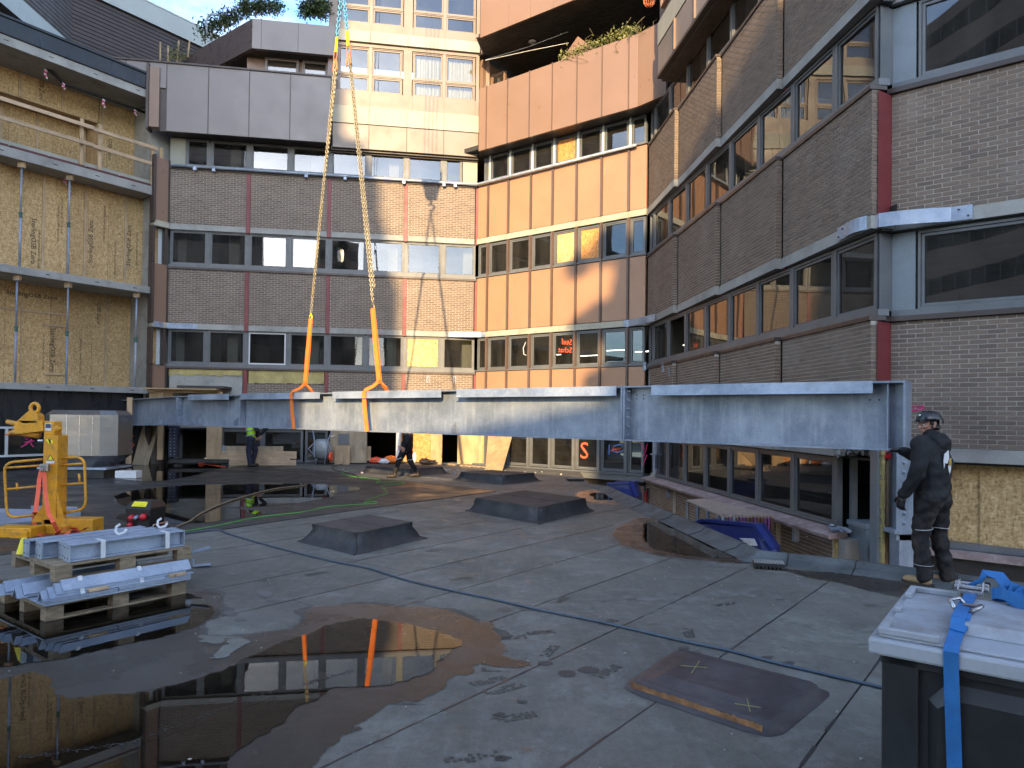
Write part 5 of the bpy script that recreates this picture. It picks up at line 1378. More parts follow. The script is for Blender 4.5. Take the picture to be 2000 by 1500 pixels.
# raised skylight upstands wrapped in felt
def curb(base_px, h, inset, label, fl=.16):
    a, b, c = [G(x, y)[:2] for x, y in base_px]; d = a + c - b; P = [a, b, c, d]; ctr = sum(P) / 4
    t = thing('felt_upstand', (ctr[0], ctr[1], 0), label, 'roof upstand', 'felt covered upstands on the roof')
    rings = []; prof = [(0, .002), (fl * .45, .03), (fl * .8, .10), (fl * .98, h * .75), (fl, h)]
    for (o_, z) in prof:
        r = []
        for i in range(4):
            p, q, s_ = P[i], P[i - 1], P[(i + 1) % 4]; e1 = (q - p) / np.linalg.norm(q - p); e2 = (s_ - p) / np.linalg.norm(s_ - p)
            r.append(p + (e1 + e2) * (o_ + (.0)))
        k = []
        for i in range(4):
            u, w = r[i], r[(i + 1) % 4]
            for s__ in np.linspace(0, 1, 7)[:-1]:
                k.append(u + (w - u) * s__ + rng.normal(0, .009, 2))
        rings.append([(x, y, z + (rng.normal(0, .003) if z > .01 else 0)) for x, y in k])
    m_ = len(rings[0]); vs = [p for r in rings for p in r]; fs = [(i * m_ + j, i * m_ + (j + 1) % m_, (i + 1) * m_ + (j + 1) % m_, (i + 1) * m_ + j) for i in range(len(rings) - 1) for j in range(m_)]
    mb = MB(); mb.add(vs, fs); mb.build('felt_skirt', 'curb', t, smooth=True, fix=True)
    mb = MB(); top = [(x, y) for x, y, z in rings[-1]]; mb.prism(top, h - .01, h + .004); mb.build('felt_top', 'curb_top', t, fix=True)
    mb = MB()
    for i in range(4):
        p, q = rings[0][i * 6], rings[-1][i * 6]; mb.tube([rings[k][i * 6] for k in range(5)], .008, 4)
    p0, p1 = rings[-1][9], rings[-1][21]; mb.tube([(p0[0], p0[1], h + .005), (p1[0], p1[1], h + .005)], .004, 4)
    mb.each('felt_lap', 'bitumen', t); return t
curb([(580, 1058), (693, 1085), (832, 1052)], .235, .1, 'nearer left felt covered upstand on the pale roof felt')
curb([(908, 998), (1055, 1024), (1162, 998)], .235, .1, 'upstand in the roof middle, the broadest of the four')
curb([(882, 938), (983, 947), (1060, 940)], .22, .1, 'upstand third from the camera beyond the broad one')
curb([(700, 923), (800, 931), (880, 925)], .2, .1, 'farthest upstand behind the walking worker')
# low melted hatch pad
ht = thing('sealed_hatch', G(1420, 1350), 'low felt sealed hatch pad with torn front edge and chalk crosses', 'hatch')
P = [G(x, y)[:2] for x, y in ((1226, 1345), (1500, 1437), (1612, 1352), (1325, 1278))]
def rring(P, ins, r, z, rn=0.0):
    out = []
    for i in range(4):
        p, q, s_ = P[i], P[i - 1], P[(i + 1) % 4]; e1 = (q - p) / np.linalg.norm(q - p); e2 = (s_ - p) / np.linalg.norm(s_ - p); p = p + (e1 + e2) * ins
        for t in np.linspace(0, 1, 6): out.append(p + e1 * r * (1 - t) ** 2 + e2 * r * t * t + rng.normal(0, rn, 2))
    return [(x, y, z) for x, y in out]
R_ = [rring(P, -.05, .16, .003, .006), rring(P, .0, .12, .018, .004), rring(P, .01, .12, .05, .003), rring(P, .05, .1, .058), rring(P, .13, .03, .066), rring(P, .155, .02, .085), rring(P, .2, .02, .086)]
vs = [p for r in R_ for p in r]; m_ = len(R_[0]); fs = [(i * m_ + j, i * m_ + (j + 1) % m_, (i + 1) * m_ + (j + 1) % m_, (i + 1) * m_ + j) for i in range(len(R_) - 1) for j in range(m_)] + [tuple(range((len(R_) - 1) * m_, len(R_) * m_))]
mb = MB(); mb.add(vs, fs); mb.build('felt_pad', MAT('brown black torched felt', (.042, .036, .040), .55, var=.3, vs=3, fine=.25, fs=120, bump=.4, bs=100, bd=.004, dirt=(.085, .08, .085), dirt_s=4, dirt_a=.5), ht, smooth=True, fix=True)
mb = MB(); a, b = P[0], P[1]; e = (b - a) / np.linalg.norm(b - a); o_ = np.array([e[1], -e[0]])
for i in range(34):
    s0 = .03 + i * .0255; q = a + e * s0; mb.box(0, 0, 0, 0, 0, 0) if False else mb.add([(*(q - o_ * -.004), .015), (*(q + e * .027 + o_ * .006), .012), (*(q + e * .027 + o_ * .002), .045 + rng.uniform(0, .012)), (*(q + o_ * .002), .045 + rng.uniform(0, .012))], [(0, 1, 2, 3)])
mb.build('torn_edge', MAT('exposed fibre board', (.24, .12, .05), .9, var=.6, vs=12, bump=.5, bs=60), ht)
mb = MB()
for (c, l) in (((1240 + 0, 0), 0),): pass
for (x, y, dx, dy) in ((1355, 1302, 26, 2), (1358, 1303, 8, -12), (1460, 1378, 26, 4), (1462, 1377, 3, 12)):
    p, q = G(x - dx, y - dy, .088), G(x + dx, y + dy, .088); mb.tube([p, q], .0028, 4)
mb.each('chalk_cross', 'chalk', ht)

# cables
def ground_cable(name, px, r, m, label, cat='cable', z=None, per=8, group=None):
    P = [G(x, y, 0) for x, y in px]; out = []
    for i in range(len(P) - 1):
        a, b, c, d = P[max(i - 1, 0)], P[i], P[i + 1], P[min(i + 2, len(P) - 1)]
        for k in range(per):
            t = k / per; out.append(.5 * ((2 * b) + (-a + c) * t + (2 * a - 5 * b + 4 * c - d) * t * t + (-a + 3 * b - 3 * c + d) * t ** 3))
    out.append(P[-1]); out = [(p[0], p[1], (z or .014) + r) for p in out]
    mb = MB(); mb.tube(out, r, 6); o = mb.build(name, m, None, smooth=True); return tag(o, label, cat, group)
M['cable_blue'] = MAT('blue grey cable sheath', (.055, .085, .12), .4, var=.2, vs=4)
M['green_cord'] = MAT('bright green cord', (.12, .55, .08), .6, var=.1)
ground_cable('power_cable', [(345, 1047), (388, 1040), (428, 1037), (446, 1044), (500, 1060), (560, 1076), (650, 1098), (720, 1112), (790, 1134), (870, 1153), (960, 1172), (1060, 1195), (1160, 1215), (1240, 1233), (1330, 1254), (1420, 1273), (1510, 1297), (1600, 1318), (1720, 1346), (1900, 1390)], .0115, 'cable_blue', 'long blue grey cable snaking across the pale roof to the crate', z=.002)
ground_cable('green_cord', [(355, 1041), (420, 1030), (500, 1013), (590, 1002), (640, 992), (700, 987), (735, 985), (728, 981), (712, 984), (720, 978), (742, 970), (756, 966), (752, 958), (745, 953), (752, 949), (790, 946), (775, 942), (735, 944), (742, 939), (720, 935), (690, 932), (668, 925), (690, 920)], .0055, 'green_cord', 'bright green cord curling over the dark membrane')
ground_cable('hose', [(335, 1042), (350, 1030), (370, 1022), (395, 1005), (440, 985), (500, 966), (545, 956), (600, 950)], .016, 'pallet', 'muddy brown hose running through the back puddle')
ground_cable('thin_cable', [(680, 905), (652, 912), (655, 920), (690, 928), (700, 934)], .01, 'black', 'thin black cable by the leaning door panel')
ground_cable('black_lead', [(300, 1035), (320, 1040), (345, 1035), (352, 1042), (330, 1046), (310, 1038)], .014, 'black', 'black leads looping beside the socket box')
# ================================================================== the lower yard beyond the roof edge
ly = MB(); ly.prism([OUT[0], OUT[3], OUT[6], OUT[9], np.array([9, 5.]), np.array([9, 12.]), np.array(FCc.p(11, 0, -3)[:2]), np.array(FCc.p(0, 0, -1)[:2]), np.array(FB.p(3, 0, -.5)[:2])], -1.95, -1.8)
o = ly.build('lower_yard', 'interior_dark', None, fix=True); o['kind'] = 'structure'
mb = MB(); FB.box(mb, -.1, LB, -.2, .04, -.35, .04); FB.box(mb, 0, LB, -.0, .045, -.3, .10); mb.build('sill_slab', 'frame', office)
mb = MB(); FB.box(mb, 0, LB + .2, -1.9, -.2, -.6, -.35); FA.box(mb, 0, UA, -.1, .05, -.4, -.05); mb.build('plinth', 'bitumen', office)
# ================================================================== hanging steel beam
PR = np.array([4.69, 8.31]); FM = Fc(PR, (-.766, .642)); LBm = 22.7
ZT, ZB = 2.212, 1.387
def bz(u): return -.13 * max(0, (u - 17) / 5.7) if u > 17 else 0
beam = thing('steel_beam', FM.p(9, 1.44, 0), 'very long galvanised steel I-beam hanging level in two orange slings', 'steel beam')
U = lambda x, f=.175, y=None: FM.hit(x, y or 790, f)[0]
us1, us2 = U(1216, .175, 800), U(345, .175, 810)
def flanged(u0, u1, nm, lb):
    mb = MB(); d0, d1 = bz(u0), bz(u1)
    def seg(z0, z1, f0, f1):
        mb.hexa([FM.p(u0, z0 + d0, f0), FM.p(u1, z0 + d1, f0), FM.p(u1, z0 + d1, f1), FM.p(u0, z0 + d0, f1), FM.p(u0, z1 + d0, f0), FM.p(u1, z1 + d1, f0), FM.p(u1, z1 + d1, f1), FM.p(u0, z1 + d0, f1)])
    seg(ZT - .024, ZT, -.175, .175); seg(ZB, ZB + .024, -.175, .175); seg(ZB + .024, ZT - .024, -.008, .008)
    return mb.build(nm, 'galv', beam, fix=True, label=lb)
flanged(.0, us1 - .02, 'beam_section', 'nearest beam length with a single long ledger'); flanged(us1 + .02, us2 - .02, 'beam_section', 'middle beam length carrying both slings'); LBm = U(237, .175, 810)
flanged(us2 + .02, LBm, 'beam_section', 'short far beam length past the second splice')
def ledger(x0, x1, drop=.146):
    u1, u0 = U(x0, .18, 765), U(x1, .18, 760); mb = MB(); d = bz((u0 + u1) / 2)
    FM.box(mb, u0, u1, ZT - drop + d, ZT + .003 + d, .176, .19); FM.box(mb, u0, u1, ZT - drop - .004 + d, ZT - drop + .006 + d, .176, .265)
    mb.build('ledger_angle', 'galv_light', beam, fix=True, bevel=.003)
for a, b in ((1272, 1705), (892, 1204), (650, 862), (470, 625), (368, 447)): ledger(a, b)
def plate_at(u, t=.02, z0=ZB - .004, z1=ZT + .004, f0=-.18, f1=.18, nm='end_plate'):
    mb = MB(); d = bz(u); FM.box(mb, u - t / 2, u + t / 2, z0 + d, z1 + d, f0, f1); return mb.build(nm, 'galv', beam, fix=True, bevel=.004)
for u in (us1 - .021, us1 + .021, us2 - .021, us2 + .021): plate_at(u, .034)
plate_at(.012, .024); plate_at(.19, .014, ZB + .02, ZT - .02, -.155, .155, 'stiffener')
plate_at(U(468), .016, ZB + .02, ZT - .02, -.165, .165, 'stiffener')
for x in (888, 463): 
    u = U(x, .05, 820); mb = MB(); mb.extrude([FM.p(u, ZB + .02, .008), FM.p(u + .0, ZB + .02, .13), FM.p(u, ZB + .12, .13), FM.p(u, ZB + .24, .008)], (FM.t[0] * .014, FM.t[1] * .014, 0)); mb.build('gusset', 'galv', beam, fix=True)
def bolt_mesh():
    mb = MB(); mb.tube([(0, 0, 0), (.006, 0, 0)], .026, 12); mb.tube([(.006, 0, 0), (.026, 0, 0)], .019, 6); mb.tube([(.026, 0, 0), (.045, 0, 0)], .011, 8); return mb.mesh('bolt', 'galv_light')
bm_ = bolt_mesh()
def bolts(u, fs, n=6, sgn=-1):
    a = math.atan2(FM.t[1] * sgn, FM.t[0] * sgn)
    for f in fs:
        for i in range(n): place(bm_, 'bolt', beam, FM.p(u + sgn * .02, ZB + .09 + i * (ZT - ZB - .17) / (n - 1) + bz(u), f), a)
bolts(us1 - .02, (.1, -.1)); bolts(us2 - .02, (.1, -.1)); bolts(us1 + .02, (.1,), 6, 1)
mb = MB()
for (x, y) in ((1244, 772), (1257, 772), (1244, 779), (1257, 779), (1699, 781), (1717, 781)):
    u, z = FM.hit(x, y, .009); mb.tube([FM.p(u, z, .0085), FM.p(u, z, .0095)], .011, 8)
mb.build('bolt_hole', 'frame_black', beam)
for x in (250, 310, 372, 386): 
    u = U(x, .1, 830); mb = MB(); FM.box(mb, u - .07, u + .07, ZB + .024 + bz(u), ZB + .15 + bz(u), .009, .05); mb.build('cleat', 'galv_plain', beam)

# slings
def sling(pt, pc, label):
    ut, zt = FM.hit(pt[0], pt[1], 0); uc_, zc_ = FM.hit(pc[0], pc[1], 0)
    t = thing('lifting_sling', FM.p(uc_, zc_, 0), label, 'sling', 'orange lifting slings round the beam')
    nn = (FM.t[0], FM.t[1], 0)
    mb = MB()
    for f in (.018, -.018): mb.strip([FM.p(ut, zt, f * .3), FM.p(ut + (uc_ - ut) * .5, zt + (zc_ - zt) * .5, f), FM.p(uc_, zc_, f * .6)], .122, nn, .012)
    mb.build('sling_leg', 'strap_orange', t, smooth=False)
    mb = MB()
    mb.strip([FM.p(uc_ - .02, zc_ + .03, .02), FM.p(uc_ + .09, zc_ - .08, .09), FM.p(uc_ + .21, ZT + .022, .20), FM.p(uc_ + .235, ZT - .05, .215), FM.p(uc_ + .20, 1.80, .205), FM.p(uc_ + .13, ZB - .006, .20), FM.p(uc_ + .12, ZB - .012, 0), FM.p(uc_ + .12, ZB - .006, -.20), FM.p(uc_ + .05, 1.80, -.205), FM.p(uc_ - .02, ZT + .02, -.20), FM.p(uc_ - .02, zc_, -.02)], .122, nn, .014)
    mb.build('choke_loop', 'strap_orange', t)
    mb = MB(); mb.strip([FM.p(uc_ - .05, zc_ + .06, .03), FM.p(uc_ + .02, zc_ + .0, .05), FM.p(uc_ + .07, zc_ - .06, .05)], .09, (FM.t[0], FM.t[1], -.6), .016); mb.strip([FM.p(uc_, zc_ + .02, .0), FM.p(uc_ - .14, zc_ - .1, -.1)], .08, (FM.t[0], FM.t[1], .6), .014); mb.build('sling_knot', 'strap_orange', t)
    return FM.p(ut, zt, 0)
s1 = sling((607, 622), (596, 752), 'orange webbing sling choked round the beam, nearer its far end')
s2 = sling((728, 602), (741, 747), 'orange webbing sling choked round the beam, nearer the middle')
# chains
def link(mb, c, ax, side, L, Wd, r):
    ax = ax / np.linalg.norm(ax); side = side - ax * (side @ ax); side /= np.linalg.norm(side)
    hl = L / 2 - Wd / 2; pts = []
    for k in range(10):
        a = 2 * math.pi * k / 10; pts.append(c + side * math.cos(a) * Wd / 2 + ax * (math.sin(a) * Wd / 2 + (hl if math.sin(a) > 0 else -hl)))
    mb.tube(pts, r, 5, closed=True)
def chain(a, b, L=.07, Wd=.05, r=.0095):
    a = np.array(a); b = np.array(b); d = b - a; n = int(np.linalg.norm(d) / (L - 2 * r)); mb = MB(); ax = d / np.linalg.norm(d); s_ = np.cross(ax, [.3, .9, .1]); s_ /= np.linalg.norm(s_); q = np.cross(ax, s_)
    for i in range(n):
        v1 = (s_ + q * .35) if i % 2 else (q - s_ * .35); link(mb, a + d * (i + .5) / n, ax, v1, L, Wd, r)
    return mb
HK = FM.p(*FM.hit(669, -42, 0), 0)
for (lo, mid, tg, top, lb, fl) in ((s1, (655, 122), (656, 100), (658, 72), 'chain leg with blue top and yellow tag going to the farther sling', 1), (s2, (681, 110), (680, 88), (678, 60), 'chain leg with blue top and yellow tag going to the nearer sling', -1)):
    t = thing('lifting_chain', lo, lb, 'chain', 'chain legs hanging from the crane hook')
    pm = np.array(FM.p(*FM.hit(*mid, 0), 0)); pg = np.array(FM.p(*FM.hit(*tg, 0), 0)); pt = np.array(FM.p(*FM.hit(*top, 0), 0)); lo_ = np.array(lo) + [0, 0, .12]
    mb = chain(lo_, pm); q = chain(lo_ + [.02, .03, .3], pm + [.025, .02, 0]); mb.add(q.v, q.f); mb.build('chain_links', 'chain_steel', t, kind='stuff', smooth=True)
    mb = chain(pt, np.array(HK) + [0, 0, -.1], .09, .068, .0125); mb.build('blue_chain_links', 'chain_blue', t, kind='stuff', smooth=True)
    ax = pt - pg; mb = MB(); mb.strip([pt, pg + (pt - pg) * .4, pg - [0, 0, .02]], .075, tuple(FM.t) + (0,), .02); mb.build('load_tag', 'tag_yellow', t)
    mb = MB(); link(mb, pg * .45 + pm * .55 + [0, 0, .06], pt - pm, np.array([*FM.t, 0]), .26, .13, .012); mb.build('master_link', 'hook_orange', t, smooth=True)
    mb = MB()
    for s_ in (-1, 1):
        o_ = np.array([*FM.t, 0]) * .045 * s_; mb.tube([pm + o_ * .5 + [0, 0, .06], pm + o_ + [0, 0, -.02], pm + o_ * 1.6 + [0, 0, -.14], pm + o_ * 1.5 + [0, 0, -.2], pm + o_ * .8 + [0, 0, -.19]], [.03, .026, .022, .02, .012], 8)
    mb.build('shortening_hook', 'hook_orange', t, smooth=True)
    # sling hook
    c = np.array(lo); mb = MB(); mb.tube([c + np.array([*(FM.t * (.05 * math.cos(a))), .05 * math.sin(a) + .03]) for a in np.linspace(0, 5.4, 12)], .014, 6); mb.tube([c + [0, 0, .08], c + [0, 0, .14]], .018, 6); mb.build('sling_hook', 'tag_yellow' if fl == 1 else 'chain_steel', t, smooth=True)
hb = thing('crane_hook_block', HK, 'tapered yellow crane hook block above the chains, just out of the picture', 'crane hook')
HKa = np.array(HK); tt = np.array([*FM.t, 0]); tx = np.array([1, 0, 0])
mb = MB(); w0, w1 = .17, .33
mb.extrude([HKa + tx * -w0 + [0, -.12, .30], HKa + tx * w0 + [0, -.12, .30], HKa + tx * w1 + [0, -.12, .95], HKa + tx * w1 + [0, -.12, 1.35], HKa + tx * -w1 + [0, -.12, 1.35], HKa + tx * -w1 + [0, -.12, .95]], (0, .24, 0)); mb.build('block_housing', 'yellow', hb, fix=True)
mb = MB(); mb.tube([HKa + tx * (.11 * math.sin(a)) + [0, 0, .12 - .11 * math.cos(a) - .1] for a in np.linspace(-.6, 4.2, 12)], .035, 8); mb.tube([HKa + [0, 0, .1], HKa + [0, 0, .34]], .045, 8); mb.build('hook', 'hook_orange', hb, smooth=True)
for i in range(4):
    mb = MB(); x_ = -.2 + i * .133; mb.tube([HKa + tx * x_ + [0, 0, 1.3], HKa + tx * x_ + [0, 0, 24]], .012, 5); mb.build('wire_rope', 'black', hb)

# ================================================================== things along the foot of the left facade
def fbox(fc, x0, x1, y0, y1, f, dep, name, m, parent=None, bevel=0, **kw):
    """upright board on facade plane f from photo pixels, thickness dep backwards"""
    u0, zz1 = fc.hit(x0, y0, f); u1, zz0 = fc.hit(x1, y1, f); a, b = sorted((u0, u1)); mb = MB(); fc.box(mb, a, b, zz0, zz1, f - dep, f); return mb.build(name, m, parent, fix=True, bevel=bevel, **kw)
# timber porch at the left end
po = thing('timber_porch', FA.p(9.6, 0, .9), 'rough timber porch with an osb roof under the bare concrete panel', 'shelter')
u0, u1 = FA.hit(430, 760, .9)[0], FA.hit(286, 760, 1.0)[0]
mb = MB(); FA.box(mb, u0, u1, 2.44, 2.48, -.1, 1.35); mb.build('roof_sheet', 'ply', po)
mb = MB(); FA.box(mb, u0 - .15, u1 - .9, 2.50, 2.58, -.1, 1.0); mb.build('roof_membrane', 'bitumen', po)
mb = MB(); FA.box(mb, u0, u1, 2.34, 2.43, .85, .95); mb.build('header', 'lumber_h', po)
for (x0, x1) in ((405, 432), (309, 317)): fbox(FA, x0, x1, 765, 898, .95, .12, 'post', 'lumber', po)
mb = MB(); FA.box(mb, u1 - .75, u1 - .05, 1.3, 2.34, .84, .87); mb.build('side_sheet', 'ply', po)
fbox(FA, 330, 345, 832, 893, .5, .3, 'steel_column', 'navy_steel', None, label='navy steel column with bolt rows inside the timber porch', cat='column')
mb = MB()
for i in range(9):
    for x in (333, 341):
        u, z = FA.hit(x, 838 + i * 6.2, .5); mb.tube([FA.p(u, z, .5), FA.p(u, z, .52)], .02, 6)
o = mb.build('bolt_row', 'galv_plain', bpy.data.objects['steel_column'])
tag(fbox(FA, 248, 256, 776, 906, 1.3, .07, 'loose_stud', 'lumber', None), 'upright pale timber stud against the black wall', 'timber stud')
mb = MB(); a, b, c, d = [np.array(q) for q in (G(258, 908), G(289, 909), DP(312, 829, 23.1), DP(279, 829, 23.1))]
mb.extrude([a, b, c, d], (.0, .03, .005)); tag(mb.build('leaning_board', 'ply_old', None, fix=True), 'weathered plywood board leaning beside the upright stud', 'board')
fbox(FA, 330, 446, 897, 904, 1.1, .5, 'felt_plinth', 'bitumen', None, label='low black felt plinth below the porch opening', cat='plinth')
# ground-floor infill of the facade
gfi = office
for (x0, x1, m_, nm, f) in ((436, 470, 'glass', 'p', 0), ):
    pass
for (xa, xb) in ((432, 592), (596, 640)):
    ua, ub = FA.hit(xb, 870, -.1)[0], FA.hit(xa, 870, -.1)[0]; n_ = 2 if xb - xa > 100 else 1
    for i in range(n_): window(FA, ua + (ub - ua) * i / n_, ua + (ub - ua) * (i + 1) / n_, .05, 1.16, f=-.12)
def infill(x0, x1, y1, m_, name, label, f=-.05, dep=.03, y0=835):
    return tag(fbox(FA, x0, x1, y0, y1, f, dep, name, m_, None, .0), label, 'board')
infill(645, 716, 904, 'ply_old', 'door_panel', 'broad plywood door panel left of the dark doorway', .1)
tag(fbox(FA, 660, 682, 847, 868, .112, .01, 'grey_notice', 'frame', bpy.data.objects['door_panel']), None, None)
for i, (x0, x1) in enumerate(((654, 670), (671, 683))): tag(fbox(FA, x0, x1, 871, 908, .24 + .02 * i, .03, 'short_board', 'lumber', None), ['left short board stood against the plywood door panel', 'right short board stood against the plywood door panel'][i], 'board', 'short boards')
mb = MB()
for (x, y) in ((650, 852), (649, 895)): u, z = FA.hit(x, y, .13); FA.box(mb, u - .06, u + .06, z - .02, z + .02, .1, .13)
mb.build('hinge', 'steel', bpy.data.objects['door_panel'])
infill(717, 724, 900, 'lumber', 'prop_timber', 'short timber upright at the left of the dark doorway', .0, .1, 872)
infill(774, 782, 902, 'white', 'torn_insulation', 'white torn insulation edge at the right of the dark doorway', -.02, .08, 838)
infill(783, 842, 902, 'osb_red', 'osb_infill', 'orange osb infill board behind the walking worker', -.05)
infill(842, 863, 910, 'ply', 'ply_post', 'tall narrow plywood post right of the orange osb', .12, .15)
infill(894, 948, 915, 'ply', 'ply_infill', 'wide sunlit plywood sheet right of the narrow dark gap', .06, .03)
infill(936, 944, 915, 'lumber', 'batten_upright', 'slim batten over the sunlit plywood sheet', .12, .05)
mb = MB(); a, b, c, d = [np.array(q) for q in (G(948, 917), G(981, 920), DP(1003, 843, 24.2), DP(954, 843, 24.6))]
mb.extrude([a, b, c, d], (.0, .04, .005)); tag(mb.build('leaning_plywood', 'ply', None, fix=True), 'sunlit plywood sheet leaning against the first ochre panels', 'board')
mb = MB(); FB.box(mb, .0, .95, .02, 1.18, -.15, -.09); mb.build('osb_board', 'osb', office)
mb = MB(); FA.box(mb, 2.0, 4.0, 1.12, 1.19, -.2, .02); mb.build('lintel_strip', 'red', office)
# board stack with blocks
bs = thing('board_stack', FA.p(6.6, 0, 1.0), 'stack of pale timber boards standing on edge behind the bending worker', 'timber stack')
for i, (x0, x1, y0, y1, f) in enumerate(((430, 553, 871, 884, .85), (412, 579, 881, 896, .93), (430, 566, 888, 899, .98), (447, 578, 898, 909, 1.03))): fbox(FA, x0, x1, y0, y1, f, .045, 'board', 'lumber_h' if i != 0 else 'ply_old', bs)
for i, (x0, x1) in enumerate(((422, 428), (430, 439))): tag(fbox(FA, x0, x1, 870, 883, .9, .12, 'small_can', 'galv_plain' if i else 'ply', None), ['small tan pot on the left end of the board stack', 'small grey pot on the left end of the board stack'][i], 'pot')
wb_ = G(236 + 0, 930); 
tag(MB().box(-.27, .27, -.15, .15, 0, .19).xf(Matrix.Translation(Vector((float(G(251, 935)[0]), float(G(251, 935)[1]), .02)))).build('white_block', 'white', None, bevel=.01), 'white foam block lying in the far puddle', 'block')
# debris by the doorway
rs = np.random.RandomState(4)
for i, (x, y, w, h, m_, lb) in enumerate(((735, 906, .28, .12, 'strap_red', 'crumpled orange bag left in the doorway rubble'), (750, 907, .2, .1, 'white', 'crumpled white bag in the doorway rubble'), (765, 906, .26, .14, 'strap_orange', 'small orange bag right in the doorway rubble'), (820, 903, .34, .3, 'insul', 'lumpy tan sack behind the walking worker'), (806, 906, .16, .22, 'white', 'white bag beside the lumpy tan sack'), (833, 908, .3, .12, 'black', 'black heap right of the lumpy tan sack'))):
    c = G(x, y); mb = MB(); vs = []; n_ = 10
    for a in range(6):
        for b in range(n_):
            th = math.pi * a / 5; ph = 2 * math.pi * b / n_; r = 1 + rs.uniform(-.22, .22)
            vs.append((c[0] + w * r * math.sin(th) * math.cos(ph), c[1] + w * .7 * r * math.sin(th) * math.sin(ph), max(.0, h * (1 - math.cos(th)) * .9 * r)))
    fs = [(a * n_ + b, a * n_ + (b + 1) % n_, (a + 1) * n_ + (b + 1) % n_, (a + 1) * n_ + b) for a in range(5) for b in range(n_)]
    mb.add(vs, fs); tag(mb.build('rubble_bag', m_, None, smooth=False, fix=True), lb, 'bag', 'bags and rubble by the doorway')
mb = MB()
for i in range(5): a, b = G(855 + i * 12, 905 + i * 1.2), G(900 + i * 18, 912 + i * 1.0); mb.bar((a[0], a[1], .03), (b[0], b[1], .03), .06, .04)
tag(mb.build('loose_strips', 'ply_old', None), 'flat timber strips lying at the foot of the plywood sheets', 'timber strips')
# wheelbarrow stood on end
wb = thing('wheelbarrow', G(628, 908), 'grey wheelbarrow tipped up on its nose beside the plywood door panel', 'wheelbarrow')
c = np.array(G(628, 908)); c[2] = 0
vs = []; nn_ = 12
for (z, rx, ry) in ((.05, .14, .05), (.10, .27, .12), (.35, .33, .18), (.6, .30, .16), (.72, .16, .1)):
    for b in range(nn_): a = 2 * math.pi * b / nn_; vs.append((c[0] + rx * math.cos(a), c[1] + ry * math.sin(a), z + .15))
mb = MB(); mb.add(vs, [(i * nn_ + b, i * nn_ + (b + 1) % nn_, (i + 1) * nn_ + (b + 1) % nn_, (i + 1) * nn_ + b) for i in range(4) for b in range(nn_)] + [tuple(range(nn_)), tuple(range(4 * nn_, 5 * nn_))]); mb.build('tray', 'barrow_grey', wb, smooth=True, fix=True)
for s_ in (-1, 1):
    mb = MB(); mb.tube([c + [s_ * .14, -.16, .02], c + [s_ * .2, -.22, .4], c + [s_ * .22, -.1, .8], c + [s_ * .33, .05, 1.2]], .02, 6); mb.build('handle', 'galv_plain', wb, smooth=True)
    mb = MB(); mb.tube([c + [s_ * .2, -.22, .35], c + [s_ * .38, -.25, .55], c + [s_ * .22, -.12, .75]], .014, 6); mb.build('leg', 'galv_plain', wb, smooth=True)
mb = MB(); mb.tube([c + [.32 + .0, -.05 + .13 * math.cos(a), .28 + .13 * math.sin(a)] for a in np.linspace(0, 2 * math.pi, 15)[:-1]], .045, 8, closed=True); mb.build('wheel', 'strap_red', wb, smooth=True)
# hand tool near the porch
mb = MB(); a, b = G(392, 907), G(440, 913); mb.tube([(a[0], a[1], .03), (b[0], b[1], .02)], .015, 6); mb.tube([(a[0] - .06, a[1], .05), (a[0] + .1, a[1] - .02, .05)], .05, 8); tag(mb.build('hammer', 'strap_red', None), 'red headed tool lying below the board stack', 'tool')

# graffiti on the glass
sg = text_mesh('S', .75, 'sp_orange', 'graffiti')
u, z = FB.hit(1132, 895, -.06); put_text(sg, FB, u, z, -.06, office, 'graffiti')
t1 = text_mesh('Stef', .27, 'sp_orange'); t2 = text_mesh('Schat', .25, 'sp_orange')
u, z = FB.hit(1117, 674, -.06); put_text(t1, FB, u, z, -.06, office, 'graffiti', .12, mirror=True)
u, z = FB.hit(1117, 689, -.06); put_text(t2, FB, u, z, -.06, office, 'graffiti', .08, mirror=True)
spray(FB, [[(1190, 868), (1190, 888)], [(1198, 872), (1210, 868), (1218, 870)], [(1195, 880), (1205, 884), (1218, 880)]], -.06, .04, 'sp_blue', 'graffiti', office)
spray(FB, [[(1192, 882), (1200, 874), (1206, 884), (1212, 876), (1196, 879)]], -.06, .035, 'sp_orange', 'graffiti', office)
spray(FB, [[(1252, 866), (1258, 880), (1265, 866), (1262, 880), (1256, 892)], [(1264, 888), (1256, 908)]], -.04, .022, 'sp_pink', 'graffiti', office)
spray(FD, [[(1776, 793), (1805, 793), (1805, 799), (1776, 800)], [(1778, 803), (1806, 799)], [(1798, 796), (1805, 795)]], .003, .013, 'sp_pink', 'graffiti', office)
# broken pane outline and numbers
spray(FB, [[(1027, 668), (1022, 680), (1023, 692), (1028, 694)]], -.07, .03, 'white', 'broken_pane_edge', office)
mb = MB()
for (x, y) in ((836, 741), (888, 741), (1295, 717), (1308, 726), (1257, 715), (1303, 963), (1552, 1043)):
    fc = FA if x < 900 else FCc; f = .02 if x < 900 else .06; u, z = fc.hit(x, y, f)
    fc.box(mb, u - .05, u - .03, z - .13, z + .11, 0, f + .02); fc.box(mb, u + .03, u + .05, z - .13, z + .11, 0, f + .02); fc.box(mb, u - .05, u + .05, z + .1, z + .12, 0, f + .02)
mb.each('fixing_bracket', 'galv_light', office)
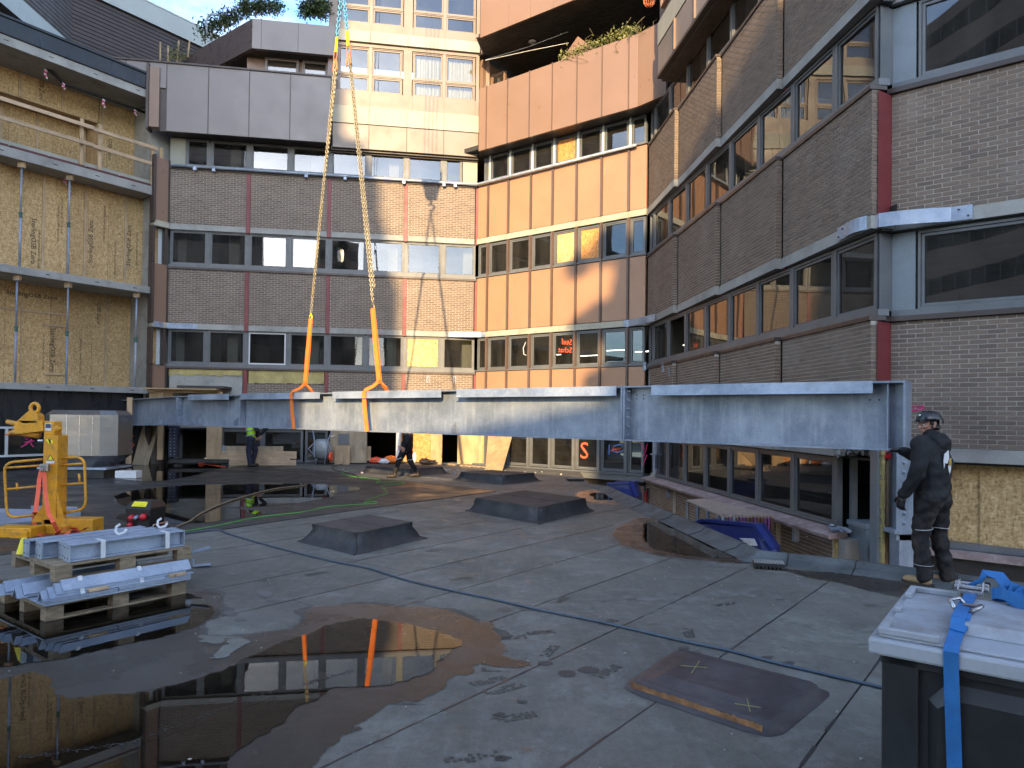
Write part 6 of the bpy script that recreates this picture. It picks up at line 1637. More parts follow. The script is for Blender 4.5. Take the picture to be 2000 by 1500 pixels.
# steel posts and stripped edges at the opening on the right
sp_ = thing('steel_post', FCc.p(LC, -1.8, .1), 'galvanised steel post with a column of bolts behind the standing worker', 'steel post')
c0 = DP(1735, 990, 10.25); 
def upr(x0, x1, y0, y1, d, dep, nm, m_, parent, **kw):
    a, b = DP(x0, (y0 + y1) / 2, d), DP(x1, (y0 + y1) / 2, d); z1, z0 = DP((x0 + x1) / 2, y0, d)[2], DP((x0 + x1) / 2, y1, d)[2]; mb = MB(); mb.box(a[0], b[0], d, d + dep, z0, z1); return mb.build(nm, m_, parent, fix=True, bevel=.004, **kw)
upr(1751, 1784, 868, 1056, 9.6, .02, 'flange', 'galv', sp_); upr(1764, 1770, 868, 1056, 9.62, .3, 'web', 'galv', sp_); upr(1747, 1788, 1036, 1044, 9.56, .3, 'cap_plate', 'galv', sp_); upr(1756, 1784, 1044, 1180, 9.6, .25, 'lower_post', 'galv', sp_)
for i, y in enumerate((885, 904, 923, 942, 963, 983, 1003, 1022)):
    p = DP(1766, y, 9.6); place(bm_, 'bolt', sp_, p, -math.pi / 2)
jb = thing('stripped_jamb', DP(1732, 1100, 9.9), 'stripped door jamb with pale foam and timber strips beside the steel post', 'door jamb')
upr(1713, 1722, 860, 1115, 9.9, .2, 'steel_edge', 'frame_blue', jb); upr(1722, 1727, 862, 1115, 9.88, .15, 'foam_edge', 'concrete_pale', jb); upr(1727, 1731, 862, 1115, 9.92, .15, 'board_edge', 'ply_old', jb); upr(1731, 1736, 880, 1115, 9.9, .15, 'timber_edge', 'lumber', jb); upr(1736, 1748, 862, 1115, 9.94, .15, 'plaster_edge', 'concrete', jb)
upr(1726, 1741, 880, 896, 9.86, .05, 'red_tape', 'mat_red', jb)
t7 = text_mesh('7', .27, 'sp_orange'); o = bpy.data.objects.new('graffiti', t7); COL.objects.link(o); o.parent = jb; o.location = Vector(DP(1737, 1022, 9.93)) - jb.location; o.rotation_euler = (math.pi / 2, 0, 0)
mb = MB()
for i in range(26): p = DP(1724.5, 866 + i * 9.5, 9.86); s_ = rng.uniform(.01, .028); mb.box(p[0] - s_, p[0] + s_, p[1] - .01, p[1] + .04, p[2] - .03, p[2] + .03)
mb.build('foam_bead', 'insul', jb)
tb = thing('grey_bin', DP(1704, 1090, 10.6), 'grey tapering waste bin just inside the dark opening', 'bin')
a = DP(1704, 1090, 10.6); zt2 = DP(1704, 1023, 10.6)[2]
mb = MB(); mb.hexa([(a[0] - .0, a[1], -1.5), (a[0] + .3, a[1], -1.5), (a[0] + .3, a[1] + .4, -1.5), (a[0], a[1] + .4, -1.5), (a[0] - .13, a[1] - .05, zt2 - .08), (a[0] + .4, a[1] - .05, zt2 - .08), (a[0] + .4, a[1] + .5, zt2 - .08), (a[0] - .13, a[1] + .5, zt2 - .08)]); mb.build('bin_body', 'frame_blue', tb, fix=True)
mb = MB(); mb.box(a[0] - .16, a[0] + .42, a[1] - .08, a[1] + .5, zt2 - .08, zt2); mb.build('bin_lid', 'frame_blue', tb, bevel=.015)
# small steel bracket column at the inner corner
ic = thing('corner_bracket', FCc.p(.2, -.1, .05), 'bolted steel bracket column in the inner corner below the beam', 'steel bracket')
for (x0, x1, y0, y1, m_, nm) in ((1276, 1289, 862, 888, 'galv_light', 'plate'), (1271, 1292, 886, 889, 'galv_plain', 'plate'), (1280, 1286, 889, 915, 'navy_steel', 'web'), (1276, 1290, 889, 924, 'galv', 'flange'), (1272, 1288, 924, 944, 'concrete_pale', 'foot')): upr(x0, x1, y0, y1, 20.3 if nm != 'web' else 20.25, .12, nm, m_, ic)
# junk under the inner corner
rs = np.random.RandomState(9)
jk = thing('service_pipes', FB.p(6.2, -.8, .2), 'tangle of red and grey service pipes under the inner corner', 'pipes')
for i in range(14):
    x = 1205 + i * 4.6; a, b = DP(x, 948 + rs.uniform(0, 12), 20.7), DP(x + rs.uniform(-3, 3), 1000, 20.7); mb = MB(); mb.tube([a, b], rs.uniform(.02, .05), 6); mb.build('pipe', ['rust', 'frame_blue', 'mat_red', 'black', 'galv_plain'][i % 5], jk)
for i in range(3): p = DP(1215 + i * 16, 962, 20.5); mb = MB(); mb.box(p[0] - .12, p[0] + .12, p[1] - .1, p[1] + .1, p[2] - .16, p[2] + .16); mb.build('valve_box', ['frame_blue', 'black', 'rust'][i], jk)
# blue skips
def skip(pts, label, dep):
    t = thing('blue_chute', pts[0], label, 'skip', 'blue steel skips below the roof edge'); mb = MB(); P = [np.array(p) for p in pts]
    mb.extrude(P, dep); mb.build('side_plate', 'blue_skip', t, fix=True, bevel=.01)
    mb = MB(); 
    for a, b in zip(P[:-1], P[1:]): mb.bar(a + [0, 0, .02], b + [0, 0, .02], .12, .05)
    mb.build('rim', 'blue_skip', t); return t
skip([DP(1355, 1025, 12.6), DP(1375, 1018, 12.4), DP(1478, 1028, 10.9), DP(1510, 1076, 10.6), DP(1500, 1130, 10.4), DP(1370, 1120, 12.4)], 'blue skip just beyond the roof edge under the pipe frames', (.25, .35, 0))
skip([DP(1188, 946, 17.6), DP(1232, 944, 17.2), DP(1242, 972, 17.0), DP(1240, 1000, 17), DP(1190, 1000, 17.6)], 'smaller blue skip deep in the inner corner', (.3, .8, 0))
mb = MB(); mb.extrude([DP(1446, 1052, 10.75), DP(1474, 1053, 10.6), DP(1480, 1066, 10.55), DP(1460, 1066, 10.7)], (0, .05, 0)); tag(mb.build('white_sheet', 'white', None), 'small white sheet lying against the blue skip', 'sheet')
# stacked scaffold frames
sf = thing('scaffold_frames', DP(1420, 1020, 13), 'bundle of dusty scaffold frames standing behind the blue skip', 'scaffold frames')
a, b, c, d = [np.array(q) for q in (DP(1343, 978, 14.6), DP(1376, 976, 15.0), DP(1508, 1009, 12.2), DP(1412, 1008, 11.9))]
tube_m = 'concrete_warm'
mb = MB(); n_ = 15
pu = galv_mat('dusty tube', False, .5, .3)
for i in range(n_):
    k = i / (n_ - 1); p, q = a * (1 - k) + b * k, d * (1 - k) + c * k
    mb = MB(); mb.tube([p, q], .028, 8); mb.build('tube', MAT('dust covered tube', (.36, .29, .24), .85, var=.2, vs=9, fine=.3) if i == 0 else bpy.data.materials['dust covered tube'], sf)
    mb = MB(); mb.tube([q + [0, 0, -.02], q + [0, 0, -1.6]], .026, 8); mb.build('tube', 'purple' if i % 7 in (2, 5, 6) else 'rust' if i % 3 else 'galv_plain', sf)
for k in (0., .33, .62, .9):
    p = a * (1 - k) + d * k; mb = MB(); mb.tube([p, p + [0, 0, -1.6]], .03, 8); mb.build('tube', 'galv_plain', sf)
# boards behind the worker
u0, u1 = FD.hit(1850, 1000, -.2)[0], FD.hit(1914, 1000, -.2)[0]
for (a, b, m_, f, lb) in ((.35, u1, 'osb', -.25, 'darker osb board beside the standing worker'), (u1, u1 + 1.22, 'osb', -.2, 'bright osb board at the right picture edge'), (u1 + 1.23, 4.8, 'osb', -.2, None)):
    mb = MB(); FD.box(mb, a, b - .005, .06, 1.15, f - .02, f); mb.build('osb_board', m_, office, label=lb)
mb = MB(); FD.box(mb, -.1, LD, -.02, .06, -.3, -.05); mb.build('sill_rail', 'frame', office)
mb = MB(); FD.box(mb, -.1, LD, -.12, -.03, -.15, .12); mb.build('sill_slab', bpy.data.materials['mauve stone sill'], office)
mb = MB(); FD.box(mb, -.1, LD, -1.9, -.12, -.3, .0); mb.build('plinth', 'bitumen', office)
mb = MB(); FCc.box(mb, 9.9, LC - .1, -1.9, -1.7, -4, 0); mb.build('inner_floor', 'interior_dark', office)
mb = MB(); FCc.box(mb, 10.0, 10.06, .03, 1.2, -.35, -.25); FCc.box(mb, 9.88, 9.96, .0, 1.2, -.16, -.06); mb.build('torn_frame', 'frame', office, label='torn window frame left at the opening')
mb = MB()
for i in range(9): q = FCc.p(9.9 + i * .05, .05 + .02 * (i % 3), .02 + .03 * (i % 2)); mb.bar(q, np.array(q) + [rng.uniform(-.05, .14), rng.uniform(-.2, -.05), rng.uniform(-.06, .03)], .05, .03)
mb.build('torn_flashing', 'galv_light', office)
# plank in the open window
mb = MB(); mb.bar(FCc.p(3.35, 3.42, -.25), FCc.p(3.15, 3.95, -.45), .12, .03); tag(mb.build('leaning_plank', 'ply', None), 'short plank leaning in the open window', 'plank')
# rubber feet mats
def stud_mat(x, y, w, d, ang_, h, lb):
    c = G(x, y); t = thing('rubber_mat', c, lb, 'rubber mat', 'studded black rubber mats near the roof edge'); R_ = Matrix.Rotation(ang_, 4, 'Z')
    mb = MB(); mb.box(-w / 2, w / 2, -d / 2, d / 2, .035, .035 + h)
    for i in range(8): mb.box(-w / 2 + .0 + i * w / 8, -w / 2 + w / 8 * .6 + i * w / 8, -d / 2, d / 2, 0.008, .036)
    mb.xf(Matrix.Translation(Vector([float(q) for q in c])) @ R_); mb.build('mat_block', 'black', t, bevel=.004)
    mb = MB()
    for i in range(12):
        for j in range(8): xx, yy = -w / 2 + w * (i + .5) / 12, -d / 2 + d * (j + .5) / 8; mb.box(xx - .009, xx + .009, yy - .009, yy + .009, .035 + h, .042 + h)
    mb.xf(Matrix.Translation(Vector([float(q) for q in c])) @ R_); mb.build('studs', 'concrete', t, kind='stuff')
stud_mat(1501, 1110, .34, .2, -.25, .04, 'black studded rubber mat lying against the felt edge')
stud_mat(1124, 939, .46, .28, .1, .03, 'farther studded rubber mat beside the smallest puddle')
# ================================================================== foreground left: lifting clamp, socket box, pallets
D0 = 10.0
yl = thing('lifting_fork', G(98, 1040), 'yellow crane lifting fork with tube rails standing on the wet roof', 'lifting fork')
Y = lambda x, y, d=D0: DP(x, y, d)
mb = MB(); a, b = Y(83, 940), Y(111, 940); mb.box(a[0], b[0], D0 - .0, D0 + .24, .1, Y(95, 850)[2]); mb.build('mast', 'yellow', yl, bevel=.012)
mb = MB(); a2, b2 = Y(84, 835), Y(104, 835); mb.box(a2[0], b2[0], D0 + .02, D0 + .2, Y(95, 850)[2], Y(95, 823)[2]); mb.build('mast_head', 'yellow', yl, bevel=.01)
mb = MB(); p, q = Y(8, 1040, 9.8), Y(84, 1040, 9.8); mb.box(p[0], q[0], 9.55, 9.85, .0, .14); mb.box(q[0] - .25, q[0] - .02, 9.5, 10.1, .0, .10); mb.build('foot', 'yellow', yl, bevel=.012)
mb = MB(); p, q = Y(84, 1030), Y(181, 1030); mb.box(p[0], q[0], 10.0, 10.28, .0, .2); mb.box(p[0] + .0, p[0] + .4, 9.88, 10.0, .0, .13); mb.build('foot', 'yellow', yl, bevel=.012)
mb = MB(); mb.extrude([Y(111, 1015), Y(111, 960), Y(125, 1015)], (0, .03, 0)); mb.extrude([Y(84, 1020), Y(84, 985), Y(60, 1020)], (0, .03, 0)); mb.build('gusset', 'yellow', yl, fix=True)
def fil(pts, r=.16, n=5):
    P = [np.array(p, float) for p in pts]; out = [P[0]]
    for i in range(1, len(P) - 1):
        a = P[i] + (P[i - 1] - P[i]) / np.linalg.norm(P[i - 1] - P[i]) * r; c = P[i] + (P[i + 1] - P[i]) / np.linalg.norm(P[i + 1] - P[i]) * r
        for t in np.linspace(0, 1, n): out.append((1 - t) ** 2 * a + 2 * t * (1 - t) * P[i] + t * t * c)
    out.append(P[-1]); return out
for pts in ([(83, 897), (8, 904), (14, 1012), (84, 1004)], [(110, 895), (165, 892), (168, 995), (112, 1003)]):
    mb = MB(); mb.tube(fil([Y(*p, D0 + .1) for p in pts], .14), .019, 8); mb.build('rail_hoop', 'yellow', yl, smooth=True)
for (a, b) in (((8, 914), (83, 909)), ((10, 956), (83, 949)), ((110, 909), (166, 905)), ((111, 948), (167, 943)), ((33, 943), (34, 957)), ((154, 925), (156, 944))):
    mb = MB(); mb.tube([Y(*a, D0 + .1), Y(*b, D0 + .1)], .016, 8); mb.build('rail', 'yellow', yl, smooth=True)
for (a, b, r0, r1, m_) in (((13, 823), (80, 840), .03, .075, 'yellow'), ((10, 849), (60, 846), .012, .03, 'strap_orange'), ((18, 846), (82, 834), .03, .07, 'yellow'), ((103, 838), (121, 838), .045, .025, 'yellow'), ((24, 843), (78, 850), .035, .05, 'yellow')):
    mb = MB(); A_, B_ = np.array(Y(*a, D0 + .05)), np.array(Y(*b, D0 + .12)); mb.tube([A_, A_ * .7 + B_ * .3, A_ * .35 + B_ * .65, B_], [r0, r0 * 1.3, (r0 + r1) * .55, r1], 10); mb.build('clamp_arm', m_, yl, smooth=True)
mb = MB(); mb.extrude([Y(34, 822), Y(44, 812), Y(57, 801), Y(66, 806), Y(73, 811), Y(73, 826), Y(46, 828)], (0, .16, 0)); mb.extrude([Y(26, 835), Y(34, 820), Y(82, 822), Y(84, 842), Y(30, 849)], (0, .14, 0)); mb.build('head_bracket', 'yellow', yl, fix=True, bevel=.008)
c = np.array(Y(68, 797, D0 + .08)); mb = MB(); mb.tube([c + np.array([.06 * math.cos(a), 0, .066 * math.sin(a)]) for a in np.linspace(0, 2 * math.pi, 17)[:-1]], .026, 8, closed=True); mb.build('lifting_eye', 'yellow', yl, smooth=True)
def sticker(x0, x1, y0, y1, m_, nm, f=.003, d=D0, par=yl):
    a, b = DP(x0, y0, d - f), DP(x1, y1, d - f); mb = MB(); mb.box(a[0], b[0], d - f, d - f + .002, b[2], a[2]); return mb.build(nm, m_, par)
sticker(88, 100, 827, 841, 'white', 'decal', -.015, D0); sticker(89, 99, 828, 836, 'navy_steel', 'decal', -.012, D0)
for i in range(3):
    mb = MB(); mb.extrude([Y(89 + i * 5, 858 + abs(i - 1), D0 - .004), Y(93 + i * 5, 857 + i, D0 - .004), Y(97 + i * 3, 866, D0 - .004), Y(95 + i * 2, 867, D0 - .004)], (0, .002, 0)); mb.build('decal', 'tag_yellow' if i != 1 else 'black', yl)
mb = MB(); mb.extrude([Y(92, 899, D0 - .005), Y(105, 899, D0 - .005), Y(98.5, 888, D0 - .005)], (0, .002, 0)); mb.build('warning_sign', 'black', yl)
mb = MB(); mb.extrude([Y(93.8, 898, D0 - .008), Y(103.2, 898, D0 - .008), Y(98.5, 890, D0 - .008)], (0, .002, 0)); mb.build('warning_sign', 'tag_yellow', yl)
sticker(90, 106, 900, 905, 'white', 'decal', .005); sticker(90, 106, 905, 909, 'strap_orange', 'decal', .005)
mb = MB(); mb.tube([Y(84, 861, D0 + .0), Y(74, 861, D0 - .02)], .02, 8); mb.build('lock_pin', 'steel', yl)
st_ = thing('ratchet_strap', G(85, 1050), 'coral red ratchet strap hanging from the yellow fork and trailing on the roof', 'strap')
ZG = .03
mb = MB(); mb.strip([Y(82, 914, 9.93), Y(77, 935, 9.9), Y(74, 965, 9.85), Y(69, 1000, 9.7), (*G(66, 1030)[:2], .2), (*G(68, 1045)[:2], .06), (*G(80, 1050)[:2], .015), (*G(100, 1045)[:2], .012)], .055, (1, .2, 0), .006); mb.build('webbing', 'strap_red', st_)
mb = MB(); mb.strip([Y(86, 920, 9.92), Y(88, 960, 9.86), Y(94, 1000, 9.75), Y(104, 1020, 9.6), (*G(115, 1048)[:2], .05), (*G(125, 1046)[:2], .015)], .05, (1, .3, 0), .006); mb.build('webbing', 'strap_red', st_)
for k, pts in enumerate(([(105, 1048, .02), (116, 1036, .12), (130, 1030, .2), (146, 1032, .12), (158, 1044, .02)], [(112, 1050, .02), (125, 1040, .12), (140, 1036, .16), (150, 1040, .08), (156, 1050, .02)], [(120, 1047, .02), (140, 1040, .04), (160, 1036, .06), (170, 1030, .12)])):
    mb = MB(); mb.strip([(*G(x, y, z)[:2], z) for x, y, z in pts], .05, (.4, 1, 0), .006); mb.build('webbing', 'strap_red', st_)
mb = MB(); a = Y(82, 913, 9.9); mb.box(a[0] - .02, a[0] + .09, 9.88, 9.95, a[2] - .05, a[2] + .05); mb.build('ratchet', 'steel', st_, bevel=.006)
mb = MB(); a = G(172, 1033); mb.box(a[0] - .06, a[0] + .06, a[1], a[1] + .06, .0, .1); mb.build('ratchet', 'strap_blue', st_, bevel=.01)
ps = thing('panel_sheets', G(60, 1015), 'pale blue grey flat sheets lying behind the yellow fork', 'sheets')
for i in range(2):
    P = [G(*p)[:2] for p in (((-20, 1033), (70, 1025), (120, 1003), (0, 1000)), ((85, 1018), (158, 1012), (150, 1000), (60, 998)))[i]]; mb = MB(); mb.prism([np.array(p) for p in P], .02, .06 + .03 * i); mb.build('sheet', 'galv_light', ps, fix=True)
# aluminium roof hood
dh = thing('roof_hood', G(170, 925), 'faceted aluminium ventilation hood on a black plinth against the left wall', 'roof hood')
dC = G(160, 935); cx_, cy_ = dC[0], dC[1] + .55
dd = cy_
xs = [DP(x, 860, dd - .45)[0] for x in (104, 130, 155, 207, 228)]
def zz(y, d): return DP(150, y, d)[2]
fr_z0, fr_z1, tp_z, bt_z = zz(890, dd - .5), zz(810, dd - .5), zz(801, dd - .3), zz(912, dd - .35)
x0, x1 = xs[0], xs[3]; w = x1 - x0; ch = .22
def octo(x0, x1, y0, y1, c): return [(x0 + c, y0), (x1 - c, y0), (x1, y0 + c), (x1, y1 - c), (x1 - c, y1), (x0 + c, y1), (x0, y1 - c), (x0, y0 + c)]
X0_, X1_ = DP(86, 860, dd - .3)[0], DP(228, 860, dd - .3)[0]
fo = octo(X0_, X1_, dd - .55, dd + .75, .30); ti = octo(X0_ + .12, X1_ - .12, dd - .43, dd + .63, .26); bi = octo(X0_ + .1, X1_ - .35, dd - .35, dd + .55, .26)
mb = MB(); vs = [(*p, bt_z) for p in bi] + [(*p, fr_z0) for p in fo] + [(*p, fr_z1) for p in fo] + [(*p, tp_z) for p in ti]
faces = [(i * 8 + j, i * 8 + (j + 1) % 8, (i + 1) * 8 + (j + 1) % 8, (i + 1) * 8 + j) for i in range(3) for j in range(8)] + [tuple(range(24, 32))]
mb.add(vs, faces); mb.build('hood_shell', 'alu', dh, fix=True)
mb = MB()
for x in (130, 155, 180): a = DP(x, 850, dd - .553); mb.box(a[0] - .008, a[0] + .008, dd - .556, dd - .55, fr_z0, fr_z1)
mb.build('hood_seam', 'steel', dh)
mb = MB(); mb.box(X0_ + .1, X1_ - .2, dd - .5, dd + .6, .0, bt_z - .05); mb.build('plinth', 'bitumen', dh, bevel=.02)
mb = MB(); mb.box(X0_ + .02, X1_ - .1, dd - .58, dd + .65, bt_z - .05, bt_z + .0); mb.build('tray', 'galv_light', dh)
# socket box
sb = thing('socket_box', G(272, 1034), 'black power distribution box with red sockets and a yellow lid label', 'power box')
o3 = np.array(G(246, 1036)); o3[2] = .0; d1 = np.array([.98, -.18, 0]); d2 = np.array([.18, .98, 0]); up = np.array([0, 0, 1.])
Q = lambda a, b, c: o3 + d1 * a + d2 * b + up * c
mb = MB(); mb.hexa([Q(.02, 0, .05), Q(.38, 0, .05), Q(.38, .32, .05), Q(.02, .32, .05), Q(-.01, -.02, .33), Q(.41, -.02, .33), Q(.41, .34, .33), Q(-.01, .34, .33)]); mb.build('box_body', 'black', sb, bevel=.012)
mb = MB(); mb.hexa([Q(-.02, -.03, .33), Q(.42, -.03, .33), Q(.42, .35, .33), Q(-.02, .35, .33), Q(.05, .06, .43), Q(.36, .06, .43), Q(.36, .3, .43), Q(.05, .3, .43)]); mb.build('box_lid', 'black', sb, bevel=.01)
mb = MB(); mb.extrude([Q(.09, -.012, .355), Q(.33, -.012, .355), Q(.32, .045, .42), Q(.10, .045, .42)], (0, -.004, .003)); mb.build('label_plate', 'tag_yellow', sb)
mb = MB()
for k in range(3): mb.bar(Q(.12, .0 + .016 * k, .374 + .016 * k), Q(.30 - .05 * (k == 1), .0 + .016 * k, .374 + .016 * k), .004, .005)
mb.build('label_print', 'ink', sb)
for (a, c, r, m_) in ((.12, .20, .045, 'mat_red'), (.31, .22, .05, 'mat_red'), (.10, .10, .035, 'mat_red'), (.2, .21, .03, 'galv_plain')):
    mb = MB(); mb.tube([Q(a, -.01, c), Q(a, -.05, c - .01), Q(a, -.08, c - .02)], [r, r, r * .8], 12); mb.build('socket', m_, sb, smooth=True)
for s_ in (.04, .36): mb = MB(); mb.tube([Q(s_, .02, 0), Q(s_, .02, .06)], .02, 6); mb.build('foot', 'steel', sb)
mb = MB(); mb.tube([Q(.42, .0, .02), Q(.46, .0, .1), Q(.46, .3, .1), Q(.42, .3, .02)], .012, 6); mb.build('foot_frame', 'steel', sb)

# pallets with steel
A3 = np.array([.59, .807, 0]); B3 = np.array([-.807, .59, 0]); O3 = np.array([*G(88, 1216)[:2], 0])
def fr3(O, A, B):
    Mx = Matrix([[A[0], B[0], 0, O[0]], [A[1], B[1], 0, O[1]], [0, 0, 1, O[2]], [0, 0, 0, 1]]); return Mx
def pallet(O, A, B, label):
    t = thing('pallet', O, label, 'pallet', 'worn timber pallets'); Mx = fr3(O, A, B)
    def part(nm, bx):
        mb = MB(); mb.box(*bx); mb.xf(Mx); mb.build(nm, 'pallet', t, bevel=.004)
    for j in range(3): part('bottom_board', (0, 1.2, j * .44, j * .44 + .1, 0, .018))
    for i in range(3):
        for j in range(3): part('block', (i * .53 + .0, i * .53 + .14, j * .44, j * .44 + .1, .018, .10))
        part('stringer', (i * .53, i * .53 + .14, 0, .98, .10, .12))
    n = 8
    for j in range(n): part('top_board', (0 + rng.uniform(-.004, .004), 1.2, j * .126 + .0, j * .126 + .104, .12, .14))
    return t
pallet(O3 + [.0, 0, 0], A3, B3, 'lower timber pallet standing in the puddle')
def slab(O, A, B, bx, nm, m, par=None, bev=.002, **kw):
    mb = MB(); mb.box(*bx); mb.xf(fr3(O, A, B)); return mb.build(nm, m, par, bevel=bev, **kw)
pl = thing('steel_plates', O3 + [0, 0, .14], 'flat galvanised plates and bars on the lower pallet', 'steel plates')
slab(O3, A3, B3, (-.02, 1.22, -.05, 1.05, .142, .156), 'plate', 'galv_plain', pl); slab(O3, A3, B3, (-.02, .55, -.05, .02, .158, .185), 'bar', 'galv', pl); slab(O3, A3, B3, (.56, 1.22, -.05, .04, .158, .188), 'bar', 'galv', pl); slab(O3, A3, B3, (1.0, 1.26, -.03, .3, .19, .2), 'bar', 'galv_light', pl)
for i, (a, lb) in enumerate(((.32, 'left wooden spacer block on the lower steel plates'), (1.02, 'right wooden spacer block on the lower steel plates'))): tag(slab(O3, A3, B3, (a, a + .16, -.04, .04, .19, .215), 'spacer_block', 'lumber', None, .004), lb, 'wood block', 'wooden spacer blocks')
# bundles of angle iron
for k, (b0, n_, s0, lb) in enumerate(((.06, 4, -.02, 'nearest strapped bundle of nested angle irons'), (.36, 2, -.1, 'middle pair of angle irons on the lower pallet'), (.58, 2, -.16, 'farthest pair of angle irons at the left picture edge'))):
    t = thing('angle_bundle', O3 + B3 * b0 + [0, 0, .16], lb, 'angle irons', 'angle irons on the lower pallet'); Mx = fr3(O3, A3, B3)
    for i in range(n_):
        mb = MB(); z = .165 + i * .022; w_ = .125; x0_ = s0 + i * .05
        mb.add([(x0_, b0 - w_ / 2, z), (x0_, b0, z + .085), (x0_, b0 + w_ / 2, z), (x0_, b0 + w_ / 2 - .012, z - .002), (x0_, b0, z + .073), (x0_, b0 - w_ / 2 + .012, z - .002)] + [(x0_ + 1.12, b0 - w_ / 2, z), (x0_ + 1.12, b0, z + .085), (x0_ + 1.12, b0 + w_ / 2, z), (x0_ + 1.12, b0 + w_ / 2 - .012, z - .002), (x0_ + 1.12, b0, z + .073), (x0_ + 1.12, b0 - w_ / 2 + .012, z - .002)],
               [(0, 1, 4, 5), (1, 2, 3, 4), (6, 11, 10, 7), (7, 10, 9, 8)] + [(j, 6 + j, 6 + (j + 1) % 6, (j + 1) % 6) for j in range(6)])
        mb.xf(Mx); mb.build('angle_iron', 'galv_light' if i % 2 else 'galv_plain', t, fix=True)
    if k == 0:
        for a in (.28, .78):
            mb = MB(); mb.strip([(a, b0 - .075, .15), (a, b0 - .07, .19), (a, b0, .325), (a, b0 + .07, .2)], .035, (1, 0, 0), .003); mb.xf(Mx); mb.build('strapping_band', 'white', t)
O4 = np.array([*G(106, 1138, .29)[:2], .29]); A4 = np.array([.60, .80, 0]); B4 = np.array([-.80, .60, 0])
pallet(O4, A4, B4, 'upper timber pallet carrying the steel box sections')
def channel(b0, s0, L, label, first=False):
    t = thing('steel_channel', O4 + A4 * s0 + B4 * b0 + [0, 0, .14], label, 'steel channel', 'galvanised channel sections on the upper pallet'); Mx = fr3(O4, A4, B4); z0 = .142; h = .15; w_ = .125
    mb = MB(); mb.box(s0, s0 + L, b0, b0 + w_, z0, z0 + .012); mb.box(s0, s0 + L, b0, b0 + w_, z0 + h - .012, z0 + h); mb.box(s0, s0 + L, b0 + w_ * .5 - .006, b0 + w_ * .5 + .006, z0 + .012, z0 + h - .012); mb.xf(Mx); mb.build('profile', 'galv_plain', t, fix=True, bevel=.003)
    for s_ in (s0 - .012, s0 + L): mb = MB(); mb.box(s_, s_ + .012, b0 - .004, b0 + w_ + .004, z0 - .001, z0 + h + .004); mb.xf(Mx); mb.build('end_plate', 'galv', t, bevel=.002)
    mb = MB()
    for (y, z) in ((.03, .03), (.03, .12), (.095, .03), (.095, .12)): mb.tube([(s0 - .0135, b0 + y, z0 + z), (s0 - .012, b0 + y, z0 + z)], .009, 6)
    mb.xf(Mx); mb.build('bolt_hole', 'frame_black', t)
    if first:
        for a in (.4, .98): mb = MB(); mb.strip([(a, b0 - .006, z0 + .0), (a, b0 - .006, z0 + h + .004), (a, b0 + w_, z0 + h + .006)], .04, (1, 0, 0), .003); mb.xf(Mx); mb.build('strapping_band', 'white', t)
        mb = MB()
channel(.045, .14, 1.0, 'nearest galvanised channel with white strapping bands', True)
channel(.20, .16, 1.0, 'second channel from the front on the upper pallet'); channel(.37, .04, 1.0, 'third channel, its end beside the blue strap'); channel(.54, .0, 1.0, 'farthest channel, its end nearest the yellow cap')
for (a, b_, lb) in ((.62, .25, 'curled loose strapping end on the middle channels'), (1.05, .33, 'curled loose strapping end at the right of the channels')):
    mb = MB(); z0 = .3; mb.strip([(a, b_, z0), (a - .02, b_ + .01, z0 + .03), (a - .005, b_ + .03, z0 + .07), (a + .03, b_ + .03, z0 + .09)], .022, (1, 0, 0), .003); mb.strip([(a, b_, z0), (a + .05, b_, z0 + .01), (a + .08, b_ + .01, z0 + .04)], .022, (1, 0, 0), .003); mb.xf(fr3(O4, A4, B4)); tag(mb.build('strapping_tail', 'white', None), lb, 'strapping')
c4 = O4 + B4 * .80 + A4 * .04 + [0, 0, .14]
mb = MB(); mb.lathe([(.06, 0), (.055, .02), (.03, .12), (.02, .14)], c4, 12); tag(mb.build('yellow_cap', 'tag_yellow', None, smooth=False), 'yellow plastic cone cap on the upper pallet corner', 'cap')
mb = MB(); mb.strip([c4 + [.12, -.06, .005], c4 + [.14, -.04, .06], c4 + [.17, .0, .13]], .06, (1, -.4, 0), .02); tag(mb.build('blue_clip', 'strap_blue', None), 'blue plastic clip leaning on the channel ends', 'clip')
for (x, y, w_, lb) in ((393, 1074, .075, 'bent galvanised bracket sticking out beyond the upper pallet'), (394, 1104, .07, 'small folded bracket lying beside the pallets')):
    p = G(x, y, .3 if y < 1090 else .02); mb = MB(); mb.box(-.09, .09, -.05, .05, 0, .008); mb.box(-.09, -.082, -.05, .05, 0, .07); mb.xf(Matrix.Translation(Vector([float(q) for q in p])) @ Matrix.Rotation(.5, 4, 'Z') @ Matrix.Rotation(-.25 if y < 1090 else 0, 4, 'Y')); tag(mb.build('bracket', 'galv_light', None, fix=True), lb, 'bracket', 'galvanised brackets')

# ================================================================== the crate in the right foreground
fl = np.array([*G(1702, 1236, .86)[:2], 0]); X3 = np.array([.80, -.60, 0]); Y3 = np.array([.60, .80, 0])
CM = fr3(fl, X3, Y3); CW, CD, CZ = 1.22, .98, .86
cr = thing('storage_crate', fl, 'big black plastic storage crate with a grey lid tied down by a blue strap', 'crate')
def cp(nm, m, f, bev=0, **kw):
    mb = MB(); f(mb); mb.xf(CM); return mb.build(nm, m, cr, bevel=bev, fix=True, **kw)
def body(mb):
    mb.box(.05, CW - .05, .05, CD - .05, .1, .775)
    for (a, b) in ((.0, .17), (CW - .17, CW)): mb.box(a + .035, b - .0 if a else b, .02, .06, .1, .775)
    mb.box(.03, CW - .03, .02, .06, .735, .775); mb.box(.03, CW - .03, .02, .06, .1, .2)
    for k in range(4): mb.box(.03, .06, .06 + k * .24, .12 + k * .24, .1, .775)
cp('crate_body', 'crate_black', body, .008)
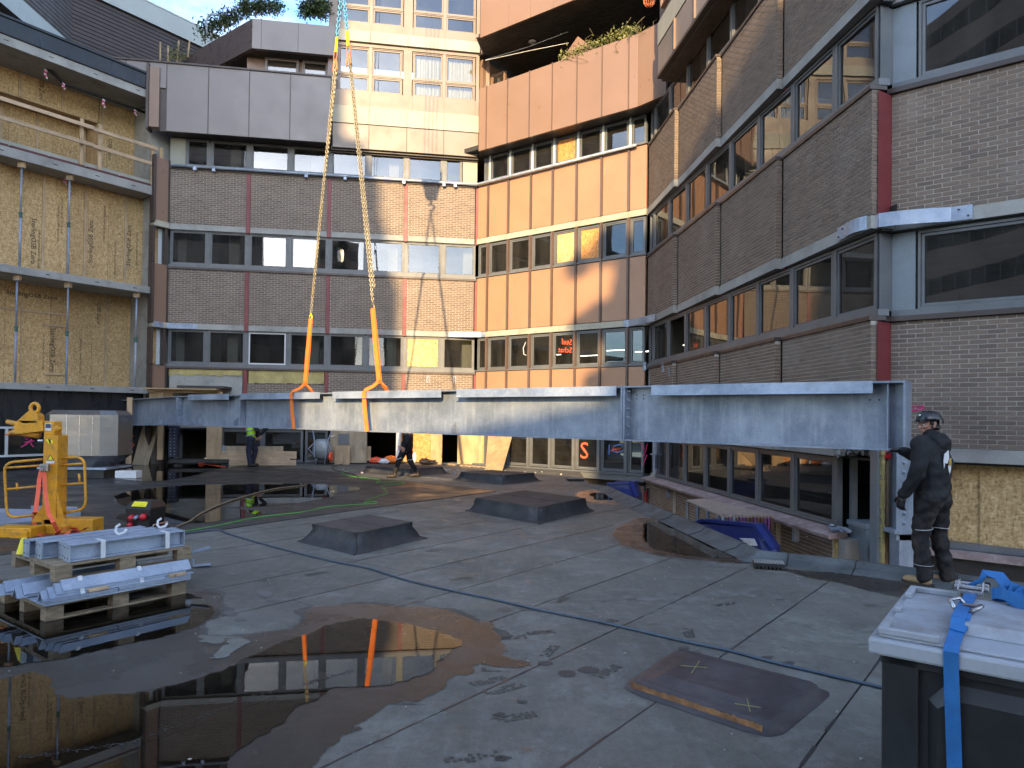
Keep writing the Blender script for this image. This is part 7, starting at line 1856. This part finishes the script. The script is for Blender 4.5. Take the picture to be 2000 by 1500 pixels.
def panel(mb):
    # recessed front field with an embossed frame (trapezoid head)
    x0, x1, z0, z1 = .20, .92, .22, .70; t = .035
    P = [(x0, z0), (x1, z0), (x1, z1 - .08), (x1 - .07, z1), (x0 + .07, z1), (x0, z1 - .08)]
    Q_ = [(x0 + t, z0 + t), (x1 - t, z0 + t), (x1 - t, z1 - .1), (x1 - .1, z1 - t * 1.6), (x0 + .1, z1 - t * 1.6), (x0 + t, z1 - .1)]
    vs = [(a, .05, b) for a, b in P] + [(a, .022, b) for a, b in Q_]; n = 6
    mb.add(vs, [(i, (i + 1) % n, n + (i + 1) % n, n + i) for i in range(n)] + [tuple(range(n, 2 * n))])
cp('front_panel', 'crate_black', panel)
def lid(mb):
    mb.box(-.012, CW + .012, -.012, CD + .012, .775, .842); 
cp('lid', 'crate_grey', lid, .012)
def lid2(mb): mb.box(.025, CW - .025, .025, CD - .025, .842, .856)
cp('lid_step', 'crate_grey', lid2, .006)
def rims(mb):
    L = .17; h = .885
    for (x, y) in ((0, 0), (CW, 0), (0, CD), (CW, CD)):
        sx = 1 if x == 0 else -1; sy = 1 if y == 0 else -1
        a, b = sorted((x + sx * .02, x + sx * (.02 + L * 1.3))); c, d = sorted((y + sy * .02, y + sy * .05)); mb.box(a, b, c, d, .8555, h)
        a, b = sorted((x + sx * .02, x + sx * .05)); c, d = sorted((y + sy * .0505, y + sy * (.05 + L))); mb.box(a, b, c, d, .8555, h)
    for (a, b, c, d) in ((.02, .05, .44, .53), (CW * .5 - .05, CW * .5 + .2, .02, .05), (CW * .45, CW * .6, CD - .05, CD - .02)): mb.box(a, b, c, d, .8555, .88)
mb = MB(); rims(mb); mb.xf(CM); mb.each('lid_rim', 'crate_grey', cr, bevel=.006, fix=True)
def raised(mb):
    x0, x1, y0, y1 = .26, .86, .22, .80; s_ = .035
    mb.hexa([(x0, y0, .856), (x1, y0, .856), (x1, y1, .856), (x0, y1, .856), (x0 + s_, y0 + s_, .90), (x1 - s_, y0 + s_, .90), (x1 - s_, y1 - s_, .90), (x0 + s_, y1 - s_, .90)])
cp('lid_panel', 'crate_grey', raised, .006)
SX = .285
bs2 = thing('blue_strap', CM @ Vector((SX, 0, .86)), 'blue ratchet strap running over the crate lid with a loose coil', 'strap')
def sp2(nm, m, f, smooth=False, bev=0):
    mb = MB(); f(mb); mb.xf(CM); return mb.build(nm, m, bs2, smooth=smooth, bevel=bev)
sp2('webbing', 'strap_blue', lambda mb: mb.strip([(SX + .01, -.004, .05), (SX + .01, .005, .4), (SX, -.014, .775), (SX, -.02, .845), (SX, .02, .862), (SX + .0, .2, .87), (SX - .0, .28, .908), (SX, .45, .908), (SX + .01, .74, .91), (SX + .01, .9, .91)], .052, (1, 0, 0), .005))
sp2('webbing', 'strap_blue', lambda mb: mb.strip([(SX, .2, .874), (SX + .01, .24, .885), (SX + .012, .33, .90), (SX + .01, .42, .902)], .056, (1, .1, 0), .012))
def coil(mb):
    for k in range(5):
        c = (SX + .24 + .012 * k, .78 - .012 * k, .93 + .004 * k); r = .11 - .008 * k
        mb.strip([(c[0] + r * 1.3 * math.cos(a), c[1] + r * .8 * math.sin(a), c[2] + .02 * math.sin(a * 2 + k)) for a in np.linspace(.3, 2 * math.pi + .3, 22)], .05, (0, 0, 1), .004)
    mb.strip([(SX + .01, .88, .93), (SX + .06, .93, 1.0), (SX + .12, .9, 1.0), (SX + .17, .82, .95)], .05, (.5, .5, .6), .005)
    mb.strip([(SX + .2, .72, .9), (SX + .32, .66, .905), (SX + .42, .70, .9), (SX + .46, .78, .93)], .052, (.1, .6, .8), .005)
    mb.strip([(SX + .14, .84, .97), (SX + .24, .76, .95), (SX + .32, .74, .93)], .055, (.2, .5, .8), .006)
sp2('webbing_coil', 'strap_blue', coil)
def ratch(mb):
    mb.tube([(SX - .06, .86, .93), (SX + .08, .86, .93)], .013, 10); mb.tube([(SX - .06, .90, .94), (SX + .08, .90, .94)], .012, 10)
    for x in (-.045, .055): mb.extrude([(SX + x, .8, .905), (SX + x, .94, .91), (SX + x, .96, .95), (SX + x, .86, .965), (SX + x, .80, .93)], (.006, 0, 0))
    mb.box(SX - .045, SX + .06, .80, .84, .91, .925)
sp2('ratchet', 'steel', ratch, bev=.002)
sp2('ratchet_handle', 'black', lambda mb: mb.box(SX - .065, SX + .085, .945, .965, .93, .95), bev=.006)
sp2('claw_hook', 'steel', lambda mb: (mb.tube([(SX - .03, .5, .90), (SX - .055, .55, .925), (SX - .02, .60, .93), (SX - .0, .58, .91)], .009, 8), mb.tube([(SX + .03, .44, .90), (SX + .06, .42, .93), (SX + .075, .47, .935), (SX + .05, .52, .92), (SX + .0, .54, .91)], .009, 8)), smooth=True)

# ================================================================== people
def capsule(mb, a, b, ra, rb, n=12, sx=1.0, sy=1.0, side=None):
    a, b = np.array(a, float), np.array(b, float); ax = b - a; L = np.linalg.norm(ax)
    ax = ax / L if L > 1e-6 else np.array([0, 0, 1.]); s_ = np.array(side, float) if side is not None else (np.array([1., 0, 0]) if abs(ax[0]) < .9 else np.array([0, 1., 0]))
    s_ = s_ - ax * (s_ @ ax); s_ /= np.linalg.norm(s_); q = np.cross(ax, s_); rings = []
    for t in np.linspace(-math.pi / 2, 0, 4): rings.append((a + ax * ra * math.sin(t), ra * math.cos(t) + 1e-4))
    for t in np.linspace(0, math.pi / 2, 4): rings.append((b + ax * rb * math.sin(t), rb * math.cos(t) + 1e-4))
    vs = [c + (s_ * math.cos(2 * math.pi * k / n) * sx + q * math.sin(2 * math.pi * k / n) * sy) * r for c, r in rings for k in range(n)]; m = len(rings)
    mb.add(vs, [(i * n + k, i * n + (k + 1) % n, (i + 1) * n + (k + 1) % n, (i + 1) * n + k) for i in range(m - 1) for k in range(n)] + [tuple(reversed(range(n))), tuple((m - 1) * n + k for k in range(n))])
def organic(name, mat, parent, caps, Mx, voxel=.014, smooth=4, wrinkle=0.0, wscale=9):
    mb = MB()
    for c in caps: capsule(mb, *c[:4], **(c[4] if len(c) > 4 else {}))
    me = mb.mesh(name, mat, fix=True); o = bpy.data.objects.new(name, me); COL.objects.link(o)
    r = o.modifiers.new('r', 'REMESH'); r.mode = 'VOXEL'; r.voxel_size = voxel
    s_ = o.modifiers.new('s', 'SMOOTH'); s_.factor = .6; s_.iterations = smooth
    dg = bpy.context.evaluated_depsgraph_get(); me2 = bpy.data.meshes.new_from_object(o.evaluated_get(dg)); bpy.data.objects.remove(o)
    if wrinkle:
        n = len(me2.vertices); co = np.zeros(n * 3); me2.vertices.foreach_get('co', co); co = co.reshape(-1, 3); no = np.zeros(n * 3); me2.vertices.foreach_get('normal', no); no = no.reshape(-1, 3)
        w = np.sin(co[:, 2] * wscale * 3.1 + np.sin(co[:, 0] * wscale * 1.7) * 2.1 + co[:, 1] * wscale * 1.3) * .5 + np.sin(co[:, 2] * wscale * 5.7 - co[:, 0] * wscale * 2.9 + np.sin(co[:, 1] * wscale * 3) * 1.5) * .35
        co += no * (w * wrinkle)[:, None]; me2.vertices.foreach_set('co', co.ravel())
    me2.transform(Mx); me2.materials.clear(); me2.materials.append(M[mat]); me2.polygons.foreach_set('use_smooth', [True] * len(me2.polygons)); me2.name = name
    q = bpy.data.objects.new(name, me2); COL.objects.link(q)
    q.parent = parent; me2.transform(Matrix.Translation(-wloc(parent))); return q
def simple(name, mat, parent, mb, Mx, smooth=False, fix=True):
    mb.xf(Mx); return mb.build(name, mat, parent, smooth=smooth, fix=fix)
def frame(pos, yaw): # local +y forward, +x to the person's right
    return Matrix.Translation(Vector([float(c) for c in pos])) @ Matrix.Rotation(yaw, 4, 'Z')
def hand(caps, w, d, up, s=1.0, curl=.5, right=True):
    """w wrist point, d finger direction, up = back of the hand"""
    w, d, up = np.array(w, float), np.array(d, float), np.array(up, float); d /= np.linalg.norm(d); up = up - d * (up @ d); up /= np.linalg.norm(up); sd = np.cross(d, up) * (1 if right else -1)
    caps.append((w, w + d * .045 * s, .028 * s, .036 * s, dict(side=sd, sx=1.15, sy=.62))); caps.append((w + d * .04 * s, w + d * .085 * s, .037 * s, .036 * s, dict(side=sd, sx=1.15, sy=.5)))
    for i, (o_, L) in enumerate(((-.030, .068), (-.010, .078), (.011, .072), (.031, .056))):
        p = w + d * .09 * s + sd * o_ * s; q = p + (d * math.cos(curl * .6) - up * math.sin(curl * .6)) * L * .45 * s; r_ = q + (d * math.cos(curl * 1.5) - up * math.sin(curl * 1.5)) * L * .32 * s; t = r_ + (d * math.cos(curl * 2.3) - up * math.sin(curl * 2.3)) * L * .26 * s
        caps += [(p, q, .0115 * s, .0105 * s), (q, r_, .0105 * s, .0095 * s), (r_, t, .0095 * s, .008 * s)]
    p = w + d * .03 * s - sd * .032 * s; q = p + (d * .7 - sd * .7 - up * .2) * .04 * s; r_ = q + (d * .9 - sd * .25 - up * .4) * .035 * s
    caps += [(p, q, .014 * s, .012 * s), (q, r_, .012 * s, .0095 * s)]

def head(parent, Mx, c, turn=0.0, tilt=0.0, nm='skin'):
    """face mesh: brow, eyes, nose, lips, chin, ears; local +y is forward"""
    L = Matrix.Translation(Vector(c)) @ Matrix.Rotation(turn, 4, 'Z') @ Matrix.Rotation(tilt, 4, 'X')
    caps = [((0, -.012, .045), (0, -.02, .05), .086, .090, dict(sx=.86, sy=1.05)), ((0, .012, -.03), (0, .02, .02), .060, .070, dict(sx=.9, sy=1)), ((0, .055, -.083), (0, .045, -.07), .024, .034),
            ((-.035, .012, -.062), (0, .05, -.085), .026, .02), ((.035, .012, -.062), (0, .05, -.085), .026, .02), ((-.032, .072, .026), (.032, .072, .026), .013, .013), ((0, .082, .012), (0, .104, -.018), .009, .0135),
            ((-.011, .088, -.022), (.011, .088, -.022), .009, .009), ((-.036, .052, -.012), (-.02, .066, -.026), .021, .014), ((.036, .052, -.012), (.02, .066, -.026), .021, .014), ((-.018, .078, -.05), (.018, .078, -.05), .0085, .0085), ((-.014, .076, -.061), (.014, .076, -.061), .009, .009),
            ((0, -.03, -.16), (0, -.01, -.06), .058, .056)]
    for s_ in (-1, 1): caps += [((s_ * .077, -.012, -.02), (s_ * .083, -.022, .022), .009, .014, dict(side=(0, 1, 0), sx=1.5, sy=.7)), ((s_ * .078, -.008, -.028), (s_ * .08, -.01, -.02), .008, .008)]
    b = organic('head', nm, parent, caps, Mx @ L, .0045, 3)
    for s_ in (-1, 1):
        mb = MB(); capsule(mb, (s_ * .030, .0685, .006), (s_ * .030, .0690, .006), .0125, .0125, 12); simple('eye', 'white', parent, mb, Mx @ L, True)
        mb = MB(); capsule(mb, (s_ * .030, .0800, .006), (s_ * .030, .0805, .006), .0045, .0045, 8); simple('iris', 'hair', parent, mb, Mx @ L, True)
        mb = MB(); capsule(mb, (s_ * .014, .083, .026), (s_ * .044, .074, .028), .0042, .0030, 8); simple('eyebrow', 'hair', parent, mb, Mx @ L, True)
    return L
# --- the worker standing beside the beam end
foot = np.array(G(1818, 1141)); foot[2] = 0
pw = thing('person', foot, 'worker in black jacket and black helmet steadying the near beam end', 'person')
yaw1 = math.atan2(.85, -.52) - math.pi / 2 + .0            # facing left and away
PM = frame(foot, yaw1)
# local: +y forward, +x right, left arm (towards the camera) is at -x
hipL, hipR = (-.10, -.03, .94), (.10, -.03, .94)
kL, kR = (-.12, .05, .52), (.11, -.02, .52); aL, aR = (-.13, .0, .11), (.13, -.10, .11)
tr_ = [(hipL, hipR, .125, .125, dict(side=(0, 1, 0), sx=1.0)), (hipL, kL, .122, .086), (kL, aL, .088, .072), (hipR, kR, .122, .086), (kR, aR, .088, .072), ((-.1, -.05, .9), (.1, -.05, .9), .11, .11), ((-.13, .0, .14), (-.13, .0, .1), .078, .08), ((.13, -.1, .14), (.13, -.1, .1), .078, .08), ((-.15, .04, .62), (-.15, .04, .7), .07, .075)]
organic('trousers', 'trouser', pw, tr_, PM, .011, 2, .011, 10)
shL, shR = (-.225, -.01, 1.49), (.225, .01, 1.49); eL = (-.31, -.03, 1.20); wL = (-.31, .12, .97); eR = (.27, .10, 1.24); wR = (.06, .33, 1.40)
jk_ = [((0, -.01, .95), (0, -.01, 1.05), .185, .185, dict(side=(1, 0, 0), sx=1.15, sy=.88)), ((0, -.01, 1.05), (0, -.015, 1.30), .186, .205, dict(side=(1, 0, 0), sx=1.15, sy=.85)), ((0, -.015, 1.3), (0, -.02, 1.42), .205, .18, dict(side=(1, 0, 0), sx=1.2, sy=.80)),
       (shL, (0, -.03, 1.54), .082, .09), (shR, (0, -.03, 1.54), .082, .09), (shL, eL, .095, .078), (eL, wL, .078, .058), (shR, eR, .095, .075), (eR, wR, .075, .055), ((0, -.02, 1.5), (0, 0, 1.58), .10, .085)]
organic('jacket', 'jacket', pw, jk_, PM, .011, 2, .013, 8)
organic('hood', 'jacket', pw, [((-.085, -.07, 1.555), (.085, -.07, 1.555), .062, .062), ((-.10, -.0, 1.56), (-.06, .06, 1.54), .05, .035), ((.10, -.0, 1.56), (.06, .06, 1.54), .05, .035), ((0, -.13, 1.52), (0, -.12, 1.44), .07, .05), ((-.06, -.1, 1.50), (.06, -.1, 1.5), .07, .07)], PM, .01, 3, .004, 14)
organic('waistband', 'jacket', pw, [((0, -.01, .925), (0, -.01, .955), .178, .178, dict(side=(1, 0, 0), sx=1.13, sy=.83))], PM, .012, 1)
gl_ = []; hand(gl_, (wL[0], wL[1] + .01, wL[2] - .02), (.05, .25, -.95), (-1, .1, 0), 1.2, .65, False)
organic('glove', 'black', pw, gl_, PM, .0055, 2)
gr_ = []; hand(gr_, wR, (-.6, .75, .12), (.3, .1, 1), 1.1, .5, True)
organic('glove', 'black', pw, gr_, PM, .0055, 2)
for (a, o_) in ((aL, .0), (aR, .0)):
    bt = [((a[0], a[1] - .03, .05), (a[0], a[1] + .16, .045), .048, .042, dict(side=(1, 0, 0), sx=1.0, sy=.95)), ((a[0], a[1] - .01, .13), (a[0], a[1] - .02, .06), .052, .05), ((a[0], a[1] + .14, .045), (a[0], a[1] + .19, .038), .044, .036)]
    organic('boot', 'boot', pw, bt, PM, .009, 2)
    mb = MB(); mb.prism([(a[0] - .05, a[1] - .08), (a[0] + .05, a[1] - .08), (a[0] + .055, a[1] + .15), (a[0] + .03, a[1] + .225), (a[0] - .03, a[1] + .225), (a[0] - .055, a[1] + .15)], .0, .025); simple('boot_sole', 'boot_dark', pw, mb, PM)
HC = (0.0, .03, 1.70); HL = head(pw, PM, HC, rad(60), rad(-4))
organic('hair', 'hair', pw, [((0, -.03, .05), (0, -.035, .05), .092, .094, dict(sx=.88, sy=1.02)), ((-.062, -.03, .0), (-.06, -.04, -.03), .022, .02), ((.062, -.03, .0), (.06, -.04, -.03), .022, .02), ((-.045, -.07, -.03), (.045, -.07, -.03), .03, .03), ((-.074, .012, .012), (-.074, .01, .04), .010, .012), ((.074, .012, .012), (.074, .01, .04), .010, .012)], PM @ HL, .006, 2)
hm = []
mb = MB(); n = 28; rings = []
for k, (t, r) in enumerate(((0, 1.0), (.16, 1.0), (.4, .97), (.7, .86), (1.0, .66), (1.25, .38), (1.45, .12))):
    z = .055 + math.sin(t) * .098 - (0 if k else .0)
    rings.append([(math.sin(a) * .104 * math.cos(t) ** .75 * 1.0 + 0, -.012 + math.cos(a) * .131 * math.cos(t) ** .75 + (.012 if math.cos(a) > .7 and k == 0 else 0), z - (.018 if k == 0 and math.cos(a) < -.2 else 0)) for a in np.linspace(0, 2 * math.pi, n + 1)[:-1]])
vs = [p for r in rings for p in r]; mb.add(vs, [(i * n + k, i * n + (k + 1) % n, (i + 1) * n + (k + 1) % n, (i + 1) * n + k) for i in range(len(rings) - 1) for k in range(n)] + [tuple(range((len(rings) - 1) * n, len(rings) * n)), tuple(range(n))])
simple('helmet', 'helmet', pw, mb, PM @ HL, True)
mb = MB(); mb.strip([(math.sin(a) * .107, -.012 + math.cos(a) * .136, .050 - .004 * math.cos(a)) for a in np.linspace(-1.1, 1.1, 14)], .02, (0, 0, 1), .008); mb.strip([(math.sin(a) * .106, -.016 + math.cos(a) * .134, .035) for a in np.linspace(1.9, 4.4, 14)], .05, (0, 0, 1), .008); simple('helmet_rim', 'helmet', pw, mb, PM @ HL)
mb = MB()
for s_ in (-.05, 0, .05): mb.tube([(s_, -.08 - .0, .105), (s_ * 1.0, -.03, .148), (s_, .03, .15)], .006, 5)
simple('helmet_vent', 'black', pw, mb, PM @ HL)
mb = MB(); mb.extrude([(-.035, .098, .105), (-.012, .106, .105), (-.014, .10, .118), (-.03, .092, .118)], (0, .004, .003)); simple('helmet_badge', 'white', pw, mb, PM @ HL)
mb = MB()
for s_ in (-1, 1): mb.tube([(s_ * .088, -.01, .04), (s_ * .082, .015, -.03), (s_ * .05, .045, -.09)], .004, 5)
simple('chin_strap', 'black', pw, mb, PM @ HL)
# back emblem: white and gold patch, collar seam, knee piping
def onback(pts, off=.004):
    out = []
    for (x, z) in pts: out.append((x, -.02 - .166 * math.sqrt(max(0, 1 - (x / .25) ** 2)) - off, z))
    return out
mb = MB(); mb.extrude(onback([(-.09, 1.40), (-.03, 1.44), (-.02, 1.36), (-.05, 1.30), (-.08, 1.31), (-.095, 1.25), (-.10, 1.33)]), (0, -.004, 0)); mb.extrude(onback([(-.035, 1.28), (.02, 1.30), (.015, 1.24), (-.008, 1.19), (-.03, 1.235)]), (0, -.004, 0)); simple('back_emblem', 'white', pw, mb, PM)
mb = MB(); mb.extrude(onback([(-.025, 1.35), (.02, 1.36), (.02, 1.29), (-.005, 1.27), (-.03, 1.29)], .007), (0, -.004, 0)); simple('back_emblem', MAT('gold print', (.45, .27, .05), .6), pw, mb, PM)
mb = MB(); mb.tube([(-.24, .03, 1.53), (-.23, -.04, 1.47), (-.24, -.08, 1.42)], .004, 5); mb.tube([(-.115 + .104 * math.cos(a), .035 + .104 * math.sin(a), .60 + .01 * math.cos(a)) for a in np.linspace(3.0, 5.6, 14)], .004, 5); mb.tube([(-.127 + .09 * math.cos(a), .006 + .09 * math.sin(a), .22) for a in np.linspace(2.0, 5.6, 12)], .003, 5); mb.tube([(.11 + .104 * math.cos(a), -.02 + .104 * math.sin(a), .60 - .01 * math.cos(a)) for a in np.linspace(3.0, 5.2, 14)], .004, 5); simple('piping', 'reflect', pw, mb, PM)

# --- worker in the yellow vest, bending under the far end of the beam
ft = np.array(G(492, 912)); ft[2] = .012
p2 = thing('person', ft, 'bending worker in a bright yellow vest under the beam, far left', 'person')
P2 = frame(ft, rad(-95))       # facing right
organic('trousers', 'navy', p2, [((-.1, 0, .88), (.1, 0, .88), .13, .13), ((-.1, 0, .88), (-.13, .04, .48), .12, .085), ((-.13, .04, .48), (-.14, -.04, .1), .085, .068), ((.1, 0, .88), (.12, -.06, .48), .12, .085), ((.12, -.06, .48), (.13, .0, .1), .085, .068)], P2, .016, 3, .006, 9)
organic('vest', 'hivis', p2, [((0, 0, .92), (0, -.03, 1.12), .165, .175, dict(side=(1, 0, 0), sx=1.1, sy=.85)), ((0, -.03, 1.12), (0, .12, 1.38), .175, .16, dict(side=(1, 0, 0), sx=1.15, sy=.85))], P2, .016, 3, .006, 7)
for (z0, y0) in ((1.0, -.0), (1.16, .0)):
    mb = MB(); mb.tube([(math.cos(a) * .205, y0 - .02 + math.sin(a) * .162, z0 + .03 * math.sin(a)) for a in np.linspace(0, 2 * math.pi, 21)[:-1]], .02, 6, closed=True); simple('reflective_band', 'reflect', p2, mb, P2)
mb = MB()
for s_ in (-1, 1): mb.strip([(s_ * .1, -.17, 1.14), (s_ * .11, -.12, 1.30), (s_ * .11, -.03, 1.45)], .05, (1, 0, 0), .03)
simple('reflective_band', 'reflect', p2, mb, P2)
organic('sleeves', 'jacket', p2, [((-.2, .1, 1.38), (-.26, .34, 1.22), .078, .066), ((-.26, .34, 1.22), (-.16, .2, 1.02), .066, .05), ((.2, .1, 1.38), (.28, .30, 1.16), .078, .066), ((.28, .3, 1.16), (.16, .22, .98), .066, .05), ((0, .12, 1.4), (0, .2, 1.5), .10, .07)], P2, .014, 3, .006, 9)
h2 = []; hand(h2, (-.15, .2, 1.0), (.3, .1, -.9), (-1, 0, 0), 1.05, .6, False); organic('hand', 'skin', p2, h2, P2, .007, 1)
h2 = []; hand(h2, (.15, .22, .97), (-.3, .1, -.9), (1, 0, 0), 1.05, .6, True); organic('hand', 'skin', p2, h2, P2, .007, 1)
L2 = head(p2, P2, (0, .30, 1.58), 0, rad(-35))
organic('helmet', 'white', p2, [((0, -.02, .07), (0, -.02, .075), .115, .115)], P2 @ L2, .012, 2)
for a in ((-.14, -.04), (.13, 0)): organic('boot', 'boot_dark', p2, [((a[0], a[1] - .03, .06), (a[0], a[1] + .16, .05), .055, .045), ((a[0], a[1] - .02, .18), (a[0], a[1] - .02, .07), .065, .055)], P2, .012, 2)
# --- walking worker in black behind the beam
ft = np.array(G(796, 933)); ft[2] = 0
p3 = thing('person', ft, 'striding worker in black seen below the beam beside the farthest upstand', 'person')
P3 = frame(ft, rad(90))        # walking to the left
organic('trousers', 'trouser', p3, [((-.1, 0, .92), (.1, 0, .92), .13, .13), ((-.09, 0, .9), (-.1, .22, .50), .12, .085), ((-.1, .22, .5), (-.11, .34, .12), .082, .06), ((.09, 0, .9), (.1, -.04, .48), .12, .085), ((.1, -.04, .48), (.1, -.24, .12), .082, .06)], P3, .015, 3, .007, 9)
mb = MB(); mb.tube([(-.1 + .095 * math.cos(a), .22 + .095 * math.sin(a), .53 - .03 * math.sin(a)) for a in np.linspace(0, 2 * math.pi, 17)[:-1]], .014, 6, closed=True); mb.tube([(.1 + .093 * math.cos(a), -.04 + .093 * math.sin(a), .49) for a in np.linspace(0, 2 * math.pi, 17)[:-1]], .012, 6, closed=True); simple('reflective_band', 'reflect', p3, mb, P3)
organic('jacket', 'jacket', p3, [((0, 0, .85), (0, .02, 1.3), .175, .19, dict(side=(1, 0, 0), sx=1.12, sy=.82)), ((0, .02, 1.3), (0, .03, 1.46), .19, .14, dict(side=(1, 0, 0), sx=1.1, sy=.82)), ((-.2, 0, 1.42), (-.26, -.10, 1.12), .085, .07), ((-.26, -.1, 1.12), (-.24, .06, .88), .07, .052), ((.2, 0, 1.42), (.27, .06, 1.12), .085, .07), ((.27, .06, 1.12), (.25, .2, .9), .07, .052)], P3, .015, 3, .008, 8)
h3 = []; hand(h3, (-.24, .07, .86), (0, .25, -.95), (-1, 0, 0), 1.05, .5, False); organic('hand', 'skin', p3, h3, P3, .007, 1)
h3 = []; hand(h3, (.25, .21, .88), (0, .3, -.95), (1, 0, 0), 1.05, .5, True); organic('hand', 'skin', p3, h3, P3, .007, 1)
L3 = head(p3, P3, (0, .05, 1.66), 0, 0)
organic('helmet', 'white', p3, [((0, -.02, .07), (0, -.02, .075), .115, .115)], P3 @ L3, .012, 2)
for a, tl in (((-.11, .36), .0), ((.1, -.24), .04)): organic('boot', 'boot_dark', p3, [((a[0], a[1] - .03, .055 + tl), (a[0], a[1] + .17, .05), .052, .043), ((a[0], a[1] - .03, .17), (a[0], a[1] - .03, .07), .062, .055)], P3, .012, 2)
